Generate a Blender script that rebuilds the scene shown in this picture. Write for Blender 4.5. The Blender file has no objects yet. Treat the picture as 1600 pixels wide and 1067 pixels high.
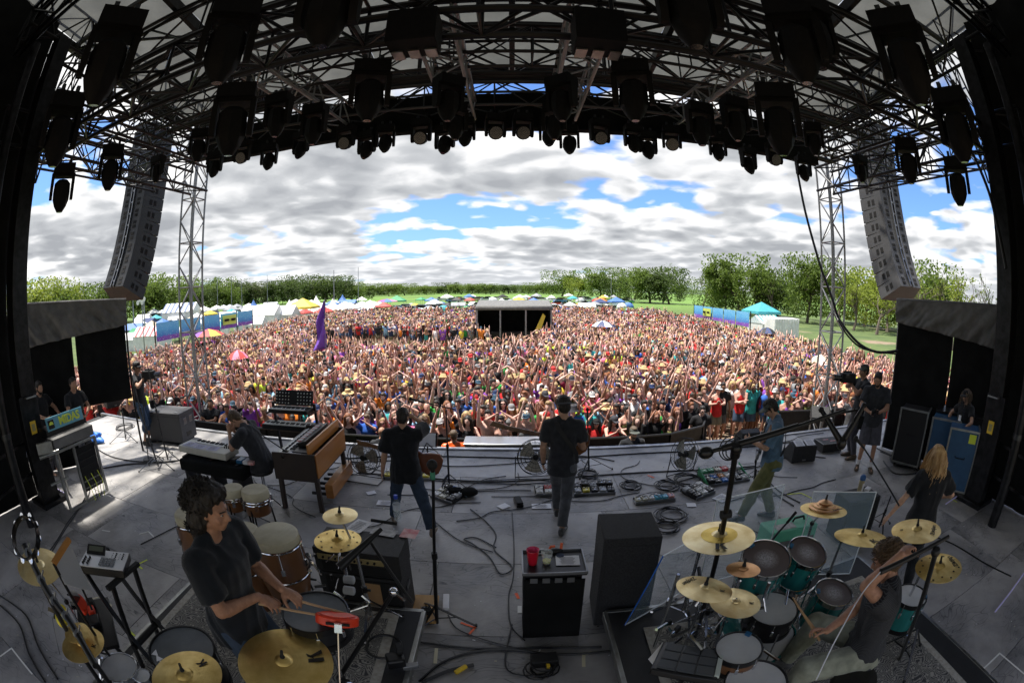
import bpy,bmesh,math,random
import numpy as np
from mathutils import Vector as V,Matrix,Quaternion,noise as mnoise
random.seed(7)
R=math.radians
SC=bpy.context.scene
COL=SC.collection
# ---------------------------------------------------------------- camera, world, sun, exposure
CAMZ=3.0
cd=bpy.data.cameras.new('camera');cam=bpy.data.objects.new('camera',cd);COL.objects.link(cam)
cam.location=(0,0,CAMZ);cam.rotation_euler=(R(90-7.0),0,0)
cd.type='PANO';cd.sensor_fit='HORIZONTAL';cd.sensor_width=36.0;cd.sensor_height=24.0
cd.clip_start=0.05;cd.clip_end=20000
for holder in (cd,getattr(cd,'cycles',None)):
    try:
        holder.panorama_type='FISHEYE_EQUISOLID';holder.fisheye_lens=16.0;holder.fisheye_fov=R(200)
    except Exception: pass
SC.camera=cam
SUN_EL,SUN_AZ=74,285 # degrees; azimuth clockwise from +Y (audience side)
world=bpy.data.worlds.new('World');SC.world=world;world.use_nodes=True
sun_l=bpy.data.lights.new('sun','SUN');sun_l.energy=3.5;sun_l.angle=R(3.0);sun_l.color=(1.0,.95,.87)
sun=bpy.data.objects.new('sun',sun_l);COL.objects.link(sun)
sdir=V((math.sin(R(SUN_AZ))*math.cos(R(SUN_EL)),math.cos(R(SUN_AZ))*math.cos(R(SUN_EL)),math.sin(R(SUN_EL))))
sun.rotation_euler=sdir.to_track_quat('Z','Y').to_euler();sun.location=(0,-20,40)
vs=SC.view_settings;vs.view_transform='Standard';vs.look='None';vs.gamma=1;vs.use_curve_mapping=False
vs.exposure=1.5
SC.cycles.max_bounces=6;SC.cycles.diffuse_bounces=4;SC.cycles.glossy_bounces=3;SC.cycles.use_adaptive_sampling=True;SC.cycles.adaptive_threshold=.025;SC.cycles.transparent_max_bounces=12
SC.cycles.use_denoising=True
SC.cycles.sample_clamp_indirect=8

class NT:
    "small node-tree writer"
    def __init__(s,t): s.t=t;s.n=t.nodes;s.l=t.links
    def new(s,ty,**k):
        n=s.n.new(ty)
        for a,b in k.items():
            if a == 'inp':
                for q,v in b.items():
                    if isinstance(v,bpy.types.NodeSocket): s.l.new(v,n.inputs[q])
                    else: n.inputs[q].default_value=v
            else: setattr(n,a,b)
        return n
    def math(s,op,a,b=0.0,c=None,clamp=False):
        n=s.new('ShaderNodeMath',operation=op,use_clamp=clamp)
        for i,v in enumerate((a,b) if c is None else (a,b,c)):
            if isinstance(v,bpy.types.NodeSocket): s.l.new(v,n.inputs[i])
            else: n.inputs[i].default_value=v
        return n.outputs[0]
    def mix(s,f,a,b,blend='MIX'):
        n=s.new('ShaderNodeMix',data_type='RGBA',blend_type=blend)
        for i,v in ((0,f),(6,a),(7,b)):
            if isinstance(v,bpy.types.NodeSocket): s.l.new(v,n.inputs[i])
            else: n.inputs[i].default_value=v if i == 0 or len(v) == 4 else (*v,1)
        return n.outputs[2]
    def noise(s,vec,scale,detail=3,rough=.55,dist=0.0,out=0):
        n=s.new('ShaderNodeTexNoise',inp={'Scale': scale,'Detail': detail,'Roughness': rough,'Distortion': dist})
        if vec is not None: s.l.new(vec,n.inputs['Vector'])
        return n.outputs[out]
    def ramp(s,f,pts):
        n=s.new('ShaderNodeValToRGB');s.l.new(f,n.inputs[0]);e=n.color_ramp.elements
        while len(e)<len(pts): e.new(.5)
        for i,(p,c) in enumerate(pts):
            e[i].position=p;e[i].color=(*c,1) if not isinstance(c,(int,float)) else (c,c,c,1)
        return n.outputs[0]
    def mapr(s,f,a,b,c,d):
        n=s.new('ShaderNodeMapRange',inp={0: f,1: a,2: b,3: c,4: d});return n.outputs[0]

CLO=.328
def sky():
    t=NT(world.node_tree);t.n.clear()
    tc=t.new('ShaderNodeTexCoord').outputs['Generated']
    sk=t.new('ShaderNodeTexSky',sky_type='NISHITA',sun_disc=False,sun_elevation=R(SUN_EL),sun_rotation=R(SUN_AZ),air_density=1.0,dust_density=1.2,ozone_density=1.6)
    sep=t.new('ShaderNodeSeparateXYZ',inp={0: tc})
    z=t.math('MAXIMUM',sep.outputs[2],0.0)
    inv=t.math('DIVIDE',1.0,t.math('ADD',z,0.16))
    u=t.math('MULTIPLY',sep.outputs[0],inv);v=t.math('MULTIPLY',sep.outputs[1],inv)
    p=t.new('ShaderNodeCombineXYZ',inp={0: u,1: v,2: 5.3}).outputs[0]
    wp=t.new('ShaderNodeTexNoise',inp={'Vector': p,'Scale': 1.6,'Detail': 3}).outputs['Color']
    p=t.new('ShaderNodeVectorMath',operation='ADD',inp={0: p,1: t.new('ShaderNodeVectorMath',operation='SCALE',inp={0: wp,3: .35}).outputs[0]}).outputs[0]
    def dens(off):
        q=t.new('ShaderNodeVectorMath',operation='ADD',inp={0: p,1: off}).outputs[0]
        a=t.noise(q,0.75,6,.56);vo=t.new('ShaderNodeTexVoronoi',feature='SMOOTH_F1',inp={'Vector': q,'Scale': 3.4,'Smoothness': .6,'Detail': 1.0,'Roughness': .6}).outputs['Distance']
        return t.math('ADD',t.math('MULTIPLY',a,.85),t.math('MULTIPLY',t.math('SUBTRACT',.75,vo),.20))
    d1=dens((0,0,0));d2=dens((-.05,-.16,0));big=t.noise(p,0.3,2,.5)
    cov=t.math('ADD',t.math('ADD',d1,t.math('MULTIPLY',t.math('SUBTRACT',big,.5),.35)),t.mapr(z,0.0,.30,.06,0.0))
    mask=t.mapr(cov,CLO,CLO+.055,0,1)
    rel=t.math('SUBTRACT',d1,d2)
    thick=t.mapr(cov,CLO+.04,CLO+.22,.98,.42)
    lit=t.math('ADD',thick,t.math('MULTIPLY',rel,3.4))
    lit=t.math('MAXIMUM',t.math('MINIMUM',lit,1.12),.30)
    ccol=t.ramp(t.mapr(lit,.30,1.12,0,1),[(0,(.34,.355,.38)),(.4,(.50,.515,.535)),(.70,(.80,.80,.81)),(1,(1.0,.99,.97))])
    skc=t.mix(1.0,sk.outputs[0],(0.40,.56,.82),'MULTIPLY')
    cl=t.mix(1.0,ccol,(4.6,4.6,4.6),'MULTIPLY')
    fin=t.mix(mask,skc,cl)
    haz=t.mapr(z,0.0,.08,.5,0.0)
    fin=t.mix(haz,fin,(3.3,3.4,3.6))
    bg=t.new('ShaderNodeBackground',inp={'Color': fin,'Strength': .10})
    o=t.new('ShaderNodeOutputWorld');t.l.new(bg.outputs[0],o.inputs[0])
sky()
try: world.cycles.sampling_method='MANUAL';world.cycles.sample_map_resolution=256
except Exception: pass

# ---------------------------------------------------------------- materials
MATS={}
def mat(name,col=(.5,.5,.5),rough=.6,metal=0.0,col2=None,nscale=8,bump=0.0,bscale=40,spec=.5,coat=0,emit=None,alpha=1,trans=0,objcol=False,attr=None,stretch=None,detail=4,nlo=.35,nhi=.65,sheen=0):
    if name in MATS: return MATS[name]
    if max(col)<.05 and not name.startswith(('leaf','hill','skin')): col=tuple(v*.5 for v in col);col2=tuple(v*.55 for v in col2) if col2 else None
    m=bpy.data.materials.new(name);m.use_nodes=True;t=NT(m.node_tree);b=t.n['Principled BSDF']
    b.inputs['Roughness'].default_value=rough;b.inputs['Metallic'].default_value=metal
    b.inputs['Specular IOR Level'].default_value=spec;b.inputs['Coat Weight'].default_value=coat
    if trans: b.inputs['Transmission Weight'].default_value=trans;b.inputs['IOR'].default_value=1.3
    if alpha<1: b.inputs['Alpha'].default_value=alpha
    if sheen: b.inputs['Sheen Weight'].default_value=sheen
    tc=t.new('ShaderNodeTexCoord').outputs['Object']
    if stretch: tc=t.new('ShaderNodeMapping',inp={0: tc,3: stretch}).outputs[0]
    c=None
    if objcol: c=t.new('ShaderNodeObjectInfo').outputs['Color']
    if attr: c=t.new('ShaderNodeAttribute',attribute_name=attr).outputs['Color']
    base=c if c is not None else (*col,1)
    if col2 is not None or c is not None:
        f=t.mapr(t.noise(tc,nscale,detail),nlo,nhi,0,1)
        if c is not None: base=t.mix(f,t.mix(1,c,(.75,.75,.75),'MULTIPLY'),c)
        else: base=t.mix(f,col,col2)
    if isinstance(base,tuple): b.inputs['Base Color'].default_value=base
    else: t.l.new(base,b.inputs['Base Color'])
    if bump:
        bn=t.new('ShaderNodeBump',inp={'Strength': bump,'Distance': .01,'Height': t.noise(tc,bscale,4)})
        t.l.new(bn.outputs[0],b.inputs['Normal'])
    if emit: b.inputs['Emission Color'].default_value=(*emit[:3],1);b.inputs['Emission Strength'].default_value=emit[3]
    MATS[name]=m;m.diffuse_color=(*col,1)
    return m

# ---------------------------------------------------------------- object helpers
def lookup(m): return MATS[m] if isinstance(m,str) else m
WM={}
def tag(o,label=None,cat=None,group=None,kind=None):
    if label: o['label']=label
    if cat: o['category']=cat
    if group: o['group']=group
    if kind: o['kind']=kind
    return o
def thing(name,label,cat,loc=(0,0,0),rz=0,group=None,rot=None):
    o=bpy.data.objects.new(name,None);COL.objects.link(o);o.empty_display_size=.1
    o.location=loc;o.rotation_euler=rot if rot else (0,0,rz)
    m=Matrix.LocRotScale(V(loc),o.rotation_euler,None);WM[o]=m
    return tag(o,label,cat,group)
def wm(o): return WM.get(o,Matrix.Identity(4))
def frame(d,up=V((0,0,1))):
    d=V(d).normalized();x=d.cross(V(up))
    if x.length<1e-4: x=d.cross(V((0,1,0)))
    x.normalize();return x,x.cross(d).normalized()*-1,d
class MB:
    "collects shapes and links them as ONE mesh object"
    def __init__(s): s.v=[];s.f=[];s.m=[];s.cur=0;s.X=None
    def mi(s,i): s.cur=i;return s
    def xf(s,M): s.X=M;return s
    def add(s,vs_,fs):
        b=len(s.v)
        if s.X is not None: vs_=[s.X @ V(p) for p in vs_]
        s.v.extend([tuple(p) for p in vs_]);s.f.extend([tuple(b+i for i in f) for f in fs]);s.m.extend([s.cur]*len(fs));return s
    def box(s,c,d,rot=None,taper=1.0):
        hx,hy,hz=d[0]/2,d[1]/2,d[2]/2
        p=[V((x*hx*(taper if z>0 else 1),y*hy*(taper if z>0 else 1),z*hz)) for z in (-1,1) for y in (-1,1) for x in (-1,1)]
        if rot is not None: p=[rot @ q for q in p]
        c=V(c);return s.add([q+c for q in p],[(0,2,3,1),(4,5,7,6),(0,1,5,4),(2,6,7,3),(0,4,6,2),(1,3,7,5)])
    def bar(s,a,b,w,h=None,up=V((0,0,1))):
        a,b=V(a),V(b);h=h or w;x,y,z=frame(b-a,up);p=[]
        for e in (a,b):
            for q in ((-1,-1),(1,-1),(1,1),(-1,1)): p.append(e+x*q[0]*w/2+y*q[1]*h/2)
        return s.add(p,[(0,1,2,3),(7,6,5,4),(0,4,5,1),(1,5,6,2),(2,6,7,3),(3,7,4,0)])
    def cyl(s,a,b,r0,r1=None,n=12,caps=True):
        a,b=V(a),V(b);r1=r0 if r1 is None else r1;x,y,z=frame(b-a);p=[]
        for e,r in ((a,r0),(b,r1)):
            for i in range(n):
                t=2*math.pi*i/n;p.append(e+(x*math.cos(t)+y*math.sin(t))*r)
        f=[(i,(i+1) % n,n+(i+1) % n,n+i) for i in range(n)]
        if caps: f += [tuple(range(n-1,-1,-1)),tuple(range(n,2*n))]
        return s.add(p,f)
    def tube(s,pts,r,n=6,closed=False,caps=True):
        pts=[V(p) for p in pts];N=len(pts);P_=[];prev=None
        for i,p in enumerate(pts):
            a=pts[i-1] if (i>0 or closed) else p;b=pts[(i+1) % N] if (i<N-1 or closed) else p
            d=(b-a);d=d.normalized() if d.length>1e-9 else V((0,0,1))
            if prev is None: x,y,_=frame(d)
            else:
                x=prev-d*prev.dot(d)
                if x.length<1e-6: x,y,_=frame(d)
                x.normalize();y=d.cross(x)
            prev=x;rr=r[i] if isinstance(r,(list,tuple)) else r
            for k in range(n):
                t=2*math.pi*k/n;P_.append(p+(x*math.cos(t)+y*math.sin(t))*rr)
        f=[]
        for i in range(N if closed else N-1):
            j=(i+1) % N
            for k in range(n): f.append((i*n+k,i*n+(k+1) % n,j*n+(k+1) % n,j*n+k))
        if caps and not closed: f += [tuple(range(n-1,-1,-1)),tuple(range((N-1)*n,N*n))]
        return s.add(P_,f)
    def lathe(s,prof,n=24,M=None,closed=False,bot=True,top=True):
        M=M or Matrix.Identity(4);P_=[]
        for r,z in prof:
            for i in range(n):
                t=2*math.pi*i/n;P_.append(M @ V((r*math.cos(t),r*math.sin(t),z)))
        L=len(prof);f=[]
        for j in range(L-1 if not closed else L):
            k=(j+1) % L
            for i in range(n): f.append((j*n+i,j*n+(i+1) % n,k*n+(i+1) % n,k*n+i))
        if not closed:
            if bot: f.append(tuple(range(n-1,-1,-1)))
            if top: f.append(tuple(range((L-1)*n,L*n)))
        return s.add(P_,f)
    def ball(s,c,r,sc=(1,1,1),n=12,M=None):
        c=V(c);P_=[];m=max(4,n // 2)
        for j in range(1,m):
            ph=math.pi*j/m
            for i in range(n):
                t=2*math.pi*i/n;q=V((r*sc[0]*math.sin(ph)*math.cos(t),r*sc[1]*math.sin(ph)*math.sin(t),r*sc[2]*math.cos(ph)))
                P_.append(c+(M @ q if M is not None else q))
        for z in (1,-1):
            q=V((0,0,z*r*sc[2]));P_.append(c+(M @ q if M is not None else q))
        a,b=len(P_)-2,len(P_)-1;f=[]
        for i in range(n):
            f.append((a,i,(i+1) % n));f.append((b,(m-2)*n+(i+1) % n,(m-2)*n+i))
            for j in range(m-2): f.append((j*n+i,(j+1)*n+i,(j+1)*n+(i+1) % n,j*n+(i+1) % n))
        return s.add(P_,f)
    def prism(s,poly,M,h):
        "poly (2D list) extruded from z=0 to h in frame M"
        n=len(poly);P_=[M @ V((x,y,z)) for z in (0,h) for x,y in poly]
        return s.add(P_,[tuple(range(n-1,-1,-1)),tuple(range(n,2*n))]+[(i,(i+1) % n,n+(i+1) % n,n+i) for i in range(n)])
    def grid(s,fn,nu,nv):
        P_=[fn(i/nu,j/nv) for j in range(nv+1) for i in range(nu+1)]
        return s.add(P_,[(j*(nu+1)+i,j*(nu+1)+i+1,(j+1)*(nu+1)+i+1,(j+1)*(nu+1)+i) for j in range(nv) for i in range(nu)])
    def mesh(s,name,mats,smooth=True,ang=38):
        me=bpy.data.meshes.new(name);me.from_pydata(s.v,[],s.f)
        for m in (mats if isinstance(mats,(list,tuple)) else [mats]): me.materials.append(lookup(m))
        if any(s.m): me.polygons.foreach_set('material_index',s.m)
        if smooth:
            me.polygons.foreach_set('use_smooth',[True]*len(s.f))
            try: me.set_sharp_from_angle(angle=R(ang))
            except Exception: pass
        me.update();return me
    def obj(s,name,mats,parent=None,world=False,smooth=True,bev=0,ang=38,**tg):
        if world and parent is not None:
            I=wm(parent).inverted();s.v=[tuple(I @ V(p)) for p in s.v]
        me=s.mesh(name,mats,smooth,ang);o=bpy.data.objects.new(name,me);COL.objects.link(o)
        if parent is not None: o.parent=parent;WM[o]=wm(parent)
        if bev:
            b=o.modifiers.new('bevel','BEVEL');b.width=bev;b.segments=2;b.limit_method='ANGLE';b.angle_limit=R(50)
        if tg: tag(o,**tg)
        return o
def link(name,me,parent=None,loc=(0,0,0),rot=(0,0,0),sc=None,**tg):
    o=bpy.data.objects.new(name,me);COL.objects.link(o);o.location=loc;o.rotation_euler=rot
    if sc: o.scale=sc
    if parent is not None: o.parent=parent
    if tg: tag(o,**tg)
    return o
KIDS={}
def copy_tree(o,parent=None,loc=None,rz=None,label=None,group=None,rot=None,first=True):
    kids=[c for c in bpy.data.objects if c.parent == o] if o not in KIDS else KIDS[o]
    KIDS[o]=kids
    c=o.copy();COL.objects.link(c)
    if parent is not None: c.parent=parent
    if first:
        if loc is not None: c.location=loc
        if rz is not None: c.rotation_euler=(0,0,rz)
        if rot is not None: c.rotation_euler=rot
        if label: c['label']=label
        if group: c['group']=group
    for k in kids: copy_tree(k,c,first=False)
    return c
# camera-ray geometry used only to read world positions off the photograph (1600 px wide) for a known height or depth
def ray(px,py):
    x=(px-800)*18/800;y=-(py-533.5)*18/800
    r=math.hypot(x,y)+1e-9;th=2*math.asin(r/32);s=math.sin(th)/r
    a,b,c=x*s,y*s,math.cos(th);pt=R(7)
    return V((a,b*math.sin(pt)+c*math.cos(pt),b*math.cos(pt)-c*math.sin(pt)))
def PZ(px,py,z=0):
    d=ray(px,py);return V((0,0,CAMZ))+d*((z-CAMZ)/d.z)
def PYy(px,py,y):
    d=ray(px,py);return V((0,0,CAMZ))+d*(y/d.y)
def PH(px,py,h):
    d=ray(px,py);return V((0,0,CAMZ))+d*(h/math.hypot(d.x,d.y))
def PD(px,py,h): return V((0,0,CAMZ))+ray(px,py)*h
def bez(pts,n=8):
    "smooth curve through points (Catmull-Rom)"
    pts=[V(p) for p in pts];out=[];q=[pts[0]]+pts+[pts[-1]]
    for i in range(1,len(q)-2):
        a,b,c,d=q[i-1:i+3]
        for k in range(n):
            t=k/n;out.append(.5*((2*b)+(c-a)*t+(2*a-5*b+4*c-d)*t*t+(3*b-a-3*c+d)*t ** 3))
    return out+[pts[-1]]
# ---------------------------------------------------------------- figures: primitives are fused into one surface
def pcap(mb,a,b,r0,r1,n=10,flat=False):
    a,b=V(a),V(b);d=b-a;L=d.length
    if L<1e-5: return mb.ball(a,r0,n=n)
    x,y,z=frame(d);M=Matrix((x,y,z)).transposed().to_4x4();M.translation=a
    if M.determinant()<0: M=Matrix((x*-1,y,z)).transposed().to_4x4();M.translation=a
    prof=[(max(r0*math.sin(t),1e-4),-r0*math.cos(t)) for t in [math.pi/2*k/3 for k in range(0,4)]]
    if flat: prof += [(r1,L)]
    else: prof += [(max(r1*math.cos(t),1e-4),L+r1*math.sin(t)) for t in [math.pi/2*k/3 for k in range(0,4)]]
    return mb.lathe(prof,n,M)
def pell(mb,c,r,M=None,n=14): return mb.ball(c,1,r,n=n,M=M)
def ploft(mb,secs,n=18,p=2.0):
    "secs: (centre, halfwidth vector, halfdepth vector)"
    P_=[]
    for c,ax,ay in secs:
        for i in range(n):
            t=2*math.pi*i/n;ct,st=math.cos(t),math.sin(t)
            e=2/p;P_.append(V(c)+V(ax)*(abs(ct) ** e*(1 if ct>0 else-1))+V(ay)*(abs(st) ** e*(1 if st>0 else-1)))
    L=len(secs);f=[(j*n+i,j*n+(i+1) % n,(j+1)*n+(i+1) % n,(j+1)*n+i) for j in range(L-1) for i in range(n)]
    f += [tuple(range(n-1,-1,-1)),tuple(range((L-1)*n,L*n))]
    return mb.add(P_,f)
TMPS=bpy.data.scenes.new('tmp_fuse')
def evald(o):
    TMPS.collection.objects.link(o);vl=TMPS.view_layers[0];vl.update();dg=vl.depsgraph;dg.update()
    out=bpy.data.meshes.new_from_object(o.evaluated_get(dg));bpy.data.objects.remove(o);return out
def fuse(mb,name,mats,vox=.012,smooth=3,dec=0,fold=0,fseed=0,fscale=9,fdir=(1,1,.35),parent=None):
    "voxel-fuse the primitives into one continuous surface; optional folds"
    me=mb.mesh('tmp',mats,False);o=bpy.data.objects.new('tmp',me)
    m=o.modifiers.new('r','REMESH');m.mode='VOXEL';m.voxel_size=vox;m.use_smooth_shade=True
    if smooth: q=o.modifiers.new('s','SMOOTH');q.factor=.5;q.iterations=smooth
    if dec: d=o.modifiers.new('d','DECIMATE');d.ratio=dec
    out=evald(o);out.name=name;bpy.data.meshes.remove(me)
    if not out.materials:
        for k in (mats if isinstance(mats,(list,tuple)) else [mats]): out.materials.append(lookup(k))
    if fold:
        N=len(out.vertices);co=np.empty(N*3);no=np.empty(N*3);out.vertices.foreach_get('co',co);out.vertices.foreach_get('normal',no)
        co=co.reshape(-1,3);no=no.reshape(-1,3);off=np.empty(N)
        for i in range(N):
            p=V((co[i][0]*fdir[0]*fscale+fseed,co[i][1]*fdir[1]*fscale,co[i][2]*fdir[2]*fscale))
            q=mnoise.noise_vector(p*.6)*.8
            off[i]=(1-abs(mnoise.noise(p+q))*3.2)*fold*(.55+.9*mnoise.noise(p*.35+V((9,0,0))))
        off=np.maximum(off,-.25*abs(fold));co += no*off[:,None];out.vertices.foreach_set('co',co.reshape(-1));out.update()
    out.polygons.foreach_set('use_smooth',[True]*len(out.polygons))
    return out
def ik(a,t,l1,l2,pole):
    a,t=V(a),V(t);d=t-a;L=min(d.length,(l1+l2)*.999);d.normalize();t=a+d*L
    x=(l1*l1-l2*l2+L*L)/(2*L);h=math.sqrt(max(l1*l1-x*x,0));p=V(pole)-d*V(pole).dot(d)
    if p.length<1e-5: p=V((0,-1,0))
    return a+d*x+p.normalized()*h,t
def hand(mb,w,d,nrm,curl=.5,side=1,s=1.0,spread=1.0,simple=False,grip=False):
    "w wrist, d pointing direction, nrm palm side, side=+1 when the thumb lies on cross(d, nrm)"
    d=V(d).normalized();nrm=V(nrm);nrm=(nrm-d*nrm.dot(d)).normalized();t=d.cross(nrm)*side
    M=Matrix((t,nrm,d)).transposed()
    pell(mb,V(w)+d*.048*s,(.040*s,.017*s,.052*s),M,10)
    if simple:
        pcap(mb,V(w)+d*.08*s,V(w)+d*.15*s+nrm*.02*curl,.03*s,.014*s,6);return
    for k in range(4):
        off=(1.5-k)*.0205*s;base=V(w)+d*(.085-abs(1.2-k)*.004)*s+t*off
        ln=(.074,.083,.078,.060)[k]*s;a=0;p=base;r=(.0088,.009,.0087,.0078)[k]*s
        dd=(d+t*(1.5-k)*.07*spread).normalized()
        for q,fr in enumerate((.45,.31,.24)):
            a += curl*(.55,.95,.7)[q]
            e=dd*math.cos(a)+nrm*math.sin(a);n_=p+e*ln*fr
            pcap(mb,p-e*.004,n_,r*(1-.1*q),r*(1-.1*(q+1)),8);p=n_
    p=V(w)+d*.022*s+t*.03*s+nrm*.008*s;e=(d*.75+t*.62+nrm*.3).normalized()
    for q,ln in enumerate((.042,.034,.027)):
        n_=p+e*ln*s;pcap(mb,p,n_,(.0135-.0018*q)*s,(.0118-.0018*q)*s,8);p=n_
        e=(e+nrm*.45*curl+d*.25-t*.25*curl).normalized()
def head_prims(mb,c,H,s=1.0,female=False,detail=True):
    "skull, jaw, nose, brow, ears around the centre c; H 3x3, columns right, forward, up"
    T=lambda x,y,z: V(c)+H @ V((x*s,y*s,z*s))
    pell(mb,T(0,-.012,.030),(.074*s,.092*s,.086*s),H,18)
    pell(mb,T(0,.018,-.020),(.062*s,.070*s,.085*s),H,16)
    pell(mb,T(0,.050,-.078),(.034*s,.030*s,.026*s),H,10)
    if not detail: pcap(mb,T(0,.082,.0),T(0,.098,-.03),.011*s,.014*s,6);return
    for e in (-1,1):
        pcap(mb,T(e*.022,.016,-.088),T(e*.056,-.010,-.055),.017*s,.018*s,8) # jaw line
        pell(mb,T(e*.040,.062,-.022),(.022*s,.017*s,.018*s),H,8) # cheek
        pcap(mb,T(e*.012,.084,.022),T(e*.046,.068,.022),.0105*s,.009*s,8) # brow
        pell(mb,T(e*.077,-.006,-.006),(.008*s,.019*s,.031*s),H,8) # ear
        pell(mb,T(e*.012,.095,-.034),(.009*s,.009*s,.007*s),H,8) # nostril
        pell(mb,T(e*.031,.072,.003),(.013*s,.010*s,.008*s),H,8)
    pcap(mb,T(0,.083,.012),T(0,.106,-.030),.0085*s,.0115*s,8)
    pcap(mb,T(-.020,.080,-.054),T(.020,.080,-.054),.0075*s,.0075*s,8);pell(mb,T(0,.089,-.053),(.014*s,.006*s,.006*s),H,8)
    pcap(mb,T(-.015,.078,-.065),T(.015,.078,-.065),.008*s,.008*s,8)
def rotm(yaw=0,pitch=0,roll=0): return (Matrix.Rotation(yaw,3,'Z') @ Matrix.Rotation(pitch,3,'X') @ Matrix.Rotation(roll,3,'Y'))
class Fig:
    """skeleton of a standing or seated figure facing +Y; positions in metres, local to the feet"""
    def __init__(s,H=1.78,pelvis=None,yaw=0,lean=0,roll=0,chest_yaw=0,bend=0,head_yaw=0,head_pitch=0,head_roll=0,female=False,build=1.0,
                 hl=None,hr=None,el=(-.5,-.6,-.6),er=(.5,-.6,-.6),fl=None,fr=None,kl=(0,1,0),kr=(0,1,0),hd=None,world=None,hdl=None,hdr=None,pnl=None,pnr=None,curl=.45):
        k=H/1.78;s.k=k;s.female=female;b=build;s.b=b
        P=V(pelvis) if pelvis else V((0,0,.93*k));Rp=rotm(yaw);s.P=P;s.Rp=Rp
        Rc=Rp @ rotm(chest_yaw,lean,roll);s.Rc=Rc;Rm=Rp @ rotm(chest_yaw/2,lean*.5,roll/2);s.Rm=Rm
        s.waist=P+Rm @ V((0,0,.15*k));s.chest=s.waist+Rc @ V((0,.0,.20*k));s.neck=s.chest+Rc @ V((0,-.01,.20*k))
        Rh=Rp @ rotm(chest_yaw+head_yaw,lean*.6+head_pitch,head_roll+roll*.5);s.Rh=Rh
        s.head=s.neck+Rc @ V((0,.012,.035*k))+Rh @ V((0,.018,.115*k));sw=(.165 if female else .19)*k*(b*.5+.5)
        s.sh=[s.chest+Rc @ V((e*sw,-.005,.125*k)) for e in (-1,1)]
        s.hip=[P+Rp @ V((e*.092*k,0,-.03*k)) for e in (-1,1)]
        s.el=[];s.wr=[]
        for i,(t,pole) in enumerate(((hl,el),(hr,er))):
            e=(-1,1)[i];t=V(t) if t is not None else s.sh[i]+Rc @ V((e*.10,.06,-.52*k))
            a,w=ik(s.sh[i],t,.285*k,.26*k,Rp @ V(pole));s.el.append(a);s.wr.append(w)
        s.kn=[];s.an=[]
        for i,(t,pole) in enumerate(((fl,kl),(fr,kr))):
            e=(-1,1)[i];t=V(t) if t is not None else V((e*.11,0,.085*k))
            a,w=ik(s.hip[i],t,.425*k,.42*k,V(pole));s.kn.append(a);s.an.append(w)
        s.fd=[None,None];s.hdl,s.hdr,s.pn=hdl,hdr,(pnl,pnr);s.curl=curl if isinstance(curl,tuple) else (curl,curl)
    def foot_dir(s,i):
        if s.fd[i] is not None: return V(s.fd[i])
        d=s.Rp @ V(((-.15,.15)[i],1,0));return d.normalized()
    def body(s,name='body',m='skin',vox=.011,simple=False,dec=0,detail=True,legs=True,fing=True):
        mb=MB();k,b=s.k,s.b;fe=s.female
        Rc,Rm,Rp=s.Rc,s.Rm,s.Rp;X=V((1,0,0));Y=V((0,1,0))
        sec=lambda c,Rr,w,d: (c,Rr @ X*w*k*b,Rr @ Y*d*k*b)
        ploft(mb,[sec(s.P+Rp @ V((0,-.01,-.10*k)),Rp,.10,.07),sec(s.P+Rp @ V((0,-.01,-.03*k)),Rp,.165,.115),sec(s.P+Rp @ V((0,0,.06*k)),Rm,.155,.105),
                   sec(s.waist,Rm,.125 if fe else .14,.095),sec(s.chest+Rc @ V((0,0,-.06*k)),Rc,.145 if fe else .16,.11),sec(s.chest+Rc @ V((0,.0,.05*k)),Rc,.155 if fe else .175,.115),
                   sec(s.chest+Rc @ V((0,-.01,.13*k)),Rc,.13 if fe else .145,.085),sec(s.chest+Rc @ V((0,-.012,.185*k)),Rc,.07,.06)])
        for e in (-1,1):
            i=(e+1) // 2
            if fe: pell(mb,s.chest+Rc @ V((e*.07*k,.095*k,-.01)),(.055*k,.045*k,.055*k),Rc,10)
            else: pell(mb,s.chest+Rc @ V((e*.075*k,.06*k,.06*k)),(.075*k,.055*k,.06*k),Rc,10)
            pcap(mb,s.neck+Rc @ V((e*.02,-.01,.02)),s.sh[i]+Rc @ V((-e*.03,-.005,.015)),.045*k,.04*k)
            pcap(mb,s.chest+Rc @ V((e*.06*k,0,.11*k)),s.sh[i],.07*k*b,.06*k*b)
            q=.85 if fe else 1
            a,w=s.el[i],s.wr[i];u=(a-s.sh[i])
            pcap(mb,s.sh[i],a,.058*k*b*q,.041*k*q*b);pell(mb,s.sh[i]+u*.45,(.05*k*q*b,)*3,None,10)
            pcap(mb,a,w,.042*k*q,.027*k*q);f_=w-a;pcap(mb,a+f_*.12,a+f_*.45,.046*k*q*b,.038*k*q)
            hdv=(s.hdl,s.hdr)[i];hdv=V(hdv) if hdv is not None else f_.normalized()
            pn=s.pn[i];pn=V(pn) if pn is not None else Rc @ V((-e,.15,.1))
            hand(mb,w,hdv,pn,s.curl[i],side=e,s=k*(.92 if fe else 1),simple=not fing)
            if legs:
                pell(mb,s.hip[i]+Rp @ V((0,-.035,0)),(.09*k*b,.10*k*b,.10*k),Rp,10)
                pcap(mb,s.hip[i],s.kn[i],.088*k*b,.057*k);g=s.an[i]-s.kn[i]
                pcap(mb,s.kn[i],s.an[i],.054*k,.036*k);pell(mb,s.kn[i]+g*.3+s.Rp @ V((0,-.02,0)),(.05*k,.05*k,.10*k),None,10)
                fd=s.foot_dir(i);pcap(mb,s.an[i]-fd*.03+V((0,0,-.03)),s.an[i]+fd*.15*k+V((0,0,-.055)),.035*k,.026*k)
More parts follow.
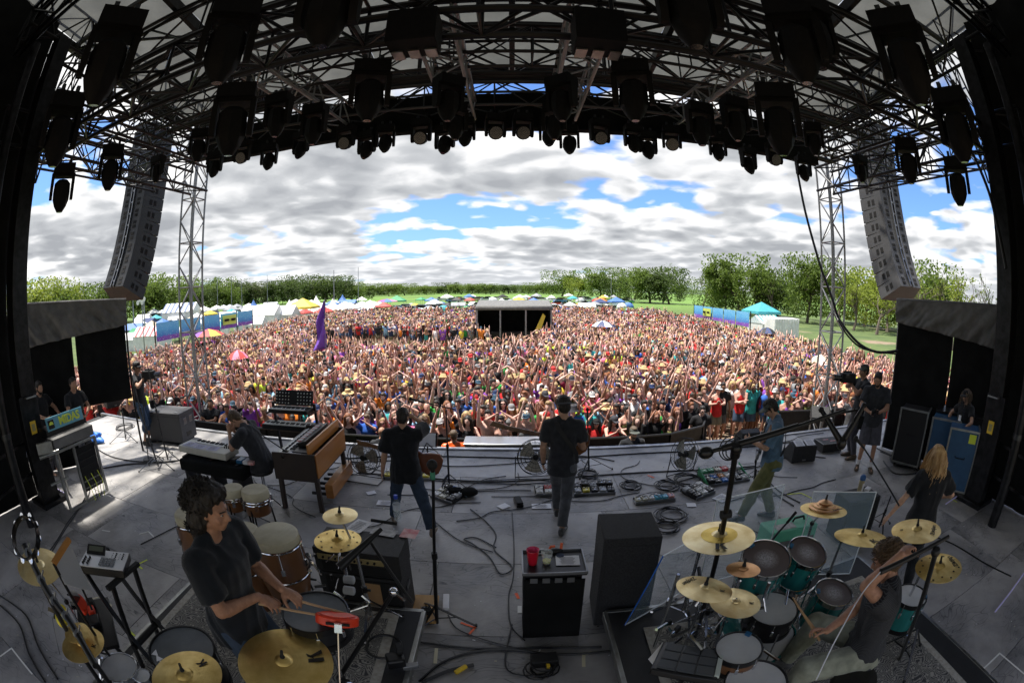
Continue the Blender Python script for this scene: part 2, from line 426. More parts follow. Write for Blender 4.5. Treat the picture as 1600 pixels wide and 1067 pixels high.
        pcap(mb,s.neck-Rc @ V((0,0,.03)),s.head-s.Rh @ V((0,.015,.05*k)),(.05 if fe else .058)*k,(.047 if fe else .054)*k)
        head_prims(mb,s.head,s.Rh,k*1.0,fe,detail)
        return fuse(mb,name,m,vox,2 if not simple else 1,dec)
    def top(s,name,m,sleeve=.62,inf=.016,hem=-.12,vox=.014,fold=.006,kind='tee',seed=0,dec=0,smooth=3,loose=1.0):
        mb=MB();k,b=s.k,s.b;fe=s.female;Rc,Rm,Rp=s.Rc,s.Rm,s.Rp;X=V((1,0,0));Y=V((0,1,0));I=inf
        sec=lambda c,Rr,w,d: (c,Rr @ X*(w*k*b+I),Rr @ Y*(d*k*b+I))
        low=[sec(s.P+Rp @ V((0,-.01,hem*k)),Rp,.182*loose,.142*loose),sec(s.P+Rp @ V((0,-.012,.02*k)),Rp,.174*loose,.134*loose)]
        if kind == 'crop': low=[]
        mid=[sec(s.waist,Rm,(.135 if fe else .152)*loose,.10*loose)] if kind != 'crop' else [sec(s.chest+Rc @ V((0,.02,-.10*k)),Rc,.13,.10)]
        up=[sec(s.chest+Rc @ V((0,.005,-.03*k)),Rc,.158 if fe else .170,.118),sec(s.chest+Rc @ V((0,.0,.06*k)),Rc,.160 if fe else .178,.118)]
        if kind in ('tank','crop'): up[-1]=sec(s.chest+Rc @ V((0,0,.06*k)),Rc,.135,.108);hi=[sec(s.chest+Rc @ V((0,-.01,.12*k)),Rc,.10,.085)]
        else: hi=[sec(s.chest+Rc @ V((0,-.01,.13*k)),Rc,.15,.086),sec(s.chest+Rc @ V((0,-.012,.178*k)),Rc,.075,.066)]
        ploft(mb,low+mid+up+hi,p=2.3)
        for e in (-1,1):
            i=(e+1) // 2
            if fe: pell(mb,s.chest+Rc @ V((e*.07*k,.10*k,-.01)),(.06*k,.05*k,.062*k),Rc,10)
            if kind in ('tank','crop'):
                pcap(mb,s.chest+Rc @ V((e*.075*k,.05,.10*k)),s.chest+Rc @ V((e*.085*k,-.02,.175*k)),.028,.024,6);continue
            q=.85 if fe else 1
            pcap(mb,s.neck+Rc @ V((e*.045,-.012,.0)),s.sh[i]+Rc @ V((-e*.02,-.005,.015)),.040*k+I*.7,.045*k+I*.6)
            pcap(mb,s.chest+Rc @ V((e*.06*k,0,.10*k)),s.sh[i],.072*k*b+I,.064*k*b+I)
            if sleeve <= 1: pcap(mb,s.sh[i],s.sh[i].lerp(s.el[i],sleeve),.062*k*b*q+I,.056*k*b*q+I*1.5,flat=True)
            else:
                pcap(mb,s.sh[i],s.el[i],.060*k*b*q+I,.045*k*q*b+I);pcap(mb,s.el[i],s.el[i].lerp(s.wr[i],sleeve-1),.045*k*q*b+I,.032*k*q+I,flat=True)
        return fuse(mb,name,m,vox,smooth,dec,fold,seed)
    def legs(s,name,m,length=.97,inf=.012,vox=.014,fold=.007,seed=0,dec=0,smooth=2,flare=1.0,top=.10):
        "length 0..1 thigh+shin: .97 trousers, .5 shorts"
        mb=MB();k,b=s.k,s.b;Rp=s.Rp;X=V((1,0,0));Y=V((0,1,0));I=inf
        ploft(mb,[(s.P+Rp @ V((0,-.01,-.11*k)),Rp @ X*(.12*k*b+I),Rp @ Y*(.09*k*b+I)),(s.P+Rp @ V((0,-.01,-.03*k)),Rp @ X*(.170*k*b+I),Rp @ Y*(.118*k*b+I)),
                   (s.P+s.Rm @ V((0,0,top*k)),s.Rm @ X*(.148*k*b+I),s.Rm @ Y*(.102*k*b+I))])
        for i in (0,1):
            pell(mb,s.hip[i]+Rp @ V((0,-.035,0)),(.088*k*b+I,.098*k*b+I,.10*k+I),Rp,10)
            if length <= .5: pcap(mb,s.hip[i],s.hip[i].lerp(s.kn[i],length*2),.09*k*b+I,(.078*k*b+I)*flare,flat=True)
            else:
                pcap(mb,s.hip[i],s.kn[i],.090*k*b+I,.066*k+I);g=s.kn[i].lerp(s.an[i],(length-.5)*2);mb.ball(s.kn[i],.070*k+I);pell(mb,s.kn[i].lerp(s.an[i],.3)+Rp @ V((0,-.02,0)),(.056*k+I,.056*k+I,.12*k),None,10)
                pcap(mb,s.kn[i],g,.064*k+I,(.050*k+I)*flare,flat=True)
        return fuse(mb,name,m,vox,smooth,dec,fold,seed,7,(1,1,.8))
    def shoe(s,i,name,m,k2=1.0):
        mb=MB();fd=s.foot_dir(i);fd=V((fd.x,fd.y,fd.z)).normalized();sd=fd.cross(V((0,0,1))).normalized();up=sd.cross(fd);a=s.an[i];k=s.k
        fl=a-up*.085*k
        S=lambda y,w,z0,z1: (fl+fd*y*k+up*(z0+z1)/2*k,sd*w*k,up*(z1-z0)/2*k)
        ploft(mb,[S(-.075,.022,.01,.06),S(-.055,.036,0,.10),S(0,.040,0,.115),S(.05,.042,0,.085),S(.11,.048,0,.062),S(.16,.046,0,.05),S(.195,.028,.005,.036),S(.203,.012,.01,.028)],p=2.6)
        return fuse(mb,name,m,.009,1)
# skins: one colour per object
def build_person(name,label,cat,F,loc,rz,skin,top,legs,shoes,extra=None,vox=.010,topkw={},legkw={},group=None,skinmat='skin',fing=True):
    t=thing('person',label,cat,loc,rz,group)
    b=link('body',F.body(m=skinmat,vox=vox,fing=fing),t);b.color=(*skin,1)
    if top: link(top[0],F.top(top[0],top[1],**topkw),t)
    if legs: link(legs[0],F.legs(legs[0],legs[1],**legkw),t)
    if shoes:
        for i in (0,1): link('shoe',F.shoe(i,'shoe',shoes),t)
    return t
mat('skin',rough=.5,objcol=True,nscale=30,bump=.12,bscale=90,spec=.35)
mat('skin_far',rough=.55,attr='Col',nscale=20,spec=.3)
for n_,c_ in dict(black_cotton=(.012,.014,.018),charcoal_cotton=(.035,.038,.045),blue_shirt=(.075,.13,.19),denim=(.03,.055,.10),grey_denim=(.07,.075,.085),olive_cotton=(.115,.115,.045),dark_shorts=(.045,.045,.055),sage_cotton=(.20,.21,.165),navy=(.02,.03,.06)).items():
    mat(n_,c_,.85,0,tuple(v*1.5 for v in c_),14,.35,220,.25,sheen=.15)
mat('black_leather',(.015,.014,.013),.45,bump=.2,bscale=80);mat('grey_shoe',(.05,.05,.052),.6,col2=(.12,.12,.12),nscale=20);mat('tan_shoe',(.16,.12,.085),.6,col2=(.22,.18,.14));mat('brown_boot',(.07,.05,.03),.6)
mat('hair_dark',(.012,.009,.007),.55,col2=(.035,.024,.016),nscale=60,bump=.8,bscale=160,stretch=(1,1,.2));mat('hair_brown',(.05,.03,.016),.5,col2=(.11,.07,.035),nscale=50,bump=.8,bscale=160,stretch=(1,1,.2))
mat('hair_blonde',(.36,.20,.07),.42,col2=(.62,.42,.20),nscale=30,bump=.6,bscale=120,stretch=(1,1,.2));mat('hair_sandy',(.07,.042,.02),.5,col2=(.15,.09,.045),nscale=60,bump=.9,bscale=160)
mat('lens_black',(.008,.008,.01),.12,spec=.7);mat('eye_white',(.35,.33,.31),.3);mat('iris',(.05,.03,.015),.1)
def hair_short(F,m,name='hair',size=1.0,beard=False,cover=1.0,vox=.008,n=.007,dec=0):
    mb=MB();k=F.k*size;T=lambda x,y,z: F.head+F.Rh @ V((x*k,y*k,z*k))
    pell(mb,T(0,-.022,.045),(.082*k,.094*k,.088*k*cover),F.Rh,16);pell(mb,T(0,-.052,.0),(.074*k,.062*k,.085*k),F.Rh,14)
    pell(mb,T(0,.02,.092),(.062*k,.062*k,.034*k),F.Rh,12)
    for e in (-1,1): pcap(mb,T(e*.070,.01,.03),T(e*.070,.008,-.03),.014*k,.009*k,8)
    if beard:
        for e in (-1,1): pcap(mb,T(e*.064,.0,-.03),T(e*.03,.055,-.085),.018*k,.02*k,8)
        pell(mb,T(0,.062,-.088),(.036*k,.032*k,.034*k),F.Rh,10);pcap(mb,T(-.024,.083,-.045),T(.024,.083,-.045),.007*k,.007*k,6)
    return fuse(mb,name,m,vox,1,dec,n,random.random()*9,60,(1,1,1))
def sunglasses(F,par,name='sunglasses'):
    mb=MB();k=F.k;T=lambda x,y,z: F.head+F.Rh @ V((x*k,y*k,z*k))
    for e in (-1,1):
        pell(mb,T(e*.031,.092,.002),(.027*k,.007*k,.019*k),F.Rh,12);mb.bar(T(e*.055,.09,.008),T(e*.079,-.01,.008),.004,.006)
    mb.bar(T(-.01,.098,.008),T(.01,.098,.008),.004,.004)
    return mb.obj(name,'lens_black',par)
def cap(F,par,m,back=False,name='cap'):
    mb=MB();k=F.k;M=Matrix.Translation(F.head+F.Rh @ V((0,-.01*k,.045*k))) @ F.Rh.to_4x4()
    prof=[(.088*k*math.cos(a),.078*k*math.sin(a)) for a in [math.pi/2*q/6 for q in range(7)]];prof[-1]=(.002,prof[-1][1])
    mb.lathe([(r,z) for r,z in prof],20,M @ Matrix.Diagonal((.95,1.12,1,1)));mb.ball(M @ V((0,0,.080*k)),.007)
    o=mb.obj(name,m,par);e=-1 if back else 1;br=MB()
    def fn(u,v):
        a=(u-.5)*2.3;r=(.085+v*.07*math.cos(a*.75))*k
        return M @ V((math.sin(a)*r*.9,e*(math.cos(a)*r*1.1+.005),.006*k-v*.014-.012*math.sin(a) ** 2))
    br.grid(fn,10,3)
    b=br.obj('brim',m,o);q=b.modifiers.new('s','SOLIDIFY');q.thickness=.004
    return o
# ================================================================ SETTING
GZ=-1.5
mat('grass_ground',(.045,.075,.018),.95,0,(.085,.12,.03),.35,.5,30)
mat('field_green',(.07,.13,.02),.95,0,(.13,.19,.035),.02,.2,8)
mat('dirt',(.16,.115,.075),.95,0,(.24,.18,.12),1.2,.6,12)
mat('deck_paint',(.285,.272,.258),.38,0,(.42,.402,.385),1.6,.35,26,.5,nlo=.3,nhi=.7)
mat('deck_side',(.02,.02,.02),.7)
mat('lip_metal',(.34,.35,.36),.35,.8,(.22,.22,.23),6)
mat('black_fabric',(.011,.012,.012),.95,0,(.02,.021,.021),3,.5,60,.15)
mat('roof_fabric',(.12,.124,.118),.8,0,(.17,.175,.166),1.2,.3,12,.2)
def thin_cloth(name,f):
    m=MATS[name];t=NT(m.node_tree);b=t.n['Principled BSDF'];tr=t.new('ShaderNodeBsdfTranslucent');t.l.new(b.inputs['Base Color'].links[0].from_socket,tr.inputs[0])
    mx=t.new('ShaderNodeMixShader',inp={0: f});t.l.new(b.outputs[0],mx.inputs[1]);t.l.new(tr.outputs[0],mx.inputs[2]);t.l.new(mx.outputs[0],t.n['Material Output'].inputs[0])
thin_cloth('roof_fabric',.30)
mat('truss_steel',(.07,.073,.076),.38,.85,(.03,.032,.034),9)
mat('truss_dark',(.02,.021,.022),.38,.7,(.045,.045,.05),9)
mat('tower_alu',(.30,.305,.31),.45,.7,(.20,.205,.21),7)
mat('fixture_black',(.006,.006,.007),.72,0,(.010,.010,.011),20,.15,120,.2)
mat('valance_grey',(.11,.108,.105),.7,0,(.16,.158,.152),5,.35,30,.35)
mat('cabinet_grey',(.052,.052,.055),.65,0,(.064,.064,.068),60,.3,300)
mat('chrome',(.62,.63,.65),.16,1.0);mat('black_metal',(.02,.02,.022),.35,.3);mat('rubber',(.012,.012,.012),.75)
mat('cable_black',(.010,.010,.011),.5)
def scratches(name): # scuffed, scratched stage paint
    m=MATS[name];t=NT(m.node_tree);b=t.n['Principled BSDF'];tc=t.new('ShaderNodeTexCoord').outputs['Object']
    base=b.inputs['Base Color'].links[0].from_socket
    w=t.noise(tc,1.1,3,.6);wv=t.new('ShaderNodeVectorMath',operation='ADD',inp={0: tc,1: t.new('ShaderNodeTexNoise',inp={'Vector': tc,'Scale': .9,'Detail': 2}).outputs['Color']}).outputs[0]
    mp=t.new('ShaderNodeMapping',inp={0: wv,2: (0,0,.5),3: (2.2,9,1)}).outputs[0]
    n1=t.new('ShaderNodeTexVoronoi',feature='DISTANCE_TO_EDGE',inp={'Vector': mp,'Scale': 1.6}).outputs['Distance']
    line=t.mapr(n1,0.0,.035,1,0);patch=t.mapr(w,.47,.56,0,1)
    k=t.math('MULTIPLY',t.math('MULTIPLY',line,patch),.9)
    col=t.mix(k,base,(.04,.04,.042))
    sp=t.mapr(t.noise(tc,46,2,.6),.63,.70,0,.7);col=t.mix(sp,col,(.36,.36,.36))
    st=t.mapr(t.noise(tc,.55,5,.62),.42,.66,0,.8);col=t.mix(st,col,(.07,.072,.078))
    t.l.new(col,b.inputs['Base Color'])
    t.l.new(t.mapr(t.noise(tc,3,4),.3,.7,.34,.6),b.inputs['Roughness'])
scratches('deck_paint')
# ground, rising very slightly so that far fields show; hills
def gz(x,y):
    d=max(0,math.hypot(x,y)-50);return GZ-min(d,420)*.0085+.6*mnoise.noise(V((x*.004,y*.004,0)))*min(1,max(0,(math.hypot(x,y)-90)/200))
g=MB();ringr=[0,15,30,50,70,95,130,180,260,400,650,1100,2200,5000];P_=[];na=72
for r in ringr:
    for i in range(na):
        a=2*math.pi*i/na;x,y=r*math.sin(a),r*math.cos(a);P_.append((x,y,gz(x,y) if r<1100 else gz(x,y)+0))
g.add(P_,[(j*na+i,j*na+(i+1) % na,(j+1)*na+(i+1) % na,(j+1)*na+i) for j in range(len(ringr)-1) for i in range(na)])
g.obj('ground','grass_ground',kind='structure')
def field_mat():
    m=MATS['grass_ground'];t=NT(m.node_tree);b=t.n['Principled BSDF'];tc=t.new('ShaderNodeTexCoord').outputs['Object'];sp=t.new('ShaderNodeSeparateXYZ',inp={0: tc})
    base=b.inputs['Base Color'].links[0].from_socket
    n=t.noise(tc,.09,5,.6);far=t.mapr(sp.outputs[1],55,100,1,0)
    side=t.mapr(t.math('ABSOLUTE',sp.outputs[0]),19,24,0,.22);near=t.mapr(t.math('SUBTRACT',t.math('ADD',n,t.math('MULTIPLY',far,.20)),side),.60,.66,0,1)
    col=t.mix(near,base,t.mix(t.noise(tc,1.3,4),(.15,.105,.07),(.25,.19,.13)))
    fd=t.mapr(sp.outputs[1],75,130,0,1);col=t.mix(t.math('MULTIPLY',fd,t.mapr(t.noise(tc,.012,3),.4,.5,.3,1)),col,(.10,.19,.025))
    t.l.new(col,b.inputs['Base Color'])
field_mat()
mat('hill_green',(.035,.06,.03),1,0,(.07,.10,.045),.02)
for d,h,sd,z0 in ((700,5.5,3,-6),(1500,13,8,-5)):
    hb=MB();hb.grid(lambda u,v,d=d,h=h,sd=sd,z0=z0: V((math.sin((u-.5)*2.9)*(d+v*200),math.cos((u-.5)*2.9)*(d+v*200),1+z0+math.sin(min(1,v*1.6)*math.pi/2)*h*(.55+.35*mnoise.noise(V((u*9,sd,0)))+.10*mnoise.noise(V((u*90,sd,v*4)))))),300,6)
    hb.obj('hills','hill_green',kind='structure')
# ---------------------------------------------------------------- stage deck
FY=7.9
sb=MB();sb.box((0,2.9,-.76),(23,10.0-.06,1.38));stage_o=sb.obj('stage_floor','deck_side',kind='structure')
pm=MB();pm.box((0,0,-.03),(2.432,1.212,.06));pme=pm.mesh('deck_panel','deck_paint',False)
i=0
for ix in range(-4,5):
    for iy in range(0,8):
        o=link('deck_panel',pme,stage_o,(ix*2.44+(.4 if iy % 2 else 0),FY-.61-iy*1.22,random.uniform(-.002,.002)),(random.uniform(-.0008,.0008),random.uniform(-.0008,.0008),0 if i % 2 else math.pi));i += 1
lb=MB();lb.box((0,FY+.03,-.02),(22.8,.05,.09));lb.tube([(-11.4,FY+.09,.0),(11.4,FY+.09,.0)],.03,8);lb.obj('edge_rail','lip_metal',stage_o)
# ---------------------------------------------------------------- trusses
uc=MB();uc.cyl((0,0,0),(0,0,1),1,n=7,caps=False);UNIT={}
def stick(name,a,b,r,m,par):
    if m not in UNIT: UNIT[m]=uc.mesh('tube',m)
    a,b=V(a),V(b);d=b-a;q=d.to_track_quat('Z','Y')
    o=bpy.data.objects.new(name,UNIT[m]);COL.objects.link(o);o.parent=par;o.rotation_mode='QUATERNION'
    o.location=a;o.rotation_quaternion=q;o.scale=(r,r,d.length);return o
def truss(a,b,w,h,label,m='truss_steel',pitch=.55,rc=.026,rb=.013,up=V((0,0,1)),group='lighting trusses under the roof',name='box_truss',cat='truss',tri=False):
    a,b=V(a),V(b);t=thing(name,label,cat,a,group=group);L=(b-a).length;x,y,z=frame(b-a,up)
    co=[(-1,-1),(1,-1),(1,1),(-1,1)];C=lambda q,s: x*co[q][0]*w/2+y*co[q][1]*h/2+z*s
    for q in range(4): stick('chord',C(q,0),C(q,L),rc,m,t)
    n=max(1,round(L/pitch));p=L/n
    for i in range(n):
        for q in range(4):
            q2=(q+1) % 4;s0,s1=(i*p,(i+1)*p) if (i+q) % 2 else ((i+1)*p,i*p)
            stick('brace',C(q,s0),C(q2,s1),rb,m,t)
        if i % 2 == 0:
            for q in range(4): stick('brace',C(q,i*p),C((q+1) % 4,i*p),rb,m,t)
    return t
for e,sd in ((-1,'left'),(1,'right')):
    tw=PH(294.5 if e<0 else 1302,440,12.9)
    tw=truss((e*8.55,9.75,GZ),(e*8.55,9.75,8.6),.50,.50,f'grey square lattice tower standing in front of the {sd} line array','tower_alu',.6,.030,.018,V((0,1,0)),'sound towers at the stage corners','lattice_tower','tower')
truss((-9.8,7.4,6.3),(9.8,7.4,6.3),.45,.45,'long front lighting truss over the downstage edge','truss_steel',.6)
truss((-7.4,3.7,5.75),(7.4,3.7,5.75),.5,.5,'cross truss over the middle of the stage, nearest to the camera','truss_dark',.6,.042,.022)
truss((-7.4,5.6,6.35),(7.4,5.6,6.35),.45,.45,'cross truss between the front truss and the mid-stage truss','truss_dark',.55)
for e,sd in ((-1,'left'),(1,'right')):
    truss((e*.84,3.95,6.0),(e*.84,7.25,6.0),.44,.34,f'short bright finger truss running upstage, just {sd} of centre','tower_alu',.42,.028)
    truss((e*3.3,3.98,6.05),(e*3.0,7.25,6.05),.42,.40,f'finger truss running upstage halfway out on the {sd}','tower_alu',.45,.026)
    truss((e*6.3,3.98,6.05),(e*6.3,7.25,6.05),.42,.40,f'finger truss running upstage near the {sd} side of the roof','truss_dark',.5,.026)
    truss((e*7.9,2.6,5.95),(e*7.9,9.2,5.95),.6,.6,f'heavy side truss along the {sd} edge of the roof, over the wing','truss_dark',.7,.034,.018)
    truss((e*9.5,4.3,6.4),(e*9.5,9.2,6.4),.5,.8,f'outrigger truss beyond the {sd} side truss','truss_dark',.6,.03,.018)
    truss((e*7.65,2.4,8.0),(e*7.65,10.0,7.3),.6,.8,f'roof beam truss along the top {sd} edge','truss_dark',.7,.035,.02,group='roof beam trusses')
    truss((e*9.3,4.3,5.6),(e*7.9,4.3,8.0),.3,.3,f'slanting brace truss at the {sd} roof corner','truss_dark',.5,.025,.015,group='roof beam trusses')
# front header: black wrapped beam
hb=MB()
def hdr(u,v):
    x=-6.4+12.8*u;a=v*2*math.pi;yy=7.68+.10*max(-1,min(1,1.35*math.cos(a)));zz=6.13+.36*max(-1,min(1,1.35*math.sin(a)))
    return V((x,yy+.02*mnoise.noise(V((x*2,a,0))),zz+.025*mnoise.noise(V((x*1.5,a*2,4)))))
hb.grid(hdr,90,16);tag(hb.obj('header_beam','black_fabric'),'black fabric-wrapped header beam across the front of the roof','beam')
# roof: fabric skin, purlins and rafters
rf=thing('stage_roof','dark grey fabric roof over the stage with steel purlins and rafters','roof',(0,4,8))
def rz(y): return 9.1-(y+3)*.145
for k in range(6):
    x0=-8.1+k*2.7;b_=MB()
    def rfn(u,v,x0=x0):
        x=x0+.04+u*2.62;y=-2.5+v*11.0;return V((x,y,rz(y)+.10*math.sin(u*math.pi)+.03*mnoise.noise(V((x*2,y*1.3,0)))))
    b_.grid(rfn,10,40);o=b_.obj('fabric_panel','roof_fabric',rf,world=True)
for k in range(7):
    x=-8.1+k*2.7;b_=MB();b_.bar((x,-2.5,rz(-2.5)-.12),(x,8.5,rz(8.5)-.12),.10,.20);b_.obj('rafter','truss_dark',rf,world=True)
    for j in range(6):
        y=1.2+j*1.4
        if k<6:
            b_=MB();b_.bar((x+.06,y,rz(y)-.14),(x+2.64,y,rz(y)-.14),.09,.09);b_.obj('purlin','truss_dark',rf,world=True)
            if (j+k) % 2 == 0:
                b_=MB();b_.bar((x+.1,y,rz(y)-.2),(x+2.6,y+1.45,rz(y+1.45)-.2),.045,.045);b_.obj('brace','truss_dark',rf,world=True)
# secondary deep roof trusses under the skin
for j,y in enumerate((2.4,4.6,6.8,8.4)):
    truss((-7.6,y,rz(y)-.75),(7.6,y,rz(y)-.75),.12,.9,('roof truss nearest the camera, high under the fabric','second roof truss from the camera, under the fabric','third roof truss from the camera, above the front lighting truss','farthest roof truss, at the front edge of the roof')[j],'truss_dark',1.5,.04,.022,group='roof beam trusses')
# side walls, columns
def drape(p0,p1,z0,z1,name,m,amp=.04,nu=60,nv=12,par=None,seed=0,freq=7,rag=0):
    p0,p1=V(p0),V(p1);d=p1-p0;L=d.length;nn=V((-d.y,d.x,0)).normalized();b_=MB()
    def fn(u,v):
        p=p0+d*u;w=mnoise.noise(V((u*L*freq*.35+seed,v*1.2,seed)))+.5*mnoise.noise(V((u*L*freq,v*2.5,seed+3)))
        z=z0+(z1-z0)*v;z += rag*mnoise.noise(V((u*L*1.5,seed,0)))*(1-v)
        return V((p.x,p.y,z))+nn*w*amp
    b_.grid(fn,nu,nv);o=b_.obj(name,m,par,world=par is not None);q=o.modifiers.new('s','SOLIDIFY');q.thickness=.006;return o
mat('sticker_yellow',(.75,.50,.03),.5);mat('alu_edge',(.45,.46,.47),.35,.9)
for e,sd in ((-1,'left'),(1,'right')):
    o=drape((e*8.05,-1.5,0),(e*7.9,3.3,0),.02,8.4,'side_curtain','black_fabric',.07,60,10,seed=e*3)
    tag(o,f'full-height black curtain closing the {sd} side of the stage near the camera','curtain','black stage curtains')
    t=thing('roof_column',f'black steel roof column with a yellow sticker on the {sd} side of the stage','column',(e*7.45,3.35,0))
    b_=MB();b_.box((0,0,3.8),(.34,.34,7.6));b_.obj('shaft','truss_dark',t,bev=.01)
    b_=MB();b_.box((-e*.10,-.03,.9),(.18,.42,1.75));b_.box((0,0,.04),(.6,.6,.08));b_.obj('base_plate','truss_dark',t,bev=.01)
    b_=MB();b_.box((-e*.198,-.03,1.28),(.006,.13,.20));b_.box((-e*.203,-.03,1.28),(.004,.075,.11));b_.m[6:]=[1]*6
    b_.obj('sticker',['sticker_yellow',mat('sticker_grey',(.35,.30,.12),.6)],t)
    b_=MB();b_.tube([(-e*.19,-.1,1.75),(-e*.27,-.1,1.75),(-e*.27,.12,1.75),(-e*.19,.12,1.75)],.014);b_.obj('handle','alu_edge',t)
    # round mast and ladder frame next to the column
    t=thing('mast_pipe',f'thick round dark mast pipe beside the {sd} roof column','pipe',(e*6.95,2.55,0))
    b_=MB();b_.cyl((0,0,0),(e*.25,.1,7.2),.095,n=20);b_.obj('pipe','truss_dark',t)
    b_=MB();b_.cyl((e*.046,.018,1.32),(e*.0485,.02,1.40),.104,n=20);b_.obj('collar','truss_steel',t)
    b_=MB()
    t=thing('railing',f'low dark two-bar railing across the {sd} wing by the mast','railing',(e*6.8,2.9,0))
    for z in (.55,1.05): b_=MB();b_.bar((e*.9,.9,z),(-e*.2,-2.3,z),.05,.05);b_.obj('rail','truss_dark',t)
    for yy,xx in ((.75,.85),(-2.2,-.15)): b_=MB();b_.bar((e*xx,yy,0),(e*xx,yy,1.08),.05,.05,V((0,1,0)));b_.obj('post','truss_dark',t)
o=drape((-8.2,-1.7,0),(8.2,-1.7,0),3.5,8.6,'rear_light_block','black_fabric',.07,120,8,seed=1);tag(o,'added unseen black sheet behind the camera, blocking light from the back','curtain','black stage curtains')  # unseen sheet added to keep light from the rear off the stage
# wing screens beyond the columns: black drop with a wrinkled grey valance
def wing(pxs,e,sd):
    a=PH(*pxs[0],pxs[0][2]) if 0 else None
for e,sd,A,B,zt0,zt1,zv0,zv1 in ((-1,'left',(-8.75,3.9),(-7.35,6.15),3.18,3.06,2.36,2.56),(1,'right',(8.35,3.75),(7.55,6.35),3.14,3.06,2.36,2.60)):
    t=thing('wing_screen',f'black wing screen topped by a wrinkled grey valance on the {sd}','screen',(*A,0))
    A3,B3=V((*A,0)),V((*B,0));d=B3-A3;nn=V((-d.y,d.x,0)).normalized()*(1 if e<0 else 1)
    b_=MB()
    def vf(u,v):
        p=A3.lerp(B3,u);zt=zt0+(zt1-zt0)*u;zb=zv0+(zv1-zv0)*u;z=zb+(zt-zb)*v
        w=mnoise.noise(V((u*9+v*2.2,v*.9,e*5)))*.13+mnoise.noise(V((u*26+v*5,v*3,e)))*.065*(1-v*.5)
        return p+nn*(w*(1-v ** 3))*1+V((0,0,z+.015*mnoise.noise(V((u*12,0,0)))*(1-v)))
    b_.grid(vf,120,26);o=b_.obj('valance','valance_grey',t,world=True);q=o.modifiers.new('s','SOLIDIFY');q.thickness=.006
    off=nn*(.12 if e<0 else-.12);s0=.62 if e<0 else .0
    def dr(u0,u1,z0,nm,sdn):
        p0=A3.lerp(B3,u0)+off;p1=A3.lerp(B3,u1)+off;return drape(p0,p1,z0,2.95,nm,'black_fabric',.02,40,10,t,sdn,3)
    if e<0:
        dr(0,.50,.02,'backdrop',2);dr(.53,.985,1.12,'backdrop',9)
    else: dr(0,.47,.02,'backdrop',5);dr(.478,.995,.02,'backdrop',7)
    b_=MB();b_.tube([A3+V((0,0,zt0)),B3+V((0,0,zt1))],.02);b_.obj('top_pipe','tower_alu',t,world=True)
    for q_ in (0.0,1.0): p=A3.lerp(B3,q_)+off*1.4;b_=MB();b_.tube([p,p+V((0,0,3.05))],.024);b_.obj('post','truss_dark' if e<0 else 'tower_alu',t,world=True)
# black sheets added behind the wing screens so the wings read dark
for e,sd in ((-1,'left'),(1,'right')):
    o=drape((e*11.2,0,0),(e*10.6,5.6,0),.0,3.0,'wing_dark_sheet','black_fabric',.05,40,8,seed=4*e);tag(o,f'added black sheet darkening the far end of the {sd} wing','curtain','black stage curtains')
# ---------------------------------------------------------------- line arrays
mat('array_black',(.012,.0125,.0135),.5,0,(.02,.021,.022),14,.3,160);mat('array_haze_grey',(.052,.052,.054),.55,0,(.06,.06,.062),3,.1,160);mat('dark_hole',(.004,.004,.004),.9);mat('hardware',(.24,.245,.25),.35,.85)  # right array's lighter grey puts the light of the haze into the colour
def array_cab(m):
    hs=.345;W0,W1,D=.68,.46,.80 # half width front (+Y), half width rear (-Y), depth
    b_=MB();poly=[(-W1,-D/2),(W1,-D/2),(W0,D/2),(-W0,D/2)]
    b_.prism(poly,Matrix.Translation((0,0,-hs/2)),hs);cab=b_.mesh('cabinet',m,False)
    h=[]
    def pc(nm,c,d,m,rot=None): q=MB();q.box(c,d,rot);h.append((nm,q.mesh(nm,m,False)))
    for e in (-1,1):
        for z in (-.062,.062): pc('handle_recess',(e*.27,-D/2-.004,z),(.13,.012,.085),'dark_hole')
        M=Matrix.Rotation(e*-math.atan2(W0-W1,D),3,'Z')
        for y in (-.085,.085): pc('handle_recess',V((e*(W0+W1)/2,0,0))+M @ V((e*.002,y,0)),(.012,.10,.15),'dark_hole',M)
        pc('rigging_bar',(e*.06,-D/2-.03,0),(.028,.06,hs*.98),'hardware')
    pc('rigging_link',(0,-D/2-.02,.0),(.10,.03,.05),'hardware')
    g_=MB();g_.box((0,D/2+.004,0),(1.3,.012,hs-.03));h.append(('grille',g_.mesh('grille','dark_hole',False)))
    return cab,h
for e,sd,m in ((-1,'left','array_black'),(1,'right','array_haze_grey')):
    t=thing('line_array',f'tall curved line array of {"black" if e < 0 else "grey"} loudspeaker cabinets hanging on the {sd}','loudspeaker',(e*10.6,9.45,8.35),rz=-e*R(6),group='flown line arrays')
    cab,hh=array_cab(m);p=V((0,0,-.3));ang=0
    for i in range(14):
        ang=R((0,0,1,2,3.5,5,7,9,12,15,18,22,26,30)[i]);c=p+V((0,-math.sin(ang),-math.cos(ang)))*.178
        rt=(ang*-1,0,0);cb=link('cabinet',cab,t,c,rt)
        for nm,q in hh: link(nm,q,cb)
        p=c+V((0,-math.sin(ang),-math.cos(ang)))*.178
    b_=MB();b_.box((0,0,-.2),(.9,.8,.12));b_.box((0,0,.3),(.06,.06,1.0));b_.obj('bumper','truss_dark',t)
    truss((e*9.95,7.8,8.5),(e*9.95,9.6,8.5),.3,.3,f'short truss carrying the {sd} line array','tower_alu',.45,.024,group='truss stubs over the line arrays')
    # rigging chain and cable below
    b_=MB();b_.tube([(e*9.85,8.2,3.0),(e*9.7,8.1,GZ)],.012);tag(b_.obj('tag_line','cable_black'),f'thin black tag line hanging from the {sd} line array','cable','tag lines')
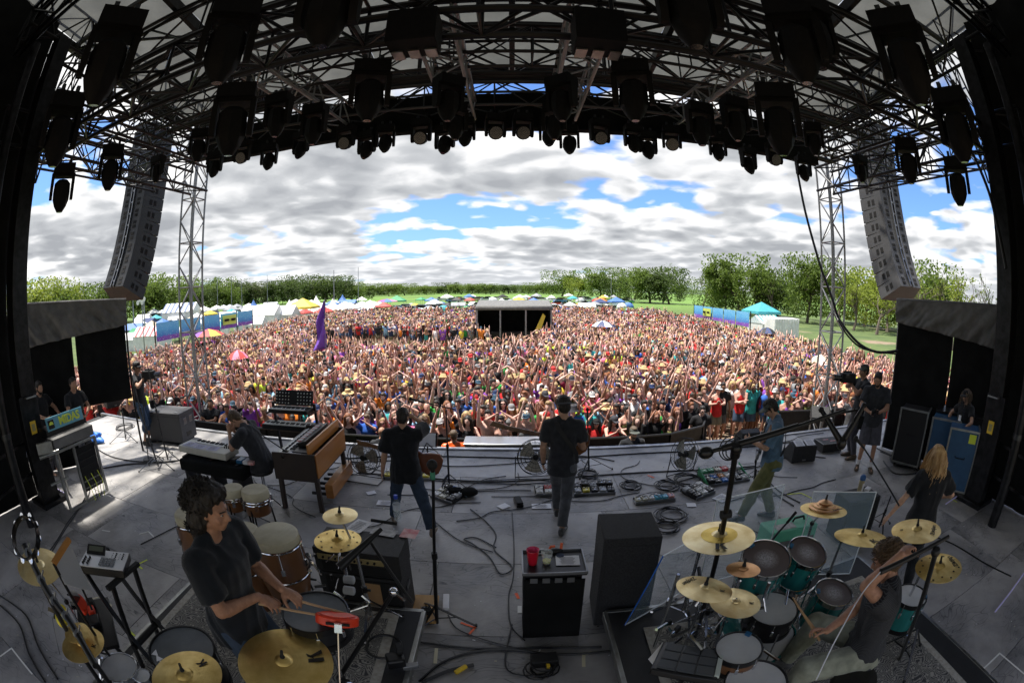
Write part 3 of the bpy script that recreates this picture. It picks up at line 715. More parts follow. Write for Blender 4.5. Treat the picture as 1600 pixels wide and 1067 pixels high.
# ================================================================ FIELD, TREES, TENTS
ORD=['leftmost','second from left','third from left','fourth from left','fifth from left','sixth from left','seventh from left','eighth from left','ninth from left','tenth from left']+[w+' from left' for w in 'eleventh twelfth thirteenth fourteenth fifteenth sixteenth seventeenth eighteenth nineteenth twentieth'.split()]
def uniquify(objs):
    by={}
    for o in objs: by.setdefault(o['label'],[]).append(o)
    for k,v in by.items():
        if len(v)>1:
            v.sort(key=lambda o: math.atan2(o.location.x,o.location.y))
            for i,o in enumerate(v): o['label']=f'{k}, {ORD[i % len(ORD)]}'
mat('bark',(.07,.055,.042),.95,0,(.11,.09,.07),9,.6,20)
def leafmat(n,c,c2):
    m=mat(n,c,.6,0,c2,1.1,spec=.3);t=NT(m.node_tree);b=t.n['Principled BSDF']
    tr=t.new('ShaderNodeBsdfTranslucent');base=b.inputs['Base Color'].links[0].from_socket;t.l.new(base,tr.inputs[0])
    mx=t.new('ShaderNodeMixShader',inp={0: .5});t.l.new(b.outputs[0],mx.inputs[1]);t.l.new(tr.outputs[0],mx.inputs[2]);t.l.new(mx.outputs[0],t.n['Material Output'].inputs[0])
leafmat('leaf_dark',(.05,.08,.02),(.08,.12,.028));leafmat('leaf_mid',(.09,.14,.025),(.14,.20,.035));leafmat('leaf_bright',(.17,.22,.025),(.25,.30,.05));leafmat('leaf_pale',(.11,.13,.06),(.18,.20,.10));leafmat('leaf_pine',(.025,.05,.018),(.04,.075,.025))
def tree_meshes(kind,sd):
    rg=random.Random(sd);tb=MB();lf=MB();H=10.0
    def leafq(p,s):
        n=V((rg.gauss(0,1),rg.gauss(0,1),rg.gauss(0,.8)+.5)).normalized();x,y,_=frame(n);x *= s*.6;y *= s
        lf.add([p-x-y*.6,p+x-y*.4,p+x*.7+y*.6,p-x*.6+y*.8],[(0,1,2,3)])
    tips=[]
    def branch(p,d,L,r,lev):
        pts=[p];q=p
        for k in range(3):
            d=(d+V((rg.gauss(0,.16),rg.gauss(0,.16),rg.gauss(.05,.08)))).normalized();q=q+d*L/3;pts.append(q)
        tb.tube(pts,[r,r*.8,r*.62,r*.45],5 if lev<2 else 3,caps=False)
        if lev >= (3 if kind != 'bare' else 4): tips.append((q,d));return
        if lev >= 2: tips.append((pts[2],d))
        for k in range(3+(lev == 0)*3 if lev<2 else rg.choice((2,3))):
            a=rg.uniform(0,6.28);sp=rg.uniform(.45,.95) if lev else rg.uniform(.5,1.1);x,y,_=frame(d)
            nd=(d*math.cos(sp)+(x*math.cos(a)+y*math.sin(a))*math.sin(sp)+V((0,0,.15))).normalized()
            st=pts[rg.choice((1,2,3)) if lev else rg.choice((2,3,3))];branch(st,nd,L*rg.uniform(.55,.78),r*.55,lev+1)
    if kind == 'pine':
        tb.tube([(0,0,0),(0,0,H)],[.16,.03],6)
        for k in range(46):
            z=H*(.16+.8*k/46);rr=2.3*(1-(z/H)) ** .8+.2
            for j in range(6):
                a=rg.uniform(0,6.28);e=V((math.cos(a),math.sin(a),-.12))*rr*rg.uniform(.6,1.1)
                for s_ in (.3,.5,.7,.85,1.0): leafq(V((0,0,z))+e*s_+V((rg.gauss(0,.12),rg.gauss(0,.12),rg.gauss(0,.1))),.22)
    else:
        w={'round': 2.6,'broad': 2.9,'bare': 3.2,'sparse': 3.1,'tall': 2.9}[kind]
        branch(V((0,0,0)),V((0,0,1)),w,.20,0)
        zc=max(t[0].z for t in tips);k_=H/zc
        n_per,spread,ls={'round': (80,.72,.17),'broad': (78,.7,.17),'bare': (3,.22,.09),'sparse': (26,.5,.11),'tall': (72,.6,.15)}[kind]
        for q,d in tips:
            if rg.random()<.08: continue
            cr=spread*rg.uniform(.6,1.3)
            for j in range(n_per): leafq(q+V((rg.gauss(0,cr*.55),rg.gauss(0,cr*.55),rg.gauss(0,cr*.42))),ls*rg.uniform(.6,1.3))
        if kind in ('round','broad','tall'): # low skirt of leaves, as field trees have
            for j in range(1900):
                a=rg.uniform(0,6.28);z=rg.uniform(.6,6.5);rr=rg.uniform(.6,1)*(2.2+1.3*math.sin(min(1,z/5)*1.6))*(1+.25*math.sin(a*3+sd))
                leafq(V((math.cos(a)*rr,math.sin(a)*rr,z)),.17)
        tb.v=[tuple(V(p)*k_) for p in tb.v];lf.v=[tuple(V(p)*k_) for p in lf.v]
    return tb,lf
TREES={}
def tree(kind,sd,leaf,loc,h,w=1.0,label='',group='trees round the field'):
    key=(kind,sd,leaf)
    if key not in TREES:
        tb,lf=tree_meshes(kind,sd);TREES[key]=(tb.mesh('trunk','bark'),lf.mesh('crown',leaf,False))
    t=thing('tree',label,'tree',loc,random.uniform(0,6.28),group);s=h/10;t.scale=(s*w,s*w,s)
    link('trunk',TREES[key][0],t);link('crown',TREES[key][1],t);return t
TOPS={40: 447,72: 446,100: 447,122: 440,133: 442,118: 455,148: 446,170: 447,228: 437,250: 436,272: 439,212: 452,878: 427,902: 435,938: 424,955: 422,990: 420,1016: 419,1036: 406,1046: 425,968: 430,1068: 443,1098: 414,1112: 440,1133: 407,1158: 399,1183: 401,1205: 411,1216: 430,1262: 400,
        1335: 421,1372: 428,1352: 426,1388: 432,1310: 418,1462: 400,1490: 408,1548: 408,1430: 420,1240: 440}
def top_h(px,dist,py=None):
    p=PH(px,TOPS[px] if py is None else py,dist);return max(3.0,(p.z-gz(p.x,p.y))*.86)
def pxd(px,dist,z=None):
    d=ray(px,450+abs(px-800)*.05);k=dist/math.hypot(d.x,d.y);x,y=d.x*k,d.y*k;return V((x,y,gz(x,y) if z is None else z))
TR=[]
rg=random.Random(5)
# right side, individually placed (pixel column, distance, height, width, kind, leaf, words)
for px,ds,h,w,kind,lf,lab in (
    (878,235,10.5,1.25,'round','leaf_mid','rounded green tree at the left end of the right tree row'),(902,215,7.5,1.2,'broad','leaf_bright','low bright green tree beside the rounded end tree'),
    (938,190,11,1.15,'round','leaf_mid','broad green tree behind the blue canopies'),(955,186,12,.9,'sparse','leaf_mid','thin-topped tree behind the broad green tree'),
    (990,150,11.5,1.1,'broad','leaf_mid','leafy tree left of the tallest mid-field tree'),(1016,142,11,1.15,'broad','leaf_mid','wide dark tree below the tallest mid-field tree'),
    (1036,148,15,.8,'sparse','leaf_mid','tallest mid-field tree with an open crown'),(1046,136,9.5,1.1,'round','leaf_dark','short dark tree right of the tallest mid-field tree'),
    (968,175,8,1.2,'round','leaf_dark','dark low tree in the middle of the right tree row'),(1068,240,8,1.3,'round','leaf_mid','distant low tree in the gap of the right tree row'),
    (1098,112,11.5,.95,'bare','leaf_pale','half-bare twiggy tree left of the big trees'),(1112,100,6.5,1.1,'round','leaf_mid','bushy low tree under the half-bare tree'),
    (1133,92,10.5,1.0,'broad','leaf_mid','left one of the big trees above the right banner'),(1158,88,11.5,1.05,'tall','leaf_mid','tallest of the big trees above the right banner'),
    (1183,84,11.5,1.05,'broad','leaf_mid','big leafy tree above the striped canopy'),(1205,80,10,.9,'sparse','leaf_mid','open-crowned tree right of the big trees'),
    (1216,86,7,1.1,'round','leaf_dark','dark bush-like tree above the white container'),(1262,72,10.5,.85,'tall','leaf_mid','upright leafy tree left of the right tower'),
    (1335,62,8.6,1.15,'sparse','leaf_bright','yellow-green open tree just right of the right tower'),(1372,58,8.2,1.15,'sparse','leaf_bright','yellow-green tree beside the right wing screen'),
    (1352,75,9,1.1,'broad','leaf_bright','bright tree behind the two yellow-green trees'),(1388,66,6.5,1.2,'round','leaf_bright','low bright tree at the screen edge'),(1310,80,8,1.1,'tall','leaf_mid','leafy tree directly behind the right tower'),
    (1462,50,10.2,1.1,'bare','leaf_bright','bare spreading tree above the right wing screen'),(1490,48,9.2,1.0,'sparse','leaf_bright','sparse tree right of the bare spreading tree'),(1548,40,9.0,.9,'bare','leaf_mid','twiggy tree beside the right roof column'),
    (1430,75,7,1.3,'round','leaf_mid','green tree low behind the right screen'),(1240,110,7.5,1.5,'round','leaf_mid','distant green tree left of the upright tree')):
    ds *= 1.15;h=top_h(px,ds);TR.append(tree(kind,(px % 2),lf,pxd(px,ds),h,w*1.05,lab))
# left: near bright trees, pines, then a long belt
for px,ds,h,w,kind,lf,lab in (
    (40,105,12,1.3,'round','leaf_bright','bright tree at the far left behind the flagpole'),(72,100,13,1.3,'round','leaf_bright','bright yellow-green tree right of the flagpole'),(100,104,12.5,1.2,'broad','leaf_bright','bright yellow-green tree above the left valance'),
    (122,112,15.5,1.0,'pine','leaf_pine','pair pine tree, left one'),(133,110,14.5,1.1,'pine','leaf_pine','pair pine tree, right one'),(118,98,9,1.3,'round','leaf_mid','mid green tree under the pines'),
    (148,108,13.5,1.2,'broad','leaf_mid','mid green tree right of the pines'),(170,110,13,1.2,'round','leaf_dark','dark tree behind the left line array'),(228,108,14,1.2,'round','leaf_mid','bright leafy tree right of the left line array'),
    (250,110,15,1.2,'broad','leaf_mid','tall green tree left of the left tower'),(272,118,14.5,1.2,'round','leaf_mid','green tree just behind the left tower'),(212,120,11,1.4,'round','leaf_dark','dark tree low behind the left line array')):
    ds *= 1.15;h=top_h(px,ds);TR.append(tree(kind,(px % 2),lf,pxd(px,ds),h,w*1.05,lab))
for i in range(30):
    px=292+i*9.8+rg.uniform(-3,3);u=i/29
    ds=190+60*u+rg.uniform(-12,12);h=top_h(px,ds,(437 if u<.5 else 432 if u<.82 else 432+(u-.82)*75)+3+rg.uniform(-3,4))
    kind=rg.choice(('round','broad','round','tall','pine'));lf='leaf_pine' if kind == 'pine' else rg.choice(('leaf_dark','leaf_mid','leaf_dark','leaf_pale'))
    TR.append(tree(kind,i % 2,lf,pxd(px,ds),h,1.5 if kind != 'pine' else 1.1,{'leaf_pine': 'dark pine in the tree belt behind the left tents','leaf_dark': 'dark green tree in the belt behind the left tents','leaf_mid': 'mid green tree in the belt behind the left tents','leaf_pale': 'pale budding tree in the belt behind the left tents'}[lf]))
for i in range(26): # far row in the middle
    px=585+i*11.5+rg.uniform(-3,3);lf=rg.choice(('leaf_dark','leaf_mid','leaf_mid'))
    TR.append(tree(rg.choice(('round','broad')),i % 2,lf,pxd(px,400+rg.uniform(-30,50)),rg.uniform(6.5,8.8),2.2,'small distant tree in the row beyond the camping field, '+('darker' if lf == 'leaf_dark' else 'lighter')+' green'))
uniquify(TR)
# ---------------------------------------------------------------- tents, canopies, cars
PAL=dict(white=(.78,.78,.76),blue=(.06,.16,.42),red=(.5,.05,.04),grey=(.25,.26,.28),green=(.04,.25,.10),yellow=(.65,.48,.05),orange=(.65,.2,.03),teal=(.05,.32,.36),navy=(.03,.05,.14),tan=(.42,.35,.25),silver=(.45,.47,.5),black=(.02,.02,.02),purple=(.2,.07,.32),pink=(.6,.18,.3))
for k_,v_ in PAL.items(): mat('tarp_'+k_,v_,.65,0,tuple(x*.8 for x in v_),2,.15,6)
mat('car_glass',(.02,.025,.03),.1)
for k_ in ('white','silver','black','red','blue','grey','tan','green'): mat('paint_'+k_,PAL[k_],.25,.2,coat=.6)
FM={}
def canopy_mesh(kind):
    if kind in FM: return FM[kind]
    if kind == 'canopy':
        r=MB();r.add([(-1.5,-1.5,2.1),(1.5,-1.5,2.1),(1.5,1.5,2.1),(-1.5,1.5,2.1),(0,0,3.0),(-1.55,-1.55,1.85),(1.55,-1.55,1.85),(1.55,1.55,1.85),(-1.55,1.55,1.85)],
              [(0,1,4),(1,2,4),(2,3,4),(3,0,4),(5,6,1,0),(6,7,2,1),(7,8,3,2),(8,5,0,3)])
        l=MB();l.box((-1.45,-1.45,.95),(.05,.05,1.9));leg=l
        FM[kind]=[('roof',r),('leg',leg)]
    elif kind == 'marquee':
        r=MB();r.add([(-3,-2,2.2),(3,-2,2.2),(3,2,2.2),(-3,2,2.2),(-3,0,3.5),(3,0,3.5)],[(0,1,5,4),(2,3,4,5),(1,2,5),(3,0,4)])
        w=MB();w.box((0,.05,1.1),(5.9,3.8,2.2));FM[kind]=[('roof',r),('wall',w)]
    elif kind == 'peak':
        r=MB();r.lathe([(2.1,2.2),(1.3,2.6),(.6,3.4),(.15,4.2),(.02,4.5)],8,bot=False);w=MB();w.box((0,.1,1.1),(3.6,3.4,2.2));FM[kind]=[('roof',r),('wall',w)]
    elif kind == 'dome':
        r=MB();r.lathe([(1.5,0),(1.42,.5),(1.1,1.0),(.6,1.3),(.02,1.42)],8,Matrix.Diagonal((1.1,.9,1,1)));d=MB();d.add([(-.45,-1.29,.08),(.45,-1.29,.08),(0,-.93,1.0)],[(0,1,2)]);FM[kind]=[('shell',r),('door_flap',d)]
    elif kind == 'car':
        b=MB();pr=[(-2.15,.35),(2.15,.35),(2.2,.8),(1.9,.98),(1.1,1.05),(-2.0,1.02),(-2.2,.8)];b.prism(pr,Matrix.Translation((0,.85,0)) @ Matrix.Rotation(R(90),4,'X'),1.7)
        g=MB();pr=[(-1.7,1.0),(1.05,1.0),(.45,1.48),(-1.35,1.5)];g.prism(pr,Matrix.Translation((0,.74,0)) @ Matrix.Rotation(R(90),4,'X'),1.48)
        w=MB();w.cyl((-1.35,-.86,.33),(-1.35,-.66,.33),.33,n=12);FM[kind]=[('body',b),('windows',g),('wheel',w)]
    return FM[kind]
FMM={}
def field_thing(kind,colr,loc,s=1.0,rz_=0,zone='',grp=''):
    lab={'canopy': f'{colr} peaked pop-up canopy {zone}','marquee': f'{colr} ridge marquee tent {zone}','peak': f'{colr} high-peaked pagoda tent {zone}','dome': f'{colr} dome camping tent {zone}','car': f'{colr} car parked {zone}'}[kind]
    t=thing({'canopy': 'canopy','marquee': 'marquee','peak': 'pagoda_tent','dome': 'dome_tent','car': 'parked_car'}[kind],lab,'car' if kind == 'car' else ('canopy' if kind == 'canopy' else 'tent'),loc,rz_,grp);t.scale=(s,s,s)
    for pn,mb in canopy_mesh(kind):
        m=('paint_' if kind == 'car' else 'tarp_')+colr
        if pn in ('windows',): m='car_glass'
        if pn in ('wheel',): m='rubber'
        if pn in ('leg',): m='hardware'
        if pn == 'wall': m='tarp_white' if colr == 'white' else 'tarp_grey'
        if pn == 'door_flap': m='tarp_grey'
        k=(kind,pn,m)
        if k not in FMM: FMM[k]=mb.mesh(pn,m,False)
        if pn == 'wheel':
            for x in (0,2.65):
                for y in (0,1.52): link('wheel',FMM[k],t,(x,y,0))
        elif pn == 'leg':
            for x in (0,2.9):
                for y in (0,2.9): link('leg',FMM[k],t,(x,y,0))
        else: link(pn,FMM[k],t)
    return t
FT=[]
def spread(n,pxr,dr,kinds,cols,zone,grp,sd,smin=.9,smax=1.15):
    rg=random.Random(sd)
    for i in range(n):
        px=pxr[0]+(pxr[1]-pxr[0])*(i+rg.random())/n;ds=rg.uniform(*dr);kd=rg.choice(kinds);c=rg.choice(cols)
        if kd == 'car' and 'paint_'+c not in MATS: c=rg.choice(('white','silver','black','grey'))
        p=pxd(px,ds);ob=[q for q in FT if (q.location-p).length<2.7]
        if ob: continue
        FT.append(field_thing(kd,c,p,rg.uniform(smin,smax)*{'dome': .8,'marquee': .5,'canopy': .72,'peak': .6,'car': .85}.get(kd,1),rg.uniform(-.5,.5) if kd != 'car' else rg.uniform(-.4,.4),zone,grp))
allc=['white']*9+['silver','silver','grey','black','blue','silver','blue','red','grey','green','navy','orange','teal','yellow','tan']
spread(50,(615,965),(82,96),('canopy','car','dome','car','car','marquee','dome'),allc,'in the front row of the camping field','tents and cars of the camping field',11)
spread(60,(640,985),(94,125),('canopy','car','car','dome','car','dome'),allc,'in the middle of the camping field','tents and cars of the camping field',12)
spread(70,(690,985),(128,185),('canopy','car','car','dome'),allc,'at the back of the camping field','tents and cars of the camping field',13,1.1,1.4)
spread(14,(560,650),(80,100),('canopy','car','canopy','dome'),['white','blue','green','yellow','white','teal'],'beyond the end of the vendor row','tents and cars of the camping field',14)
spread(34,(200,400),(46,62),('canopy','canopy','marquee'),['white','white','blue','teal','red','green','white','tan'],'behind the left banner','tents left of the crowd',15)
spread(50,(205,520),(64,88),('canopy','canopy','marquee','car'),['white','white','blue','navy','white','red','yellow','silver','teal'],'in the middle of the left tent field','tents left of the crowd',16)
spread(60,(215,575),(90,130),('marquee','canopy','car','peak','canopy'),['white','white','blue','silver','grey','blue','white'],'at the back of the left tent field','tents left of the crowd',17,1.1,1.4)
spread(9,(455,585),(62,74),('marquee','peak','marquee','canopy'),['white','white','white','grey'],'in the white vendor row','vendor tents',18,1.1,1.3)
spread(5,(560,600),(74,84),('canopy',),['white','red','white'],'at the end of the white vendor row','vendor tents',19,1.1,1.3)
for px,ds,kd,c,s,z in ((408,57,'marquee','white',.85,'next to the left banner scaffold'),(436,58,'marquee','white',.8,'left of the yellow canopy'),(473,60,'canopy','yellow',1.2,'over the white vendor stall'),(520,66,'peak','white',.75,'behind the purple flag'),(494,78,'peak','white',.85,'behind the yellow canopy'),
                            (1190,54,'canopy','teal',1.15,'between the right banner and the container'),(620,88,'canopy','green',1.1,'with yellow top at the field edge'),(963,92,'canopy','blue',.95,'at the right end of the camping field'),(938,90,'canopy','navy',.85,'next to the blue end canopy')):
    FT.append(field_thing(kd,c,pxd(px,ds),s,0.1,z,'canopies picked out at the crowd edge'))
# striped marquee
mat('stripe_blue',(.8,.8,.8),.6)
def stripes(name,c1,c2,sc,axis=0):
    m=MATS[name];t=NT(m.node_tree);b=t.n['Principled BSDF'];tc=t.new('ShaderNodeTexCoord').outputs['Object'];sp=t.new('ShaderNodeSeparateXYZ',inp={0: tc})
    s=t.math('GREATER_THAN',t.math('FRACT',t.math('MULTIPLY',sp.outputs[axis],sc)),.5);t.l.new(t.mix(s,c1,c2),b.inputs['Base Color'])
stripes('stripe_blue',(.78,.78,.78),(.03,.07,.2),1.1)
mat('stripe_teal',(.8,.8,.8));stripes('stripe_teal',(.78,.78,.78),(.05,.35,.4),1.0);mat('stripe_red',(.8,.8,.8));stripes('stripe_red',(.78,.78,.78),(.5,.04,.05),1.0)
for px,ds,m,lab,s in ((283,82,'stripe_blue','blue and white striped marquee behind the left tower',1.1),(235,45,'stripe_red','red and white striped tent roof beside the left wing screen',.6),(1197,50,'stripe_teal','teal and white striped canopy right of the right banner',.6)):
    t=thing('striped_tent',lab,'tent',pxd(px,ds),.3);t.scale=(s,)*3
    for pn,mb in canopy_mesh('marquee'): link(pn,mb.mesh(pn,m if pn == 'roof' else 'tarp_white',False),t)
uniquify(FT)
# ---------------------------------------------------------------- banners on scaffolds
def banner_mat(nm,yel):
    m=mat(nm,(.1,.3,.5),.6);t=NT(m.node_tree);b=t.n['Principled BSDF'];tc=t.new('ShaderNodeTexCoord').outputs['Generated'];sp=t.new('ShaderNodeSeparateXYZ',inp={0: tc})
    wv=t.math('ADD',sp.outputs[2],t.math('MULTIPLY',t.noise(tc,5,3),.25));col=t.ramp(wv,[(.0,(.20,.05,.35)),(.33,(.22,.07,.42)),(.42,(.06,.22,.55)),(.75,(.10,.40,.68)),(1,(.14,.45,.72))])
    k=t.mapr(t.noise(tc,14,2),.62,.66,0,.7);col=t.mix(k,col,(.55,.75,.8));t.l.new(col,b.inputs['Base Color'])
banner_mat('banner_blue',0);mat('banner_yellow',(.55,.65,.12),.6)
def banner(p0,p1,n,ztop,h,label,yi):
    p0,p1=V(p0),V(p1);t=thing('banner_scaffold',label,'banner',(p0.x,p0.y,GZ));d=p1-p0;L=d.length/n;dn=d.normalized();nn=V((-dn.y,dn.x,0))
    if nn.dot(V((0,0,0))-p0)<0: nn=-nn
    for i in range(n+1):
        p=p0+dn*L*i;b_=MB();b_.cyl((p.x,p.y,GZ),(p.x,p.y,ztop+.1),.06,n=6);b_.obj('post','truss_steel',t,world=True)
    for i in range(n):
        a=p0+dn*(L*i+.08)+nn*.08;b=p0+dn*(L*(i+1)-.08)+nn*.08;b_=MB()
        b_.grid(lambda u,v: a.lerp(b,u)+nn*.05*math.sin(u*7+i)+V((0,0,ztop-h+v*h)),10,4);o=b_.obj('banner_panel','banner_blue',t,world=True)
        if i == yi:
            b_=MB();b_.grid(lambda u,v: a.lerp(b,.08+u*.84)+nn*(.05*math.sin(u*7+i)+.1)+V((0,0,ztop-h*.75+v*h*.62)),6,2);y=b_.obj('yellow_sign','banner_yellow',o,world=True)
            for w0,txt in ((.28,1),(.68,1)):
                b_=MB()
                for q in range(4): b_.bar(a.lerp(b,w0-.10+q*.06)+nn*.2+V((0,0,ztop-h*.52)),a.lerp(b,w0-.10+q*.06)+nn*.2+V((0,0,ztop-h*.36)),.22,.02,nn)
                b_.obj('lettering','black_metal',o,world=True)
banner((-21.9,20.9,0),(-21.9,33.5,0),5,1.55,1.15,'blue and purple banners on a scaffold along the left side of the crowd',3)
banner((19.2,32.7,0),(19.2,45,0),5,1.33,1.2,'blue and purple banners on a scaffold along the right side of the crowd',3)
# container, front-of-house booth
t=thing('shipping_container','white shipping container right of the striped canopy','container',(27.5,40,GZ),.1)
b_=MB();b_.box((0,0,1.0),(3.6,2.0,2.0));b_.obj('body','tarp_white',t,bev=.03)
for e in range(10): b_=MB();b_.box((-1.66+e*.37,-1.02,1.0),(.16,.05,1.8));b_.obj('rib','tarp_white',t)
t=thing('mixing_booth','black front-of-house mixing booth with a grey roof in the middle of the crowd','booth',(.15,35,GZ))
b_=MB();b_.grid(lambda u,v: V((-2.78+u*5.56,-2.15+v*3.4,3.02+v*.35+.02*mnoise.noise(V((u*30,v*5,0))))),60,8);b_.add([(-2.8,-2.2,3.05),(2.8,-2.2,3.05),(2.8,-2.2,2.75),(-2.8,-2.2,2.75)],[(0,1,2,3)]);o=b_.obj('roof','valance_grey',t);q=o.modifiers.new('s','SOLIDIFY');q.thickness=.02
for x in (-2.7,-1.0,.85,2.7): b_=MB();b_.box((x,-2.1,1.4),(.11,.11,2.75));b_.obj('post','tower_alu',t)
for a,b in (((-2.72,1.2),(2.72,1.2)),((-2.72,-2.0),(-2.72,1.2)),((2.72,-2.0),(2.72,1.2))): drape((*a,0),(*b,0),.0,2.9,'wall_cloth','black_fabric',.02,30,6).parent=t
b_=MB();b_.box((0,-1.2,1.0),(3.4,.7,.15));b_.box((0,-1.2,.5),(3.2,.6,.9));b_.obj('mixing_desk','black_metal',t)
b_=MB();b_.add([(1.5,-1.9,1.2),(2.1,-1.9,2.5),(2.3,-1.9,2.3),(1.95,-1.9,1.25)],[(0,1,2,3)]);b_.obj('flag_cloth','tarp_yellow',t)
# flags, umbrellas, poles
t=thing('flag','purple flag on a tall pole held up in the crowd','flag',(-8.9,20.0,GZ))
b_=MB();b_.cyl((0,0,0),(.12,0,4.1),.018,n=6);b_.obj('pole','hardware',t)
mat('flag_purple',(.16,.06,.38),.7);b_=MB();b_.grid(lambda u,v: V((.1-u*.75*(1-v) ** .7+.1*math.sin(v*6)*u,.12*math.sin(u*6+v*9),4.0-(1-v)*2.3-.15*u)),10,16);o=b_.obj('cloth','flag_purple',t);q=o.modifiers.new('s','SOLIDIFY');q.thickness=.004
t=thing('flagpole','tall flagpole with a yellow flag at the far left','flagpole',pxd(59,62));b_=MB();b_.cyl((0,0,0),(0,0,5.2),.04,n=6);b_.obj('pole','tarp_white',t);b_=MB();b_.grid(lambda u,v: V((u*1.0,.1*math.sin(u*6),3.9+v*1.3-u*.3)),6,4);b_.obj('cloth','tarp_yellow',t)
def umbrella(loc,cols,label,r=1.0,hgt=2.2):
    t=thing('umbrella',label,'umbrella',loc);b_=MB();b_.cyl((0,0,0),(0,0,hgt),.015,n=6);b_.obj('pole','hardware',t)
    for i in range(8):
        a0,a1=i*math.pi/4,(i+1)*math.pi/4;b_=MB();pf=[(.02,0),(r*.55,-.12),(r,-.38)]
        b_.add([(math.cos(a)*q,math.sin(a)*q,hgt+z) for q,z in pf for a in (a0,a1)],[(0,1,3,2),(2,3,5,4)]);b_.obj('panel','tarp_'+cols[i % len(cols)],t)
umbrella((-18.3,22.5,GZ),['red','orange','yellow','green','blue','purple','red','yellow'],'large rainbow umbrella at the left edge of the crowd',1.1,2.5)
umbrella((6.3,31,GZ),['white','navy'],'navy and white golf umbrella right of the mixing booth',.8,2.15)
umbrella((-17.5,62,GZ),['red','purple','blue','pink'],'pink and blue umbrella near the vendor row',1.6,2.9)
umbrella((13.0,15.5,GZ),['tan','white'],'faded tan parasol over the right part of the crowd',.55,2.05)
umbrella((-12.3,17.3,GZ),['pink','red'],'pink umbrella in the left part of the crowd',.55,2.0)
umbrella((17.0,26.5,GZ),['black','navy'],'black umbrella below the right banner',.7,2.2)
PO=[]
for px,ds,h in ((340,105,8),(362,105,8.5),(378,107,8),(418,110,9),(560,100,9.5),(522,80,8),(208,60,6.5),(225,52,6),(955,130,8),(1010,300,10)):
    p=pxd(px,ds);b_=MB();b_.cyl((0,0,0),(0,0,h),.09,.06,n=6);o=b_.obj('light_pole','tarp_grey');o.location=p;tag(o,'thin grey light pole standing among the far tents','pole','light poles');PO.append(o)
uniquify(PO)
t=thing('lamp_cluster','cluster of white floodlights behind the bottom of the left line array','floodlight',pxd(222,40))
b_=MB();b_.cyl((0,0,0),(0,0,4.3),.05,n=6);b_.obj('pole','hardware',t)
for k in range(4): b_=MB();b_.lathe([(.03,-.1),(.18,.0),(.2,.05)],10,Matrix.Translation((-.45+k*.3,-.1,4.35+(k % 2)*.25)) @ Matrix.Rotation(R(90),4,'X'));b_.obj('lamp','tarp_white',t)
# ================================================================ CROWD
mat('top_cloth',rough=.85,objcol=True,nscale=9,bump=.25,bscale=60,spec=.2);mat('hair_obj',rough=.6,objcol=True,nscale=40,bump=.5,bscale=90);mat('crowd_mix',rough=.75,attr='Col',nscale=15,spec=.25)
Cc=random.Random(21)
POSES={
 'clapping overhead': dict(hl=(-.04,.18,2.0),hr=(.05,.20,2.0),el=(-1,.3,.1),er=(1,.3,.1),hdl=(.2,.0,1),hdr=(-.2,0,1),pnl=(1,0,0),pnr=(-1,0,0)),
 'both arms raised in a wide V': dict(hl=(-.42,.12,1.95),hr=(.42,.12,1.95),el=(-1,-.2,-.3),er=(1,-.2,-.3)),
 'both arms straight up': dict(hl=(-.16,.15,2.05),hr=(.18,.12,2.06),el=(-1,0,0),er=(1,0,0)),
 'right fist in the air': dict(hl=(-.18,.34,1.15),hr=(.22,.18,2.05),el=(-1,-.3,-.8),er=(1,0,0)),
 'left hand raised': dict(hl=(-.26,.16,2.02),hr=(.28,.15,.95),el=(-1,0,0),er=(1,-.3,-.6)),
 'clapping at chest height': dict(hl=(-.03,.36,1.32),hr=(.05,.36,1.34),el=(-1,-.1,-.8),er=(1,-.1,-.8),hdl=(.15,.5,.8),hdr=(-.15,.5,.8),pnl=(1,0,0),pnr=(-1,0,0)),
 'holding up a phone': dict(hl=(-.06,.36,1.62),hr=(.10,.34,1.70),el=(-1,0,-.8),er=(1,0,-.6)),
 'hands cupped round the mouth': dict(hl=(-.10,.17,1.60),hr=(.10,.17,1.60),el=(-1,.3,-.4),er=(1,.3,-.4)),
 'hands on the head': dict(hl=(-.09,.02,1.76),hr=(.10,.0,1.77),el=(-1,.1,.1),er=(1,.1,.1)),
 'arms hanging down': dict(),
 'arms crossed': dict(hl=(.10,.24,1.24),hr=(-.10,.28,1.22),el=(-1,-.2,-.5),er=(1,-.2,-.5)),
}
ARM_W=['clapping overhead']*6+['both arms raised in a wide V']*3+['both arms straight up']*3+['right fist in the air']*3+['left hand raised']*2+['clapping at chest height']*6+['holding up a phone']*2+['hands cupped round the mouth','hands on the head','hands on the head']+['arms hanging down']*5+['arms crossed']
TPL={}
def nump(me):
    me.calc_loop_triangles();v=np.empty(len(me.vertices)*3);me.vertices.foreach_get('co',v);f=np.empty(len(me.loop_triangles)*3,int);me.loop_triangles.foreach_get('vertices',f);return v.reshape(-1,3),f.reshape(-1,3)
def dec_mesh(me,ratio):
    o=bpy.data.objects.new('t',me);d=o.modifiers.new('d','DECIMATE');d.ratio=ratio;return evald(o)
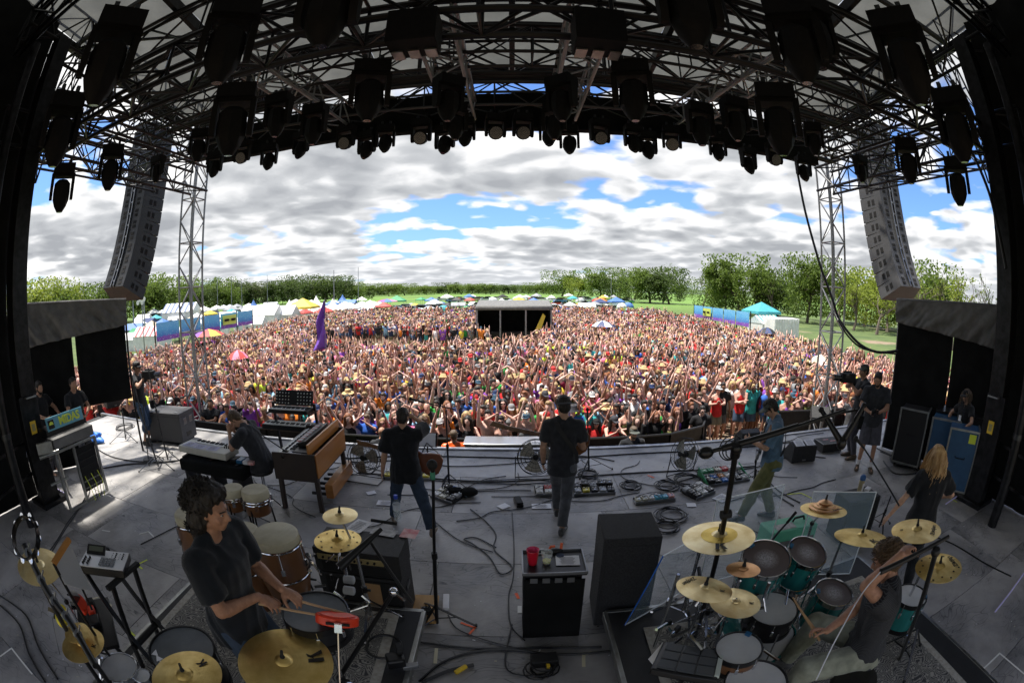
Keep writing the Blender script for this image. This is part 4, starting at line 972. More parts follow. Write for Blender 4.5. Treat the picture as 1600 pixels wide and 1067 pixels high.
# headgear in head space (centre of the head at the origin, facing +Y)
class HF: # minimal figure for the hair helpers
    def __init__(s): s.k=1;s.head=V((0,0,0));s.Rh=Matrix.Identity(3)
hf=HF();HG={}
HG['short hair']=('hair',hair_short(hf,'hair_obj','hair',1.0,vox=.018,n=.01,dec=.5))
HG['a beard']=('hair',hair_short(hf,'hair_obj','hair',1.0,True,vox=.016,n=.01,dec=.5))
mb=MB();pell(mb,(0,-.025,.04),(.088,.1,.09),None,14)
for e in (-1,1): pcap(mb,(e*.075,-.01,.03),(e*.10,-.01,-.26),.04,.05,8)
pcap(mb,(0,-.08,.0),(0,-.10,-.30),.085,.09,8);HG['long hair']=('hair',fuse(mb,'hair','hair_obj',.018,1,.5,.012,3,30))
mb=MB();pell(mb,(0,-.02,.045),(.085,.098,.088),None,14);pell(mb,(0,-.09,.10),(.04,.04,.04),None,8);HG['hair in a bun']=('hair',fuse(mb,'hair','hair_obj',.018,1,.5))
mb=MB();mb.lathe([(.092,.02),(.090,.06),(.075,.10),(.04,.125),(.003,.132)],14,Matrix.Diagonal((.97,1.1,1,1)))
mb.add([(-.075,.06,.035),(.075,.06,.035),(.06,.17,.02),(0,.185,.018),(-.06,.17,.02)],[(0,1,2,3,4)]);HG['a baseball cap']=('cap',mb.mesh('cap','top_cloth'))
mb=MB();mb.lathe([(.19,.015),(.155,.03),(.095,.04),(.092,.09),(.078,.125),(.003,.132)],16,Matrix.Diagonal((1,1.08,1,1)));HG['a straw hat']=('straw_hat',mb.mesh('straw_hat','top_cloth'))
mb=MB();mb.lathe([(.145,-.01),(.10,.045),(.096,.10),(.085,.118),(.003,.12)],14,Matrix.Diagonal((1,1.08,1,1)));HG['a bucket hat']=('bucket_hat',mb.mesh('bucket_hat','top_cloth'))
mb=MB();mb.lathe([(.097,.045),(.097,.075)],14,Matrix.Diagonal((.9,1.08,1,1)),bot=False,top=False);b0=mb
mb=MB()
for e in (-1,1): pell(mb,(e*.032,.094,.004),(.028,.008,.02),None,8);mb.bar((e*.058,.085,.01),(e*.08,0,.01),.006,.008)
mb.bar((-.01,.099,.01),(.01,.099,.01),.006,.006);SG=mb.mesh('sunglasses','lens_black')
keys=[]
for pn,kw in POSES.items():
    for fe in (False,True):
        for var in range(2 if pn in ('clapping overhead','both arms straight up','clapping at chest height') else 1):
            r2=random.Random(len(keys)*7+1);kw2={a: (tuple(c+r2.uniform(-.05,.05) for c in b) if a in ('hl','hr') else b) for a,b in kw.items()}
            F=Fig(H=1.78 if not fe else 1.68,female=fe,head_pitch=r2.uniform(-.1,.2),head_yaw=r2.uniform(-.3,.3),lean=-r2.uniform(0,.12),chest_yaw=r2.uniform(-.15,.15),build=r2.choice((.95,1.0,1.12)),curl=.3,**kw2)
            body=F.body(vox=.020,dec=.42,fing=False,detail=True)
            tops={'T-shirt': F.top('shirt','top_cloth',.62,.02,vox=.028,fold=.008,dec=.5,smooth=2,seed=r2.random()*9),'tank top': F.top('tank_top','top_cloth',inf=.014,vox=.024,fold=.006,kind='tank',dec=.5,smooth=1)}
            if fe: tops['crop top']=F.top('crop_top','top_cloth',inf=.012,vox=.022,fold=.003,kind='crop',dec=.5,smooth=1)
            lg=F.legs('shorts','top_cloth',.42,.018,vox=.03,dec=.45)
            TPL[(pn,fe,var)]=dict(F=F,body=body,tops=tops,legs=lg);keys.append((pn,fe,var))
SK=[(.60,.34,.265)]*5+[(.76,.50,.42)]*6+[(.44,.23,.17)]*3+[(.33,.17,.10)]*2+[(.14,.07,.045)]
TOPC={'black': (.018,.018,.02),'white': (.72,.72,.72),'grey': (.22,.23,.24),'navy': (.025,.04,.11),'red': (.55,.03,.03),'royal blue': (.04,.13,.5),'teal': (.04,.33,.33),'green': (.04,.35,.07),'purple': (.22,.06,.38),'orange': (.75,.22,.03),'yellow': (.72,.55,.06),'pink': (.72,.18,.32),'sky blue': (.25,.45,.62),'maroon': (.22,.02,.05),'olive': (.16,.17,.06),'neon yellow': (.6,.85,.05)}
TW=['black']*14+['white']*4+['grey']*3+['navy']*4+['red']*7+['royal blue']*4+['teal']*2+['green']*2+['purple']*2+['orange']*2+['yellow']+['pink']*2+['sky blue']*2+['maroon']*2+['olive']*2+['neon yellow']
HC=[(.012,.009,.007)]*4+[(.02,.014,.01),(.05,.03,.017),(.10,.06,.03),(.28,.18,.08),(.45,.32,.15),(.22,.08,.03)];HATC=[(.02,.02,.02),(.05,.05,.06),(.5,.5,.5),(.03,.05,.13),(.5,.04,.04),(.25,.25,.26),(.05,.1,.15)]
def barrier_y(x): return 9.05 if x<3.4 else 9.05+(x-3.4)*.45
pts=[]
y=8.66;row=0
while y<64:
    sp=.46 if y<16 else (.54 if y<30 else .62);dx=sp*1.0;x=-24.0
    while x<26:
        px_,py_=x+Cc.uniform(-.16,.16),y+Cc.uniform(-.15,.15)
        xl=-21.0 if y<33 else-21.2-(y-33)*.25;xr=18.8 if y<31 else (18.2 if y<45 else 20)
        ok=xl<px_<xr and not (5.0<px_<7.4 and py_<11.3+(px_-5)*.3) and (px_>7.3 or px_<-10.8 or py_>barrier_y(px_)+.28*(px_>3.4)) and not (abs(abs(px_)-8.55)<.5 and abs(py_-9.75)<.55) and not (abs(px_-.15)<3.1 and 32.4<py_<37) and not (px_<-10.9 and py_<8.7)
        if 7.4<px_<9.4 and py_<10.5 or px_>9.4 and py_<8.6 or-10.9<px_<7.4 and py_<9.3: ok=False
        if y>34: ok=ok and Cc.random()<(1 if y<42 else .72 if y<52 else .5)
        if y>20 and mnoise.noise(V((px_*.09,py_*.05,2)))>.38: ok=False
        if ok: pts.append((px_,py_))
        x += dx
    y += .47 if y<16 else (.58 if y<30 else .8);row += 1
vis=sorted(pts,key=lambda p: math.hypot(*p))
near,far=vis[:296],vis[296:]
pool={'': None};used=set();CR=[]
def zone(x,y):
    d=y-barrier_y(min(x,5))
    a='at the front barrier' if d<.75 else 'in the second row' if d<1.25 else 'in the third row' if d<1.75 else 'in the fourth row' if d<2.25 else 'a few rows back'
    if x>7.3: a='behind the right tower' if x>8.2 else 'right of the dirt gap'
    elif x<-7.5: a='near the left tower'
    else: a += ', '+('left side' if x<-3.2 else 'left of centre' if x<-.9 else 'centre' if x<.9 else 'right of centre')
    return a
for x,y in near:
    for tr in range(60):
        pn=Cc.choice(ARM_W);fe=Cc.random()<.5;cands=[k for k in keys if k[0] == pn and k[1] == fe];key=Cc.choice(cands);T=TPL[key]
        gar=Cc.choice(['T-shirt']*6+['tank top']*3+(['crop top']*2 if fe else ['bare']));c=Cc.choice(TW)
        hg=Cc.choice(['long hair']*5+['hair in a bun','a baseball cap','long hair'] if fe else ['short hair']*9+['a beard']*3+['a baseball cap']*5+['a straw hat','a bucket hat','no hair'])
        lab=('bare-chested man' if gar == 'bare' else f'{"woman" if fe else "man"} in a {c} {gar}')+f' with {hg}, {pn}, {zone(x, y)}'
        w=lab.replace('both arms raised in a wide V','arms in a V').replace('hands cupped round the mouth','hands at mouth').replace('clapping at chest height','clapping low').replace('holding up a phone','holding a phone')
        w=w.replace(' with hair in a bun',' with a bun').replace('a few rows back','rows back')
        w=w.replace('both arms straight up','arms up').replace('clapping overhead','clapping overhead').replace('with a baseball cap','and cap').replace('with a bucket hat','and bucket hat').replace('with a straw hat','and straw hat').replace('in the second','second').replace('in the third','third').replace('in the fourth','fourth').replace('at the front barrier','front row').replace(', left side',' left').replace(', centre',' centre').replace(', left of',' left of').replace(', right of',' right of')
        if len(w.split())>16: w=w.replace('right fist in the air','fist raised').replace('holding a phone','phone up').replace('behind the right tower','behind right tower').replace('hands on the head','hands on head').replace('near the left tower','near left tower').replace('rows back','further back').replace('left hand raised','hand up').replace(' row ',' row, ').replace('neon yellow','neon')
        if w not in used and len(w.split()) <= 16: break
    used.add(w);F=T['F'];sc=Cc.uniform(.93,1.05)
    b=bpy.data.objects.new('person',T['body']);COL.objects.link(b);b.color=(*Cc.choice(SK),1);b.location=(x,y,GZ);b.rotation_euler=(0,0,math.pi+math.atan2(x,y)*-.6+Cc.uniform(-.35,.35));b.scale=(sc,)*3
    tag(b,w,'person','crowd facing the stage')
    if gar != 'bare': o=link(T['tops'][gar].name.split('.')[0],T['tops'][gar],b);o.color=(*TOPC[c],1)
    o=link('shorts',T['legs'],b);o.color=(*Cc.choice([(.03,.04,.08),(.06,.09,.15),(.02,.02,.02),(.2,.18,.13),(.1,.1,.1)]),1)
    Mh=Matrix.Translation(F.head) @ F.Rh.to_4x4() @ Matrix.Diagonal((F.k,)*3+(1,))
    def put(nm,me,col=None):
        o=bpy.data.objects.new(nm,me);COL.objects.link(o);o.parent=b;o.matrix_local=Mh
        if col: o.color=(*col,1)
    if hg != 'no hair':
        nm,me=HG[hg];put(nm,me,Cc.choice(HC) if nm == 'hair' else ((.5,.36,.18) if nm == 'straw_hat' else Cc.choice(HATC)))
        if nm != 'hair': put('hair',HG['long hair' if fe else 'short hair'][1],Cc.choice(HC))
    if Cc.random()<.6: put('sunglasses',SG)
# far crowd: one joined mesh, low-detail copies of the same poses
LOD={}
def lod(key,gar,hg,lv):
    k=(key,gar,hg,lv)
    if k in LOD: return LOD[k]
    T=TPL[key];parts=[]
    for me,tgt,ci in ((T['body'],(250,104)[lv],0),(T['tops'].get(gar),(90,40)[lv],1),(T['legs'],(24,12)[lv],2)):
        if me is None: continue
        kk=(me.name,tgt)
        if kk not in LOD: n=sum(len(p.vertices)-2 for p in me.polygons);LOD[kk]=nump(dec_mesh(me,tgt/n))
        v,f=LOD[kk];parts.append((v,f,ci))
    F=T['F'];M=np.array(Matrix.Translation(F.head) @ F.Rh.to_4x4())
    if hg in HG:
        me=HG[hg][1];kk=(me.name,lv,'h')
        if kk not in LOD: n=sum(len(p.vertices)-2 for p in me.polygons);LOD[kk]=nump(dec_mesh(me,min(1,(44,22)[lv]/n)))
        v,f=LOD[kk];v=v @ M[:3,:3].T+M[:3,3];parts.append((v,f,3))
    vs_,fs,cs,b0=[],[],[],0
    for v,f,ci in parts: vs_.append(v);fs.append(f+b0);cs.append(np.full(len(v),ci));b0 += len(v)
    LOD[k]=(np.vstack(vs_),np.vstack(fs),np.concatenate(cs));return LOD[k]
AV,AF,AC,b0=[],[],[],0
for x,y in far:
    lv=0 if y<20 else 1;pn=Cc.choice(ARM_W);fe=Cc.random()<.5;key=Cc.choice([k for k in keys if k[0] == pn and k[1] == fe])
    if y>45 and Cc.random()<.55: key=Cc.choice([k for k in keys if k[0] in ('arms hanging down','arms crossed','clapping at chest height') and k[1] == fe])
    gar=Cc.choice(['T-shirt']*6+['tank top']*3+(['crop top']*2 if fe else ['bare']));hg=Cc.choice(['long hair']*8+['a straw hat','a baseball cap'] if fe else ['short hair']*8+['a baseball cap']*3+['a straw hat','no hair'])
    v,f,ci=lod(key,gar,hg,lv);a=math.pi-math.atan2(x,y)*.6+Cc.uniform(-.4,.4);s=Cc.uniform(.93,1.06);c_,s_=math.cos(a)*s,math.sin(a)*s
    w=np.empty_like(v);w[:,0]=v[:,0]*c_-v[:,1]*s_+x;w[:,1]=v[:,0]*s_+v[:,1]*c_+y;w[:,2]=v[:,2]*s+GZ
    pal=np.array([Cc.choice(SK),TOPC[Cc.choice(TW)],Cc.choice([(.03,.04,.08),(.06,.09,.15),(.02,.02,.02),(.2,.18,.13)]),(.5,.36,.18) if hg == 'a straw hat' else Cc.choice(HATC) if 'cap' in hg else Cc.choice(HC)])
    AV.append(w);AF.append(f+b0);AC.append(pal[ci]);b0 += len(v)
AV=np.vstack(AV);AF=np.vstack(AF);AC=np.vstack(AC);me=bpy.data.meshes.new('crowd')
me.vertices.add(len(AV));me.vertices.foreach_set('co',AV.reshape(-1));me.loops.add(AF.size);me.loops.foreach_set('vertex_index',AF.reshape(-1));me.polygons.add(len(AF))
me.polygons.foreach_set('loop_start',np.arange(len(AF))*3);me.polygons.foreach_set('loop_total',np.full(len(AF),3));me.polygons.foreach_set('use_smooth',np.ones(len(AF),bool));me.update()
ca=me.color_attributes.new('Col','FLOAT_COLOR','POINT');ca.data.foreach_set('color',np.hstack([AC,np.ones((len(AC),1))]).reshape(-1).astype(np.float32));me.materials.append(MATS['crowd_mix']);me.validate()
o=bpy.data.objects.new('crowd',me);COL.objects.link(o);tag(o,'dense festival crowd filling the field behind the front rows','crowd',kind='stuff')
print('CROWD',len(pts),'tris',len(AF))
# ---------------------------------------------------------------- barrier and pit
mat('barrier_black',(.02,.02,.022),.45,.2,(.04,.04,.042),12)
def bpanel(a,b,lab):
    a,b=V((*a,GZ)),V((*b,GZ));t=thing('crowd_barrier',lab,'barrier',a,group='crowd barrier panels');d=(b-a).normalized();n_=V((d.y,-d.x,0));H=1.32
    b_=MB();b_.bar(a+d*.02+V((0,0,H/2+.03)),b-d*.02+V((0,0,H/2+.03)),.02,H-.06);b_.obj('panel','barrier_black',t,world=True)
    b_=MB();b_.tube([a+V((0,0,H)),b+V((0,0,H))],.028);b_.obj('top_rail','barrier_black',t,world=True)
    for q in (a,b): b_=MB();b_.tube([q+V((0,0,0)),q+V((0,0,H+.01))],.024);b_.tube([q+V((0,0,H-.2)),q+n_*.55+V((0,0,.03))],.018);b_.obj('post','truss_dark',t,world=True)
    return t
BA=[(-10.6+1.2*i,9.05) for i in range(12)]+[(3.5,9.12),(4.5,9.55),(5.0,10.4),(5.05,11.5)]
BO=[bpanel(BA[i],BA[i+1],'black steel crowd barrier panel between the pit and the front row') for i in range(len(BA)-1)]
BO += [bpanel((7.3,10.3),(8.4,10.1),'black barrier panel beside the right tower'),bpanel((8.4,10.1),(9.6,10.0),'black barrier panel behind the right tower')]
uniquify(BO)
o=MB();o.box((-.2,8.72,-.45),(1.55,.5,.75));tag(o.obj('subwoofer_grille','alu_edge',bev=.02),'grey slab of a speaker case in the pit in front of the barrier, centre','speaker')

# ================================================================ STAGE GEAR
def wid(px,p): return px/711*(p-V((0,0,CAMZ))).length*.98
mat('rug',(.16,.16,.15),.95);mat('rug_border',(.42,.40,.35),.95,0,(.3,.28,.24),30)
def rugmat():
    m=MATS['rug'];t=NT(m.node_tree);b=t.n['Principled BSDF'];tc=t.new('ShaderNodeTexCoord').outputs['Object']
    w=t.new('ShaderNodeVectorMath',operation='ADD',inp={0: tc,1: t.new('ShaderNodeVectorMath',operation='SCALE',inp={0: t.new('ShaderNodeTexNoise',inp={'Vector': tc,'Scale': 7,'Detail': 1}).outputs['Color'],3: .12}).outputs[0]}).outputs[0]
    v=t.new('ShaderNodeTexVoronoi',feature='DISTANCE_TO_EDGE',inp={'Vector': w,'Scale': 7.5}).outputs['Distance']
    v2=t.new('ShaderNodeTexVoronoi',feature='F1',inp={'Vector': w,'Scale': 26}).outputs['Distance']
    a=t.math('PINGPONG',v,.055);l1=t.mapr(a,.018,.028,0,1);l2=t.mapr(v2,.26,.34,1,0)
    f=t.math('MAXIMUM',t.math('MULTIPLY',l1,.55),t.math('MULTIPLY',l2,.8));col=t.mix(f,(.045,.045,.048),(.40,.38,.33));col=t.mix(t.mapr(v,.0,.012,.8,0),col,(.02,.02,.02))
    t.l.new(col,b.inputs['Base Color'])
rugmat()
mat('riser_black',(.02,.021,.023),.6,0,(.035,.036,.038),4,.2,40);mat('riser_alu',(.38,.39,.38),.35,.9,(.28,.28,.26),9)
def riser(name,label,x0,x1,y0,y1,h,rug,rlab):
    t=thing('drum_riser',label,'riser',((x0+x1)/2,(y0+y1)/2,0));W,D=x1-x0,y1-y0
    b_=MB();b_.box((0,0,h-.03),(W-.02,D-.02,.05));b_.obj('deck','riser_black',t)
    for a,b,nm in (((-W/2,-D/2),(W/2,-D/2),'f'),((W/2,-D/2),(W/2,D/2),'f'),((W/2,D/2),(-W/2,D/2),'f'),((-W/2,D/2),(-W/2,-D/2),'f')):
        b_=MB();b_.bar((*a,h-.045),(*b,h-.045),.04,.085);b_.obj('edge_frame','riser_alu',t,bev=.004)
    for x in (-W/2+.08,W/2-.08):
        for y in (-D/2+.08,D/2-.08): b_=MB();b_.cyl((x,y,0),(x,y,h-.08),.025);b_.obj('leg','riser_alu',t)
    rx0,rx1,ry0,ry1=rug;q=thing('rug',rlab,'rug',((rx0+rx1)/2,(ry0+ry1)/2,h),.03 if x0<0 else-.03);w,d=rx1-rx0,ry1-ry0
    b_=MB();b_.grid(lambda u,v: V(((u-.5)*w,(v-.5)*d,.008+.004*mnoise.noise(V((u*8,v*8,0))))),40,30);b_.obj('field','rug',q)
    for s_,(c,dd) in enumerate((((0,-d/2-.04,.006),(w+.16,.08,.008)),((0,d/2+.04,.006),(w+.16,.08,.008)),((-w/2-.04,0,.006),(.08,d,.008)),((w/2+.04,0,.006),(.08,d,.008)))): b_=MB();b_.box(c,dd);b_.obj('border','rug_border',q)
riser('l','low percussion riser with a patterned rug at the front left',-3.15,-.76,.2,3.02,.3,(-2.95,-1.0,.45,2.82),'black and grey patterned oriental rug under the percussion')
riser('r','low drum riser with a patterned rug at the front right',.80,3.75,.2,3.0,.3,(1.12,3.4,.45,2.6),'black and grey patterned oriental rug under the drum kit')
RZ=.3
# ---- cymbals and stands
def bronze(name,c1,c2,ro,hammer=0):
    m=mat(name,c1,ro,1.0);t=NT(m.node_tree);b=t.n['Principled BSDF'];tc=t.new('ShaderNodeTexCoord').outputs['Object'];sp=t.new('ShaderNodeSeparateXYZ',inp={0: tc})
    r=t.math('SQRT',t.math('ADD',t.math('MULTIPLY',sp.outputs[0],sp.outputs[0]),t.math('MULTIPLY',sp.outputs[1],sp.outputs[1])))
    rv=t.new('ShaderNodeCombineXYZ',inp={0: t.math('MULTIPLY',r,1.0),1: 0.0,2: 0.0}).outputs[0];gr=t.noise(rv,240,3,.7);st=t.noise(tc,7,4)
    t.l.new(t.mix(t.mapr(t.math('ADD',t.math('MULTIPLY',gr,.4),t.math('MULTIPLY',st,.6)),.38,.62,0,1),c1,c2),b.inputs['Base Color'])
    h=t.math('ADD',t.math('MULTIPLY',gr,.35),t.math('MULTIPLY',t.noise(tc,34 if hammer else 60,2),1.4 if hammer else .2))
    bn=t.new('ShaderNodeBump',inp={'Strength': .35,'Distance': .004,'Height': h});t.l.new(bn.outputs[0],b.inputs['Normal']);t.l.new(t.mapr(st,.3,.7,ro-.06,ro+.12),b.inputs['Roughness'])
bronze('cymbal_brass',(.95,.74,.33),(.72,.50,.17),.42);bronze('cymbal_pale',(.97,.82,.48),(.80,.61,.28),.42);bronze('cymbal_hammered',(.94,.72,.29),(.68,.47,.14),.42,1);bronze('cymbal_gold',(.80,.58,.14),(.60,.40,.07),.42,1);bronze('cymbal_copper',(.85,.50,.26),(.65,.34,.15),.38)
mat('ink',(.03,.022,.012),.6);mat('drum_white',(.50,.51,.51),.55,0,(.62,.62,.61),3,.15,60);mat('drum_grey',(.30,.31,.32),.5,0,(.44,.45,.46),3,.15,60);mat('drum_black',(.05,.06,.07),.35,0,(.11,.125,.14),2.5,.1,60)
mat('shell_teal',(.01,.10,.10),.25,0,(.02,.20,.19),6,.1,30,coat=.6,stretch=(1,1,.12));mat('shell_wood',(.11,.045,.018),.3,0,(.20,.09,.035),5,.1,30,coat=.5,stretch=(1,1,.15));mat('shell_black',(.015,.015,.017),.3,coat=.4);mat('skin_head',(.42,.38,.27),.6,0,(.52,.48,.35),9,.3,30)
mat('clear_glass',(.8,.88,.95),.03,trans=0,alpha=.10,spec=.8)
def text_on(s,par,M,size,m='ink',ext=.0006,off=.012):
    cu=bpy.data.curves.new('lettering','FONT');cu.body=s;cu.size=size;cu.align_x='CENTER';cu.align_y='CENTER';cu.extrude=ext;cu.offset=size*off;cu.resolution_u=3;cu.shear=.25 if s == 'Zildjian' else 0
    cu.materials.append(lookup(m));o=bpy.data.objects.new('lettering',evald(bpy.data.objects.new('lettering',cu)));COL.objects.link(o);o.parent=par;o.matrix_local=M;return o
def kpoly(s): return [[(-.3*s,-.5*s),(-.05*s,-.5*s),(-.05*s,.5*s),(-.3*s,.5*s)],[(-.05*s,-.02*s),(.22*s,.5*s),(.48*s,.5*s),(.12*s,.02*s)],[(.02*s,.08*s),(.12*s,.22*s),(.5*s,-.5*s),(.24*s,-.5*s)]]
def cymbal(px,py,z,w,label,m='cymbal_brass',cat='cymbal',ring=None,text=None,tang=0,K=None,kang=0,tilt=(0,0),holes=0,D=None,stand=True,nut=True,name='cymbal',bellr=.17,foot=None,sz_=RZ,china=False,pos=None):
    p=pos or PZ(px,py,z);Rr=(D or wid(w,p))/2;rot=(tilt[0],tilt[1],0)
    t=thing(name,label,cat,p,rot=rot);t['hgt']=z
    br=Rr*bellr;prof=[(Rr,-Rr*.085),(Rr*.8,-Rr*.058),(Rr*.5,-Rr*.022),(br*1.15,-.002),(br,.006),(br*.8,br*.26),(br*.45,br*.42),(.006,br*.47)]
    b_=MB();b_.lathe(prof+[(q,z_-.0015) for q,z_ in prof[::-1]],56,closed=True);d=b_.obj('disc',m,t)
    zz=lambda r:-Rr*.085*max(0,(r-br)/(Rr-br)) ** 1.25+.0022
    if ring:
        b_=MB();b_.lathe([(br*1.1,zz(br*1.1)),(ring*Rr*.75,zz(ring*Rr*.75)),(ring*Rr,zz(ring*Rr))],48,bot=False,top=False);b_.obj('bronze_ring','cymbal_gold',t)
    if holes:
        for i in range(holes):
            a=2*math.pi*i/holes;rr=Rr*(.70 if i % 2 else .86);b_=MB();b_.lathe([(.0001,.0014),(Rr*.045,.0014)],10,Matrix.Translation((rr*math.cos(a),rr*math.sin(a),zz(rr)-.001)),bot=False,top=False);b_.obj('hole','rubber',t)
    if text:
        r=Rr*.66;a=R(tang);text_on(text,t,Matrix.Translation((r*math.cos(a),r*math.sin(a),zz(r)+.001)) @ Matrix.Rotation(a+math.pi/2,4,'Z') @ Matrix.Rotation(R(-5),4,'X'),Rr*.26)
    if K:
        r=Rr*.62;a=R(kang);M=Matrix.Translation((r*math.cos(a),r*math.sin(a),zz(r)+.0015)) @ Matrix.Rotation(a+math.pi/2,4,'Z');b_=MB()
        for pl in kpoly(Rr*.34*K): b_.prism(pl,M,.0008)
        b_.obj('letter_mark','ink',t)
    if nut:
        b_=MB();b_.cyl((0,0,br*.47),(0,0,br*.47+.015),.014,.012,12);b_.cyl((0,0,br*.47+.015),(.004,.006,br*.47+.05),.009,.008,10);b_.obj('wing_nut','rubber',t)
    if stand: stand_for(p,foot,sz_,lab=label)
    return t
def tripod(t,c,r=.3,h=.32,m='chrome',n=3,a0=0,name='leg'):
    for k in range(n):
        a=a0+2*math.pi*k/n;e=V((math.cos(a)*r,math.sin(a)*r,.012));b_=MB();b_.bar(V((0,0,h))+c,c+e,.022,.008);b_.cyl(c+e-V((0,0,.012)),c+e+V((0,0,.018)),.013,n=8);b_.obj(name,m,t)
        b_=MB();b_.bar(c+V((0,0,h*.35)),c+e*.5+V((0,0,h*.45)),.014,.006);b_.obj('brace',m,t)
def stand_for(p,foot=None,z0=RZ,lab='',m='chrome'):
    foot=V(foot) if foot is not None else V((p.x+random.uniform(-.05,.12),p.y+random.uniform(.12,.3),z0));
    t=thing('cymbal_stand',' '.join(('chrome stand under the '+lab).split()[:14]).rstrip(',').removesuffix(' to').removesuffix(' the'),'stand',foot);q=p-foot;el=V((q.x*.12,q.y*.12,q.z*.72))
    b_=MB();b_.cyl((0,0,.12),el,.014,n=10);b_.cyl((0,0,.12),el*.5,.018,n=10);b_.obj('pole',m,t)
    b_=MB();b_.cyl(el*.5-V((0,0,.02)),el*.5+V((0,0,.03)),.024,n=10);b_.box(el*.5+V((.03,0,0)),(.04,.012,.02));b_.obj('clamp','black_metal',t)
    b_=MB();b_.cyl(el,q-V((0,0,.03)),.009,n=8);b_.cyl(q-V((0,0,.03)),q+V((0,0,.02)),.005,n=8);b_.obj('boom_arm',m,t)
    b_=MB();b_.ball(el,.024,n=10);b_.obj('tilter','black_metal',t);tripod(t,V((0,0,0)),.27,.30,m,a0=random.random());return t
def drum(p,D,H_,head,shell,label,axis=(0,0,1),lugs=8,hoop='chrome',cat='drum',name='drum',worn=False,stand=None):
    p=V(p);ax=V(axis).normalized();q=ax.to_track_quat('Z','Y').to_euler();t=thing(name,label,cat,p,rot=q);r=D/2 # origin at the batter head
    b_=MB();b_.lathe([(r,-.012),(r,-H_+.012)],40,bot=False,top=False);b_.obj('shell',shell,t)
    b_=MB();b_.lathe([(.0001,-.004),(r*.93,-.004),(r*.97,-.002)],48,bot=False,top=False);b_.obj('batter_head',head,t)
    b_=MB();b_.lathe([(.0001,-H_+.004),(r*.97,-H_+.004)],40,bot=False,top=False);b_.obj('bottom_head','drum_grey',t)
    for z in (0,-H_+.02):
        b_=MB();b_.lathe([(r*1.0,z+.010),(r*1.035,z+.008),(r*1.035,z-.032),(r*1.0,z-.034),(r*.985,z+.004)],48,closed=True);b_.obj('hoop',hoop,t)
    for k in range(lugs):
        a=2*math.pi*(k+.5)/lugs;e=V((math.cos(a),math.sin(a),0));b_=MB();b_.cyl(e*r*1.045+V((0,0,.006)),e*r*1.03+V((0,0,-min(H_*.5,.12))),.0045,n=6);b_.obj('tension_rod','chrome',t)
        b_=MB();b_.box(e*r*1.02+V((0,0,-min(H_*.45,.11))),(.022,.022,.05),Matrix.Rotation(a,3,'Z'));b_.obj('lug','chrome',t,bev=.004)
    if worn: pass
    return t
def wornhead(name,base,center,c3=None):
    m=mat(name,base,.5);t=NT(m.node_tree);b=t.n['Principled BSDF'];tc=t.new('ShaderNodeTexCoord').outputs['Object'];L=t.new('ShaderNodeVectorMath',operation='LENGTH',inp={0: tc}).outputs['Value']
    f=t.math('MULTIPLY',t.mapr(L,.02,.11,1,0),t.mapr(t.noise(tc,160,3,.8),.40,.60,0,1));t.l.new(t.mix(f,t.mix(t.noise(tc,9,3),base,tuple(v*1.5 for v in base)),center),b.inputs['Base Color'])
wornhead('head_worn_dark',(.075,.055,.05),(.55,.55,.57));wornhead('head_worn_white',(.42,.43,.43),(.56,.57,.57))
# ---- right drum kit
Z=PZ
cymbal(1124,834,1.44,118,'large cymbal with a yellow-gold ring and a big K mark, left of the drum kit','cymbal_pale',ring=.50,K=1.15,kang=-112,tilt=(R(-6),R(-4)),bellr=.20,foot=(1.42,2.75,RZ))
cymbal(1150,938,1.10,84,'pale thin cymbal lowest of the pair left of the drums','cymbal_pale',text=None,K=.5,kang=-30,tilt=(R(-3),R(3)),foot=(1.52,2.52,RZ),nut=False)
cymbal(1102,916,1.33,92,'bright cymbal with dark script, upper of the pair left of the drums','cymbal_pale',text='Zildjian',tang=125,K=.5,kang=-35,tilt=(R(-8),R(8)),stand=False)
cymbal(1162,887,1.37,56,'small orange splash cymbal above the first tom of the drum kit','cymbal_copper',bellr=.26,tilt=(R(-8),R(2)),foot=(1.62,2.35,RZ))
c=cymbal(1288,793,1.45,80,'cymbal with spiral copper stack on top, at the back of the drum kit','cymbal_brass',tilt=(R(-8),R(4)),foot=(2.55,2.75,RZ),nut=False)
b_=MB();r0=wid(80,PZ(1288,793,1.45))/2
for k,rr in enumerate((.66,.5,.36)):
    b_=MB();b_.lathe([(r0*rr,.004+k*.014),(r0*(rr-.11),.012+k*.014)],40,bot=False,top=False);b_.lathe([(r0*(rr-.11),.0119+k*.014),(r0*rr,.0035+k*.014)],40,bot=False,top=False);b_.obj('spiral_ring','cymbal_copper',c)
b_=MB();b_.lathe([(r0*.3,.045),(r0*.16,.06),(.006,.068)],24,bot=False);b_.obj('bell','cymbal_copper',c);b_=MB();b_.cyl((0,0,.06),(.006,.0,.105),.010,.008);b_.obj('wing_nut','rubber',c);text_on('Zildjian',c,Matrix.Translation((.05,-r0*.55,.014)),r0*.2)
cymbal(1347,835,1.33,94,'hammered dark-gold cymbal with a faded K, just left of the drummer','cymbal_hammered',K=.9,kang=-92,tilt=(R(-10),R(6)),foot=(2.75,2.5,RZ))
cymbal(1433,825,1.47,88,'cymbal with Zildjian script and an A mark, to the right of the drummer','cymbal_brass',text='Zildjian',tang=-55,K=.35,kang=140,tilt=(R(-8),R(-4)),foot=(3.1,2.05,RZ),bellr=.19)
cymbal(1468,883,1.36,84,'gold cymbal punched with round holes at the right edge of the drum kit','cymbal_hammered',text='Zildjian',tang=-20,holes=14,tilt=(R(-6),R(-6)),foot=(3.25,1.75,RZ),bellr=.22)
def D_(px,py,z,w): p=PZ(px,py,z);return p,wid(w,p)
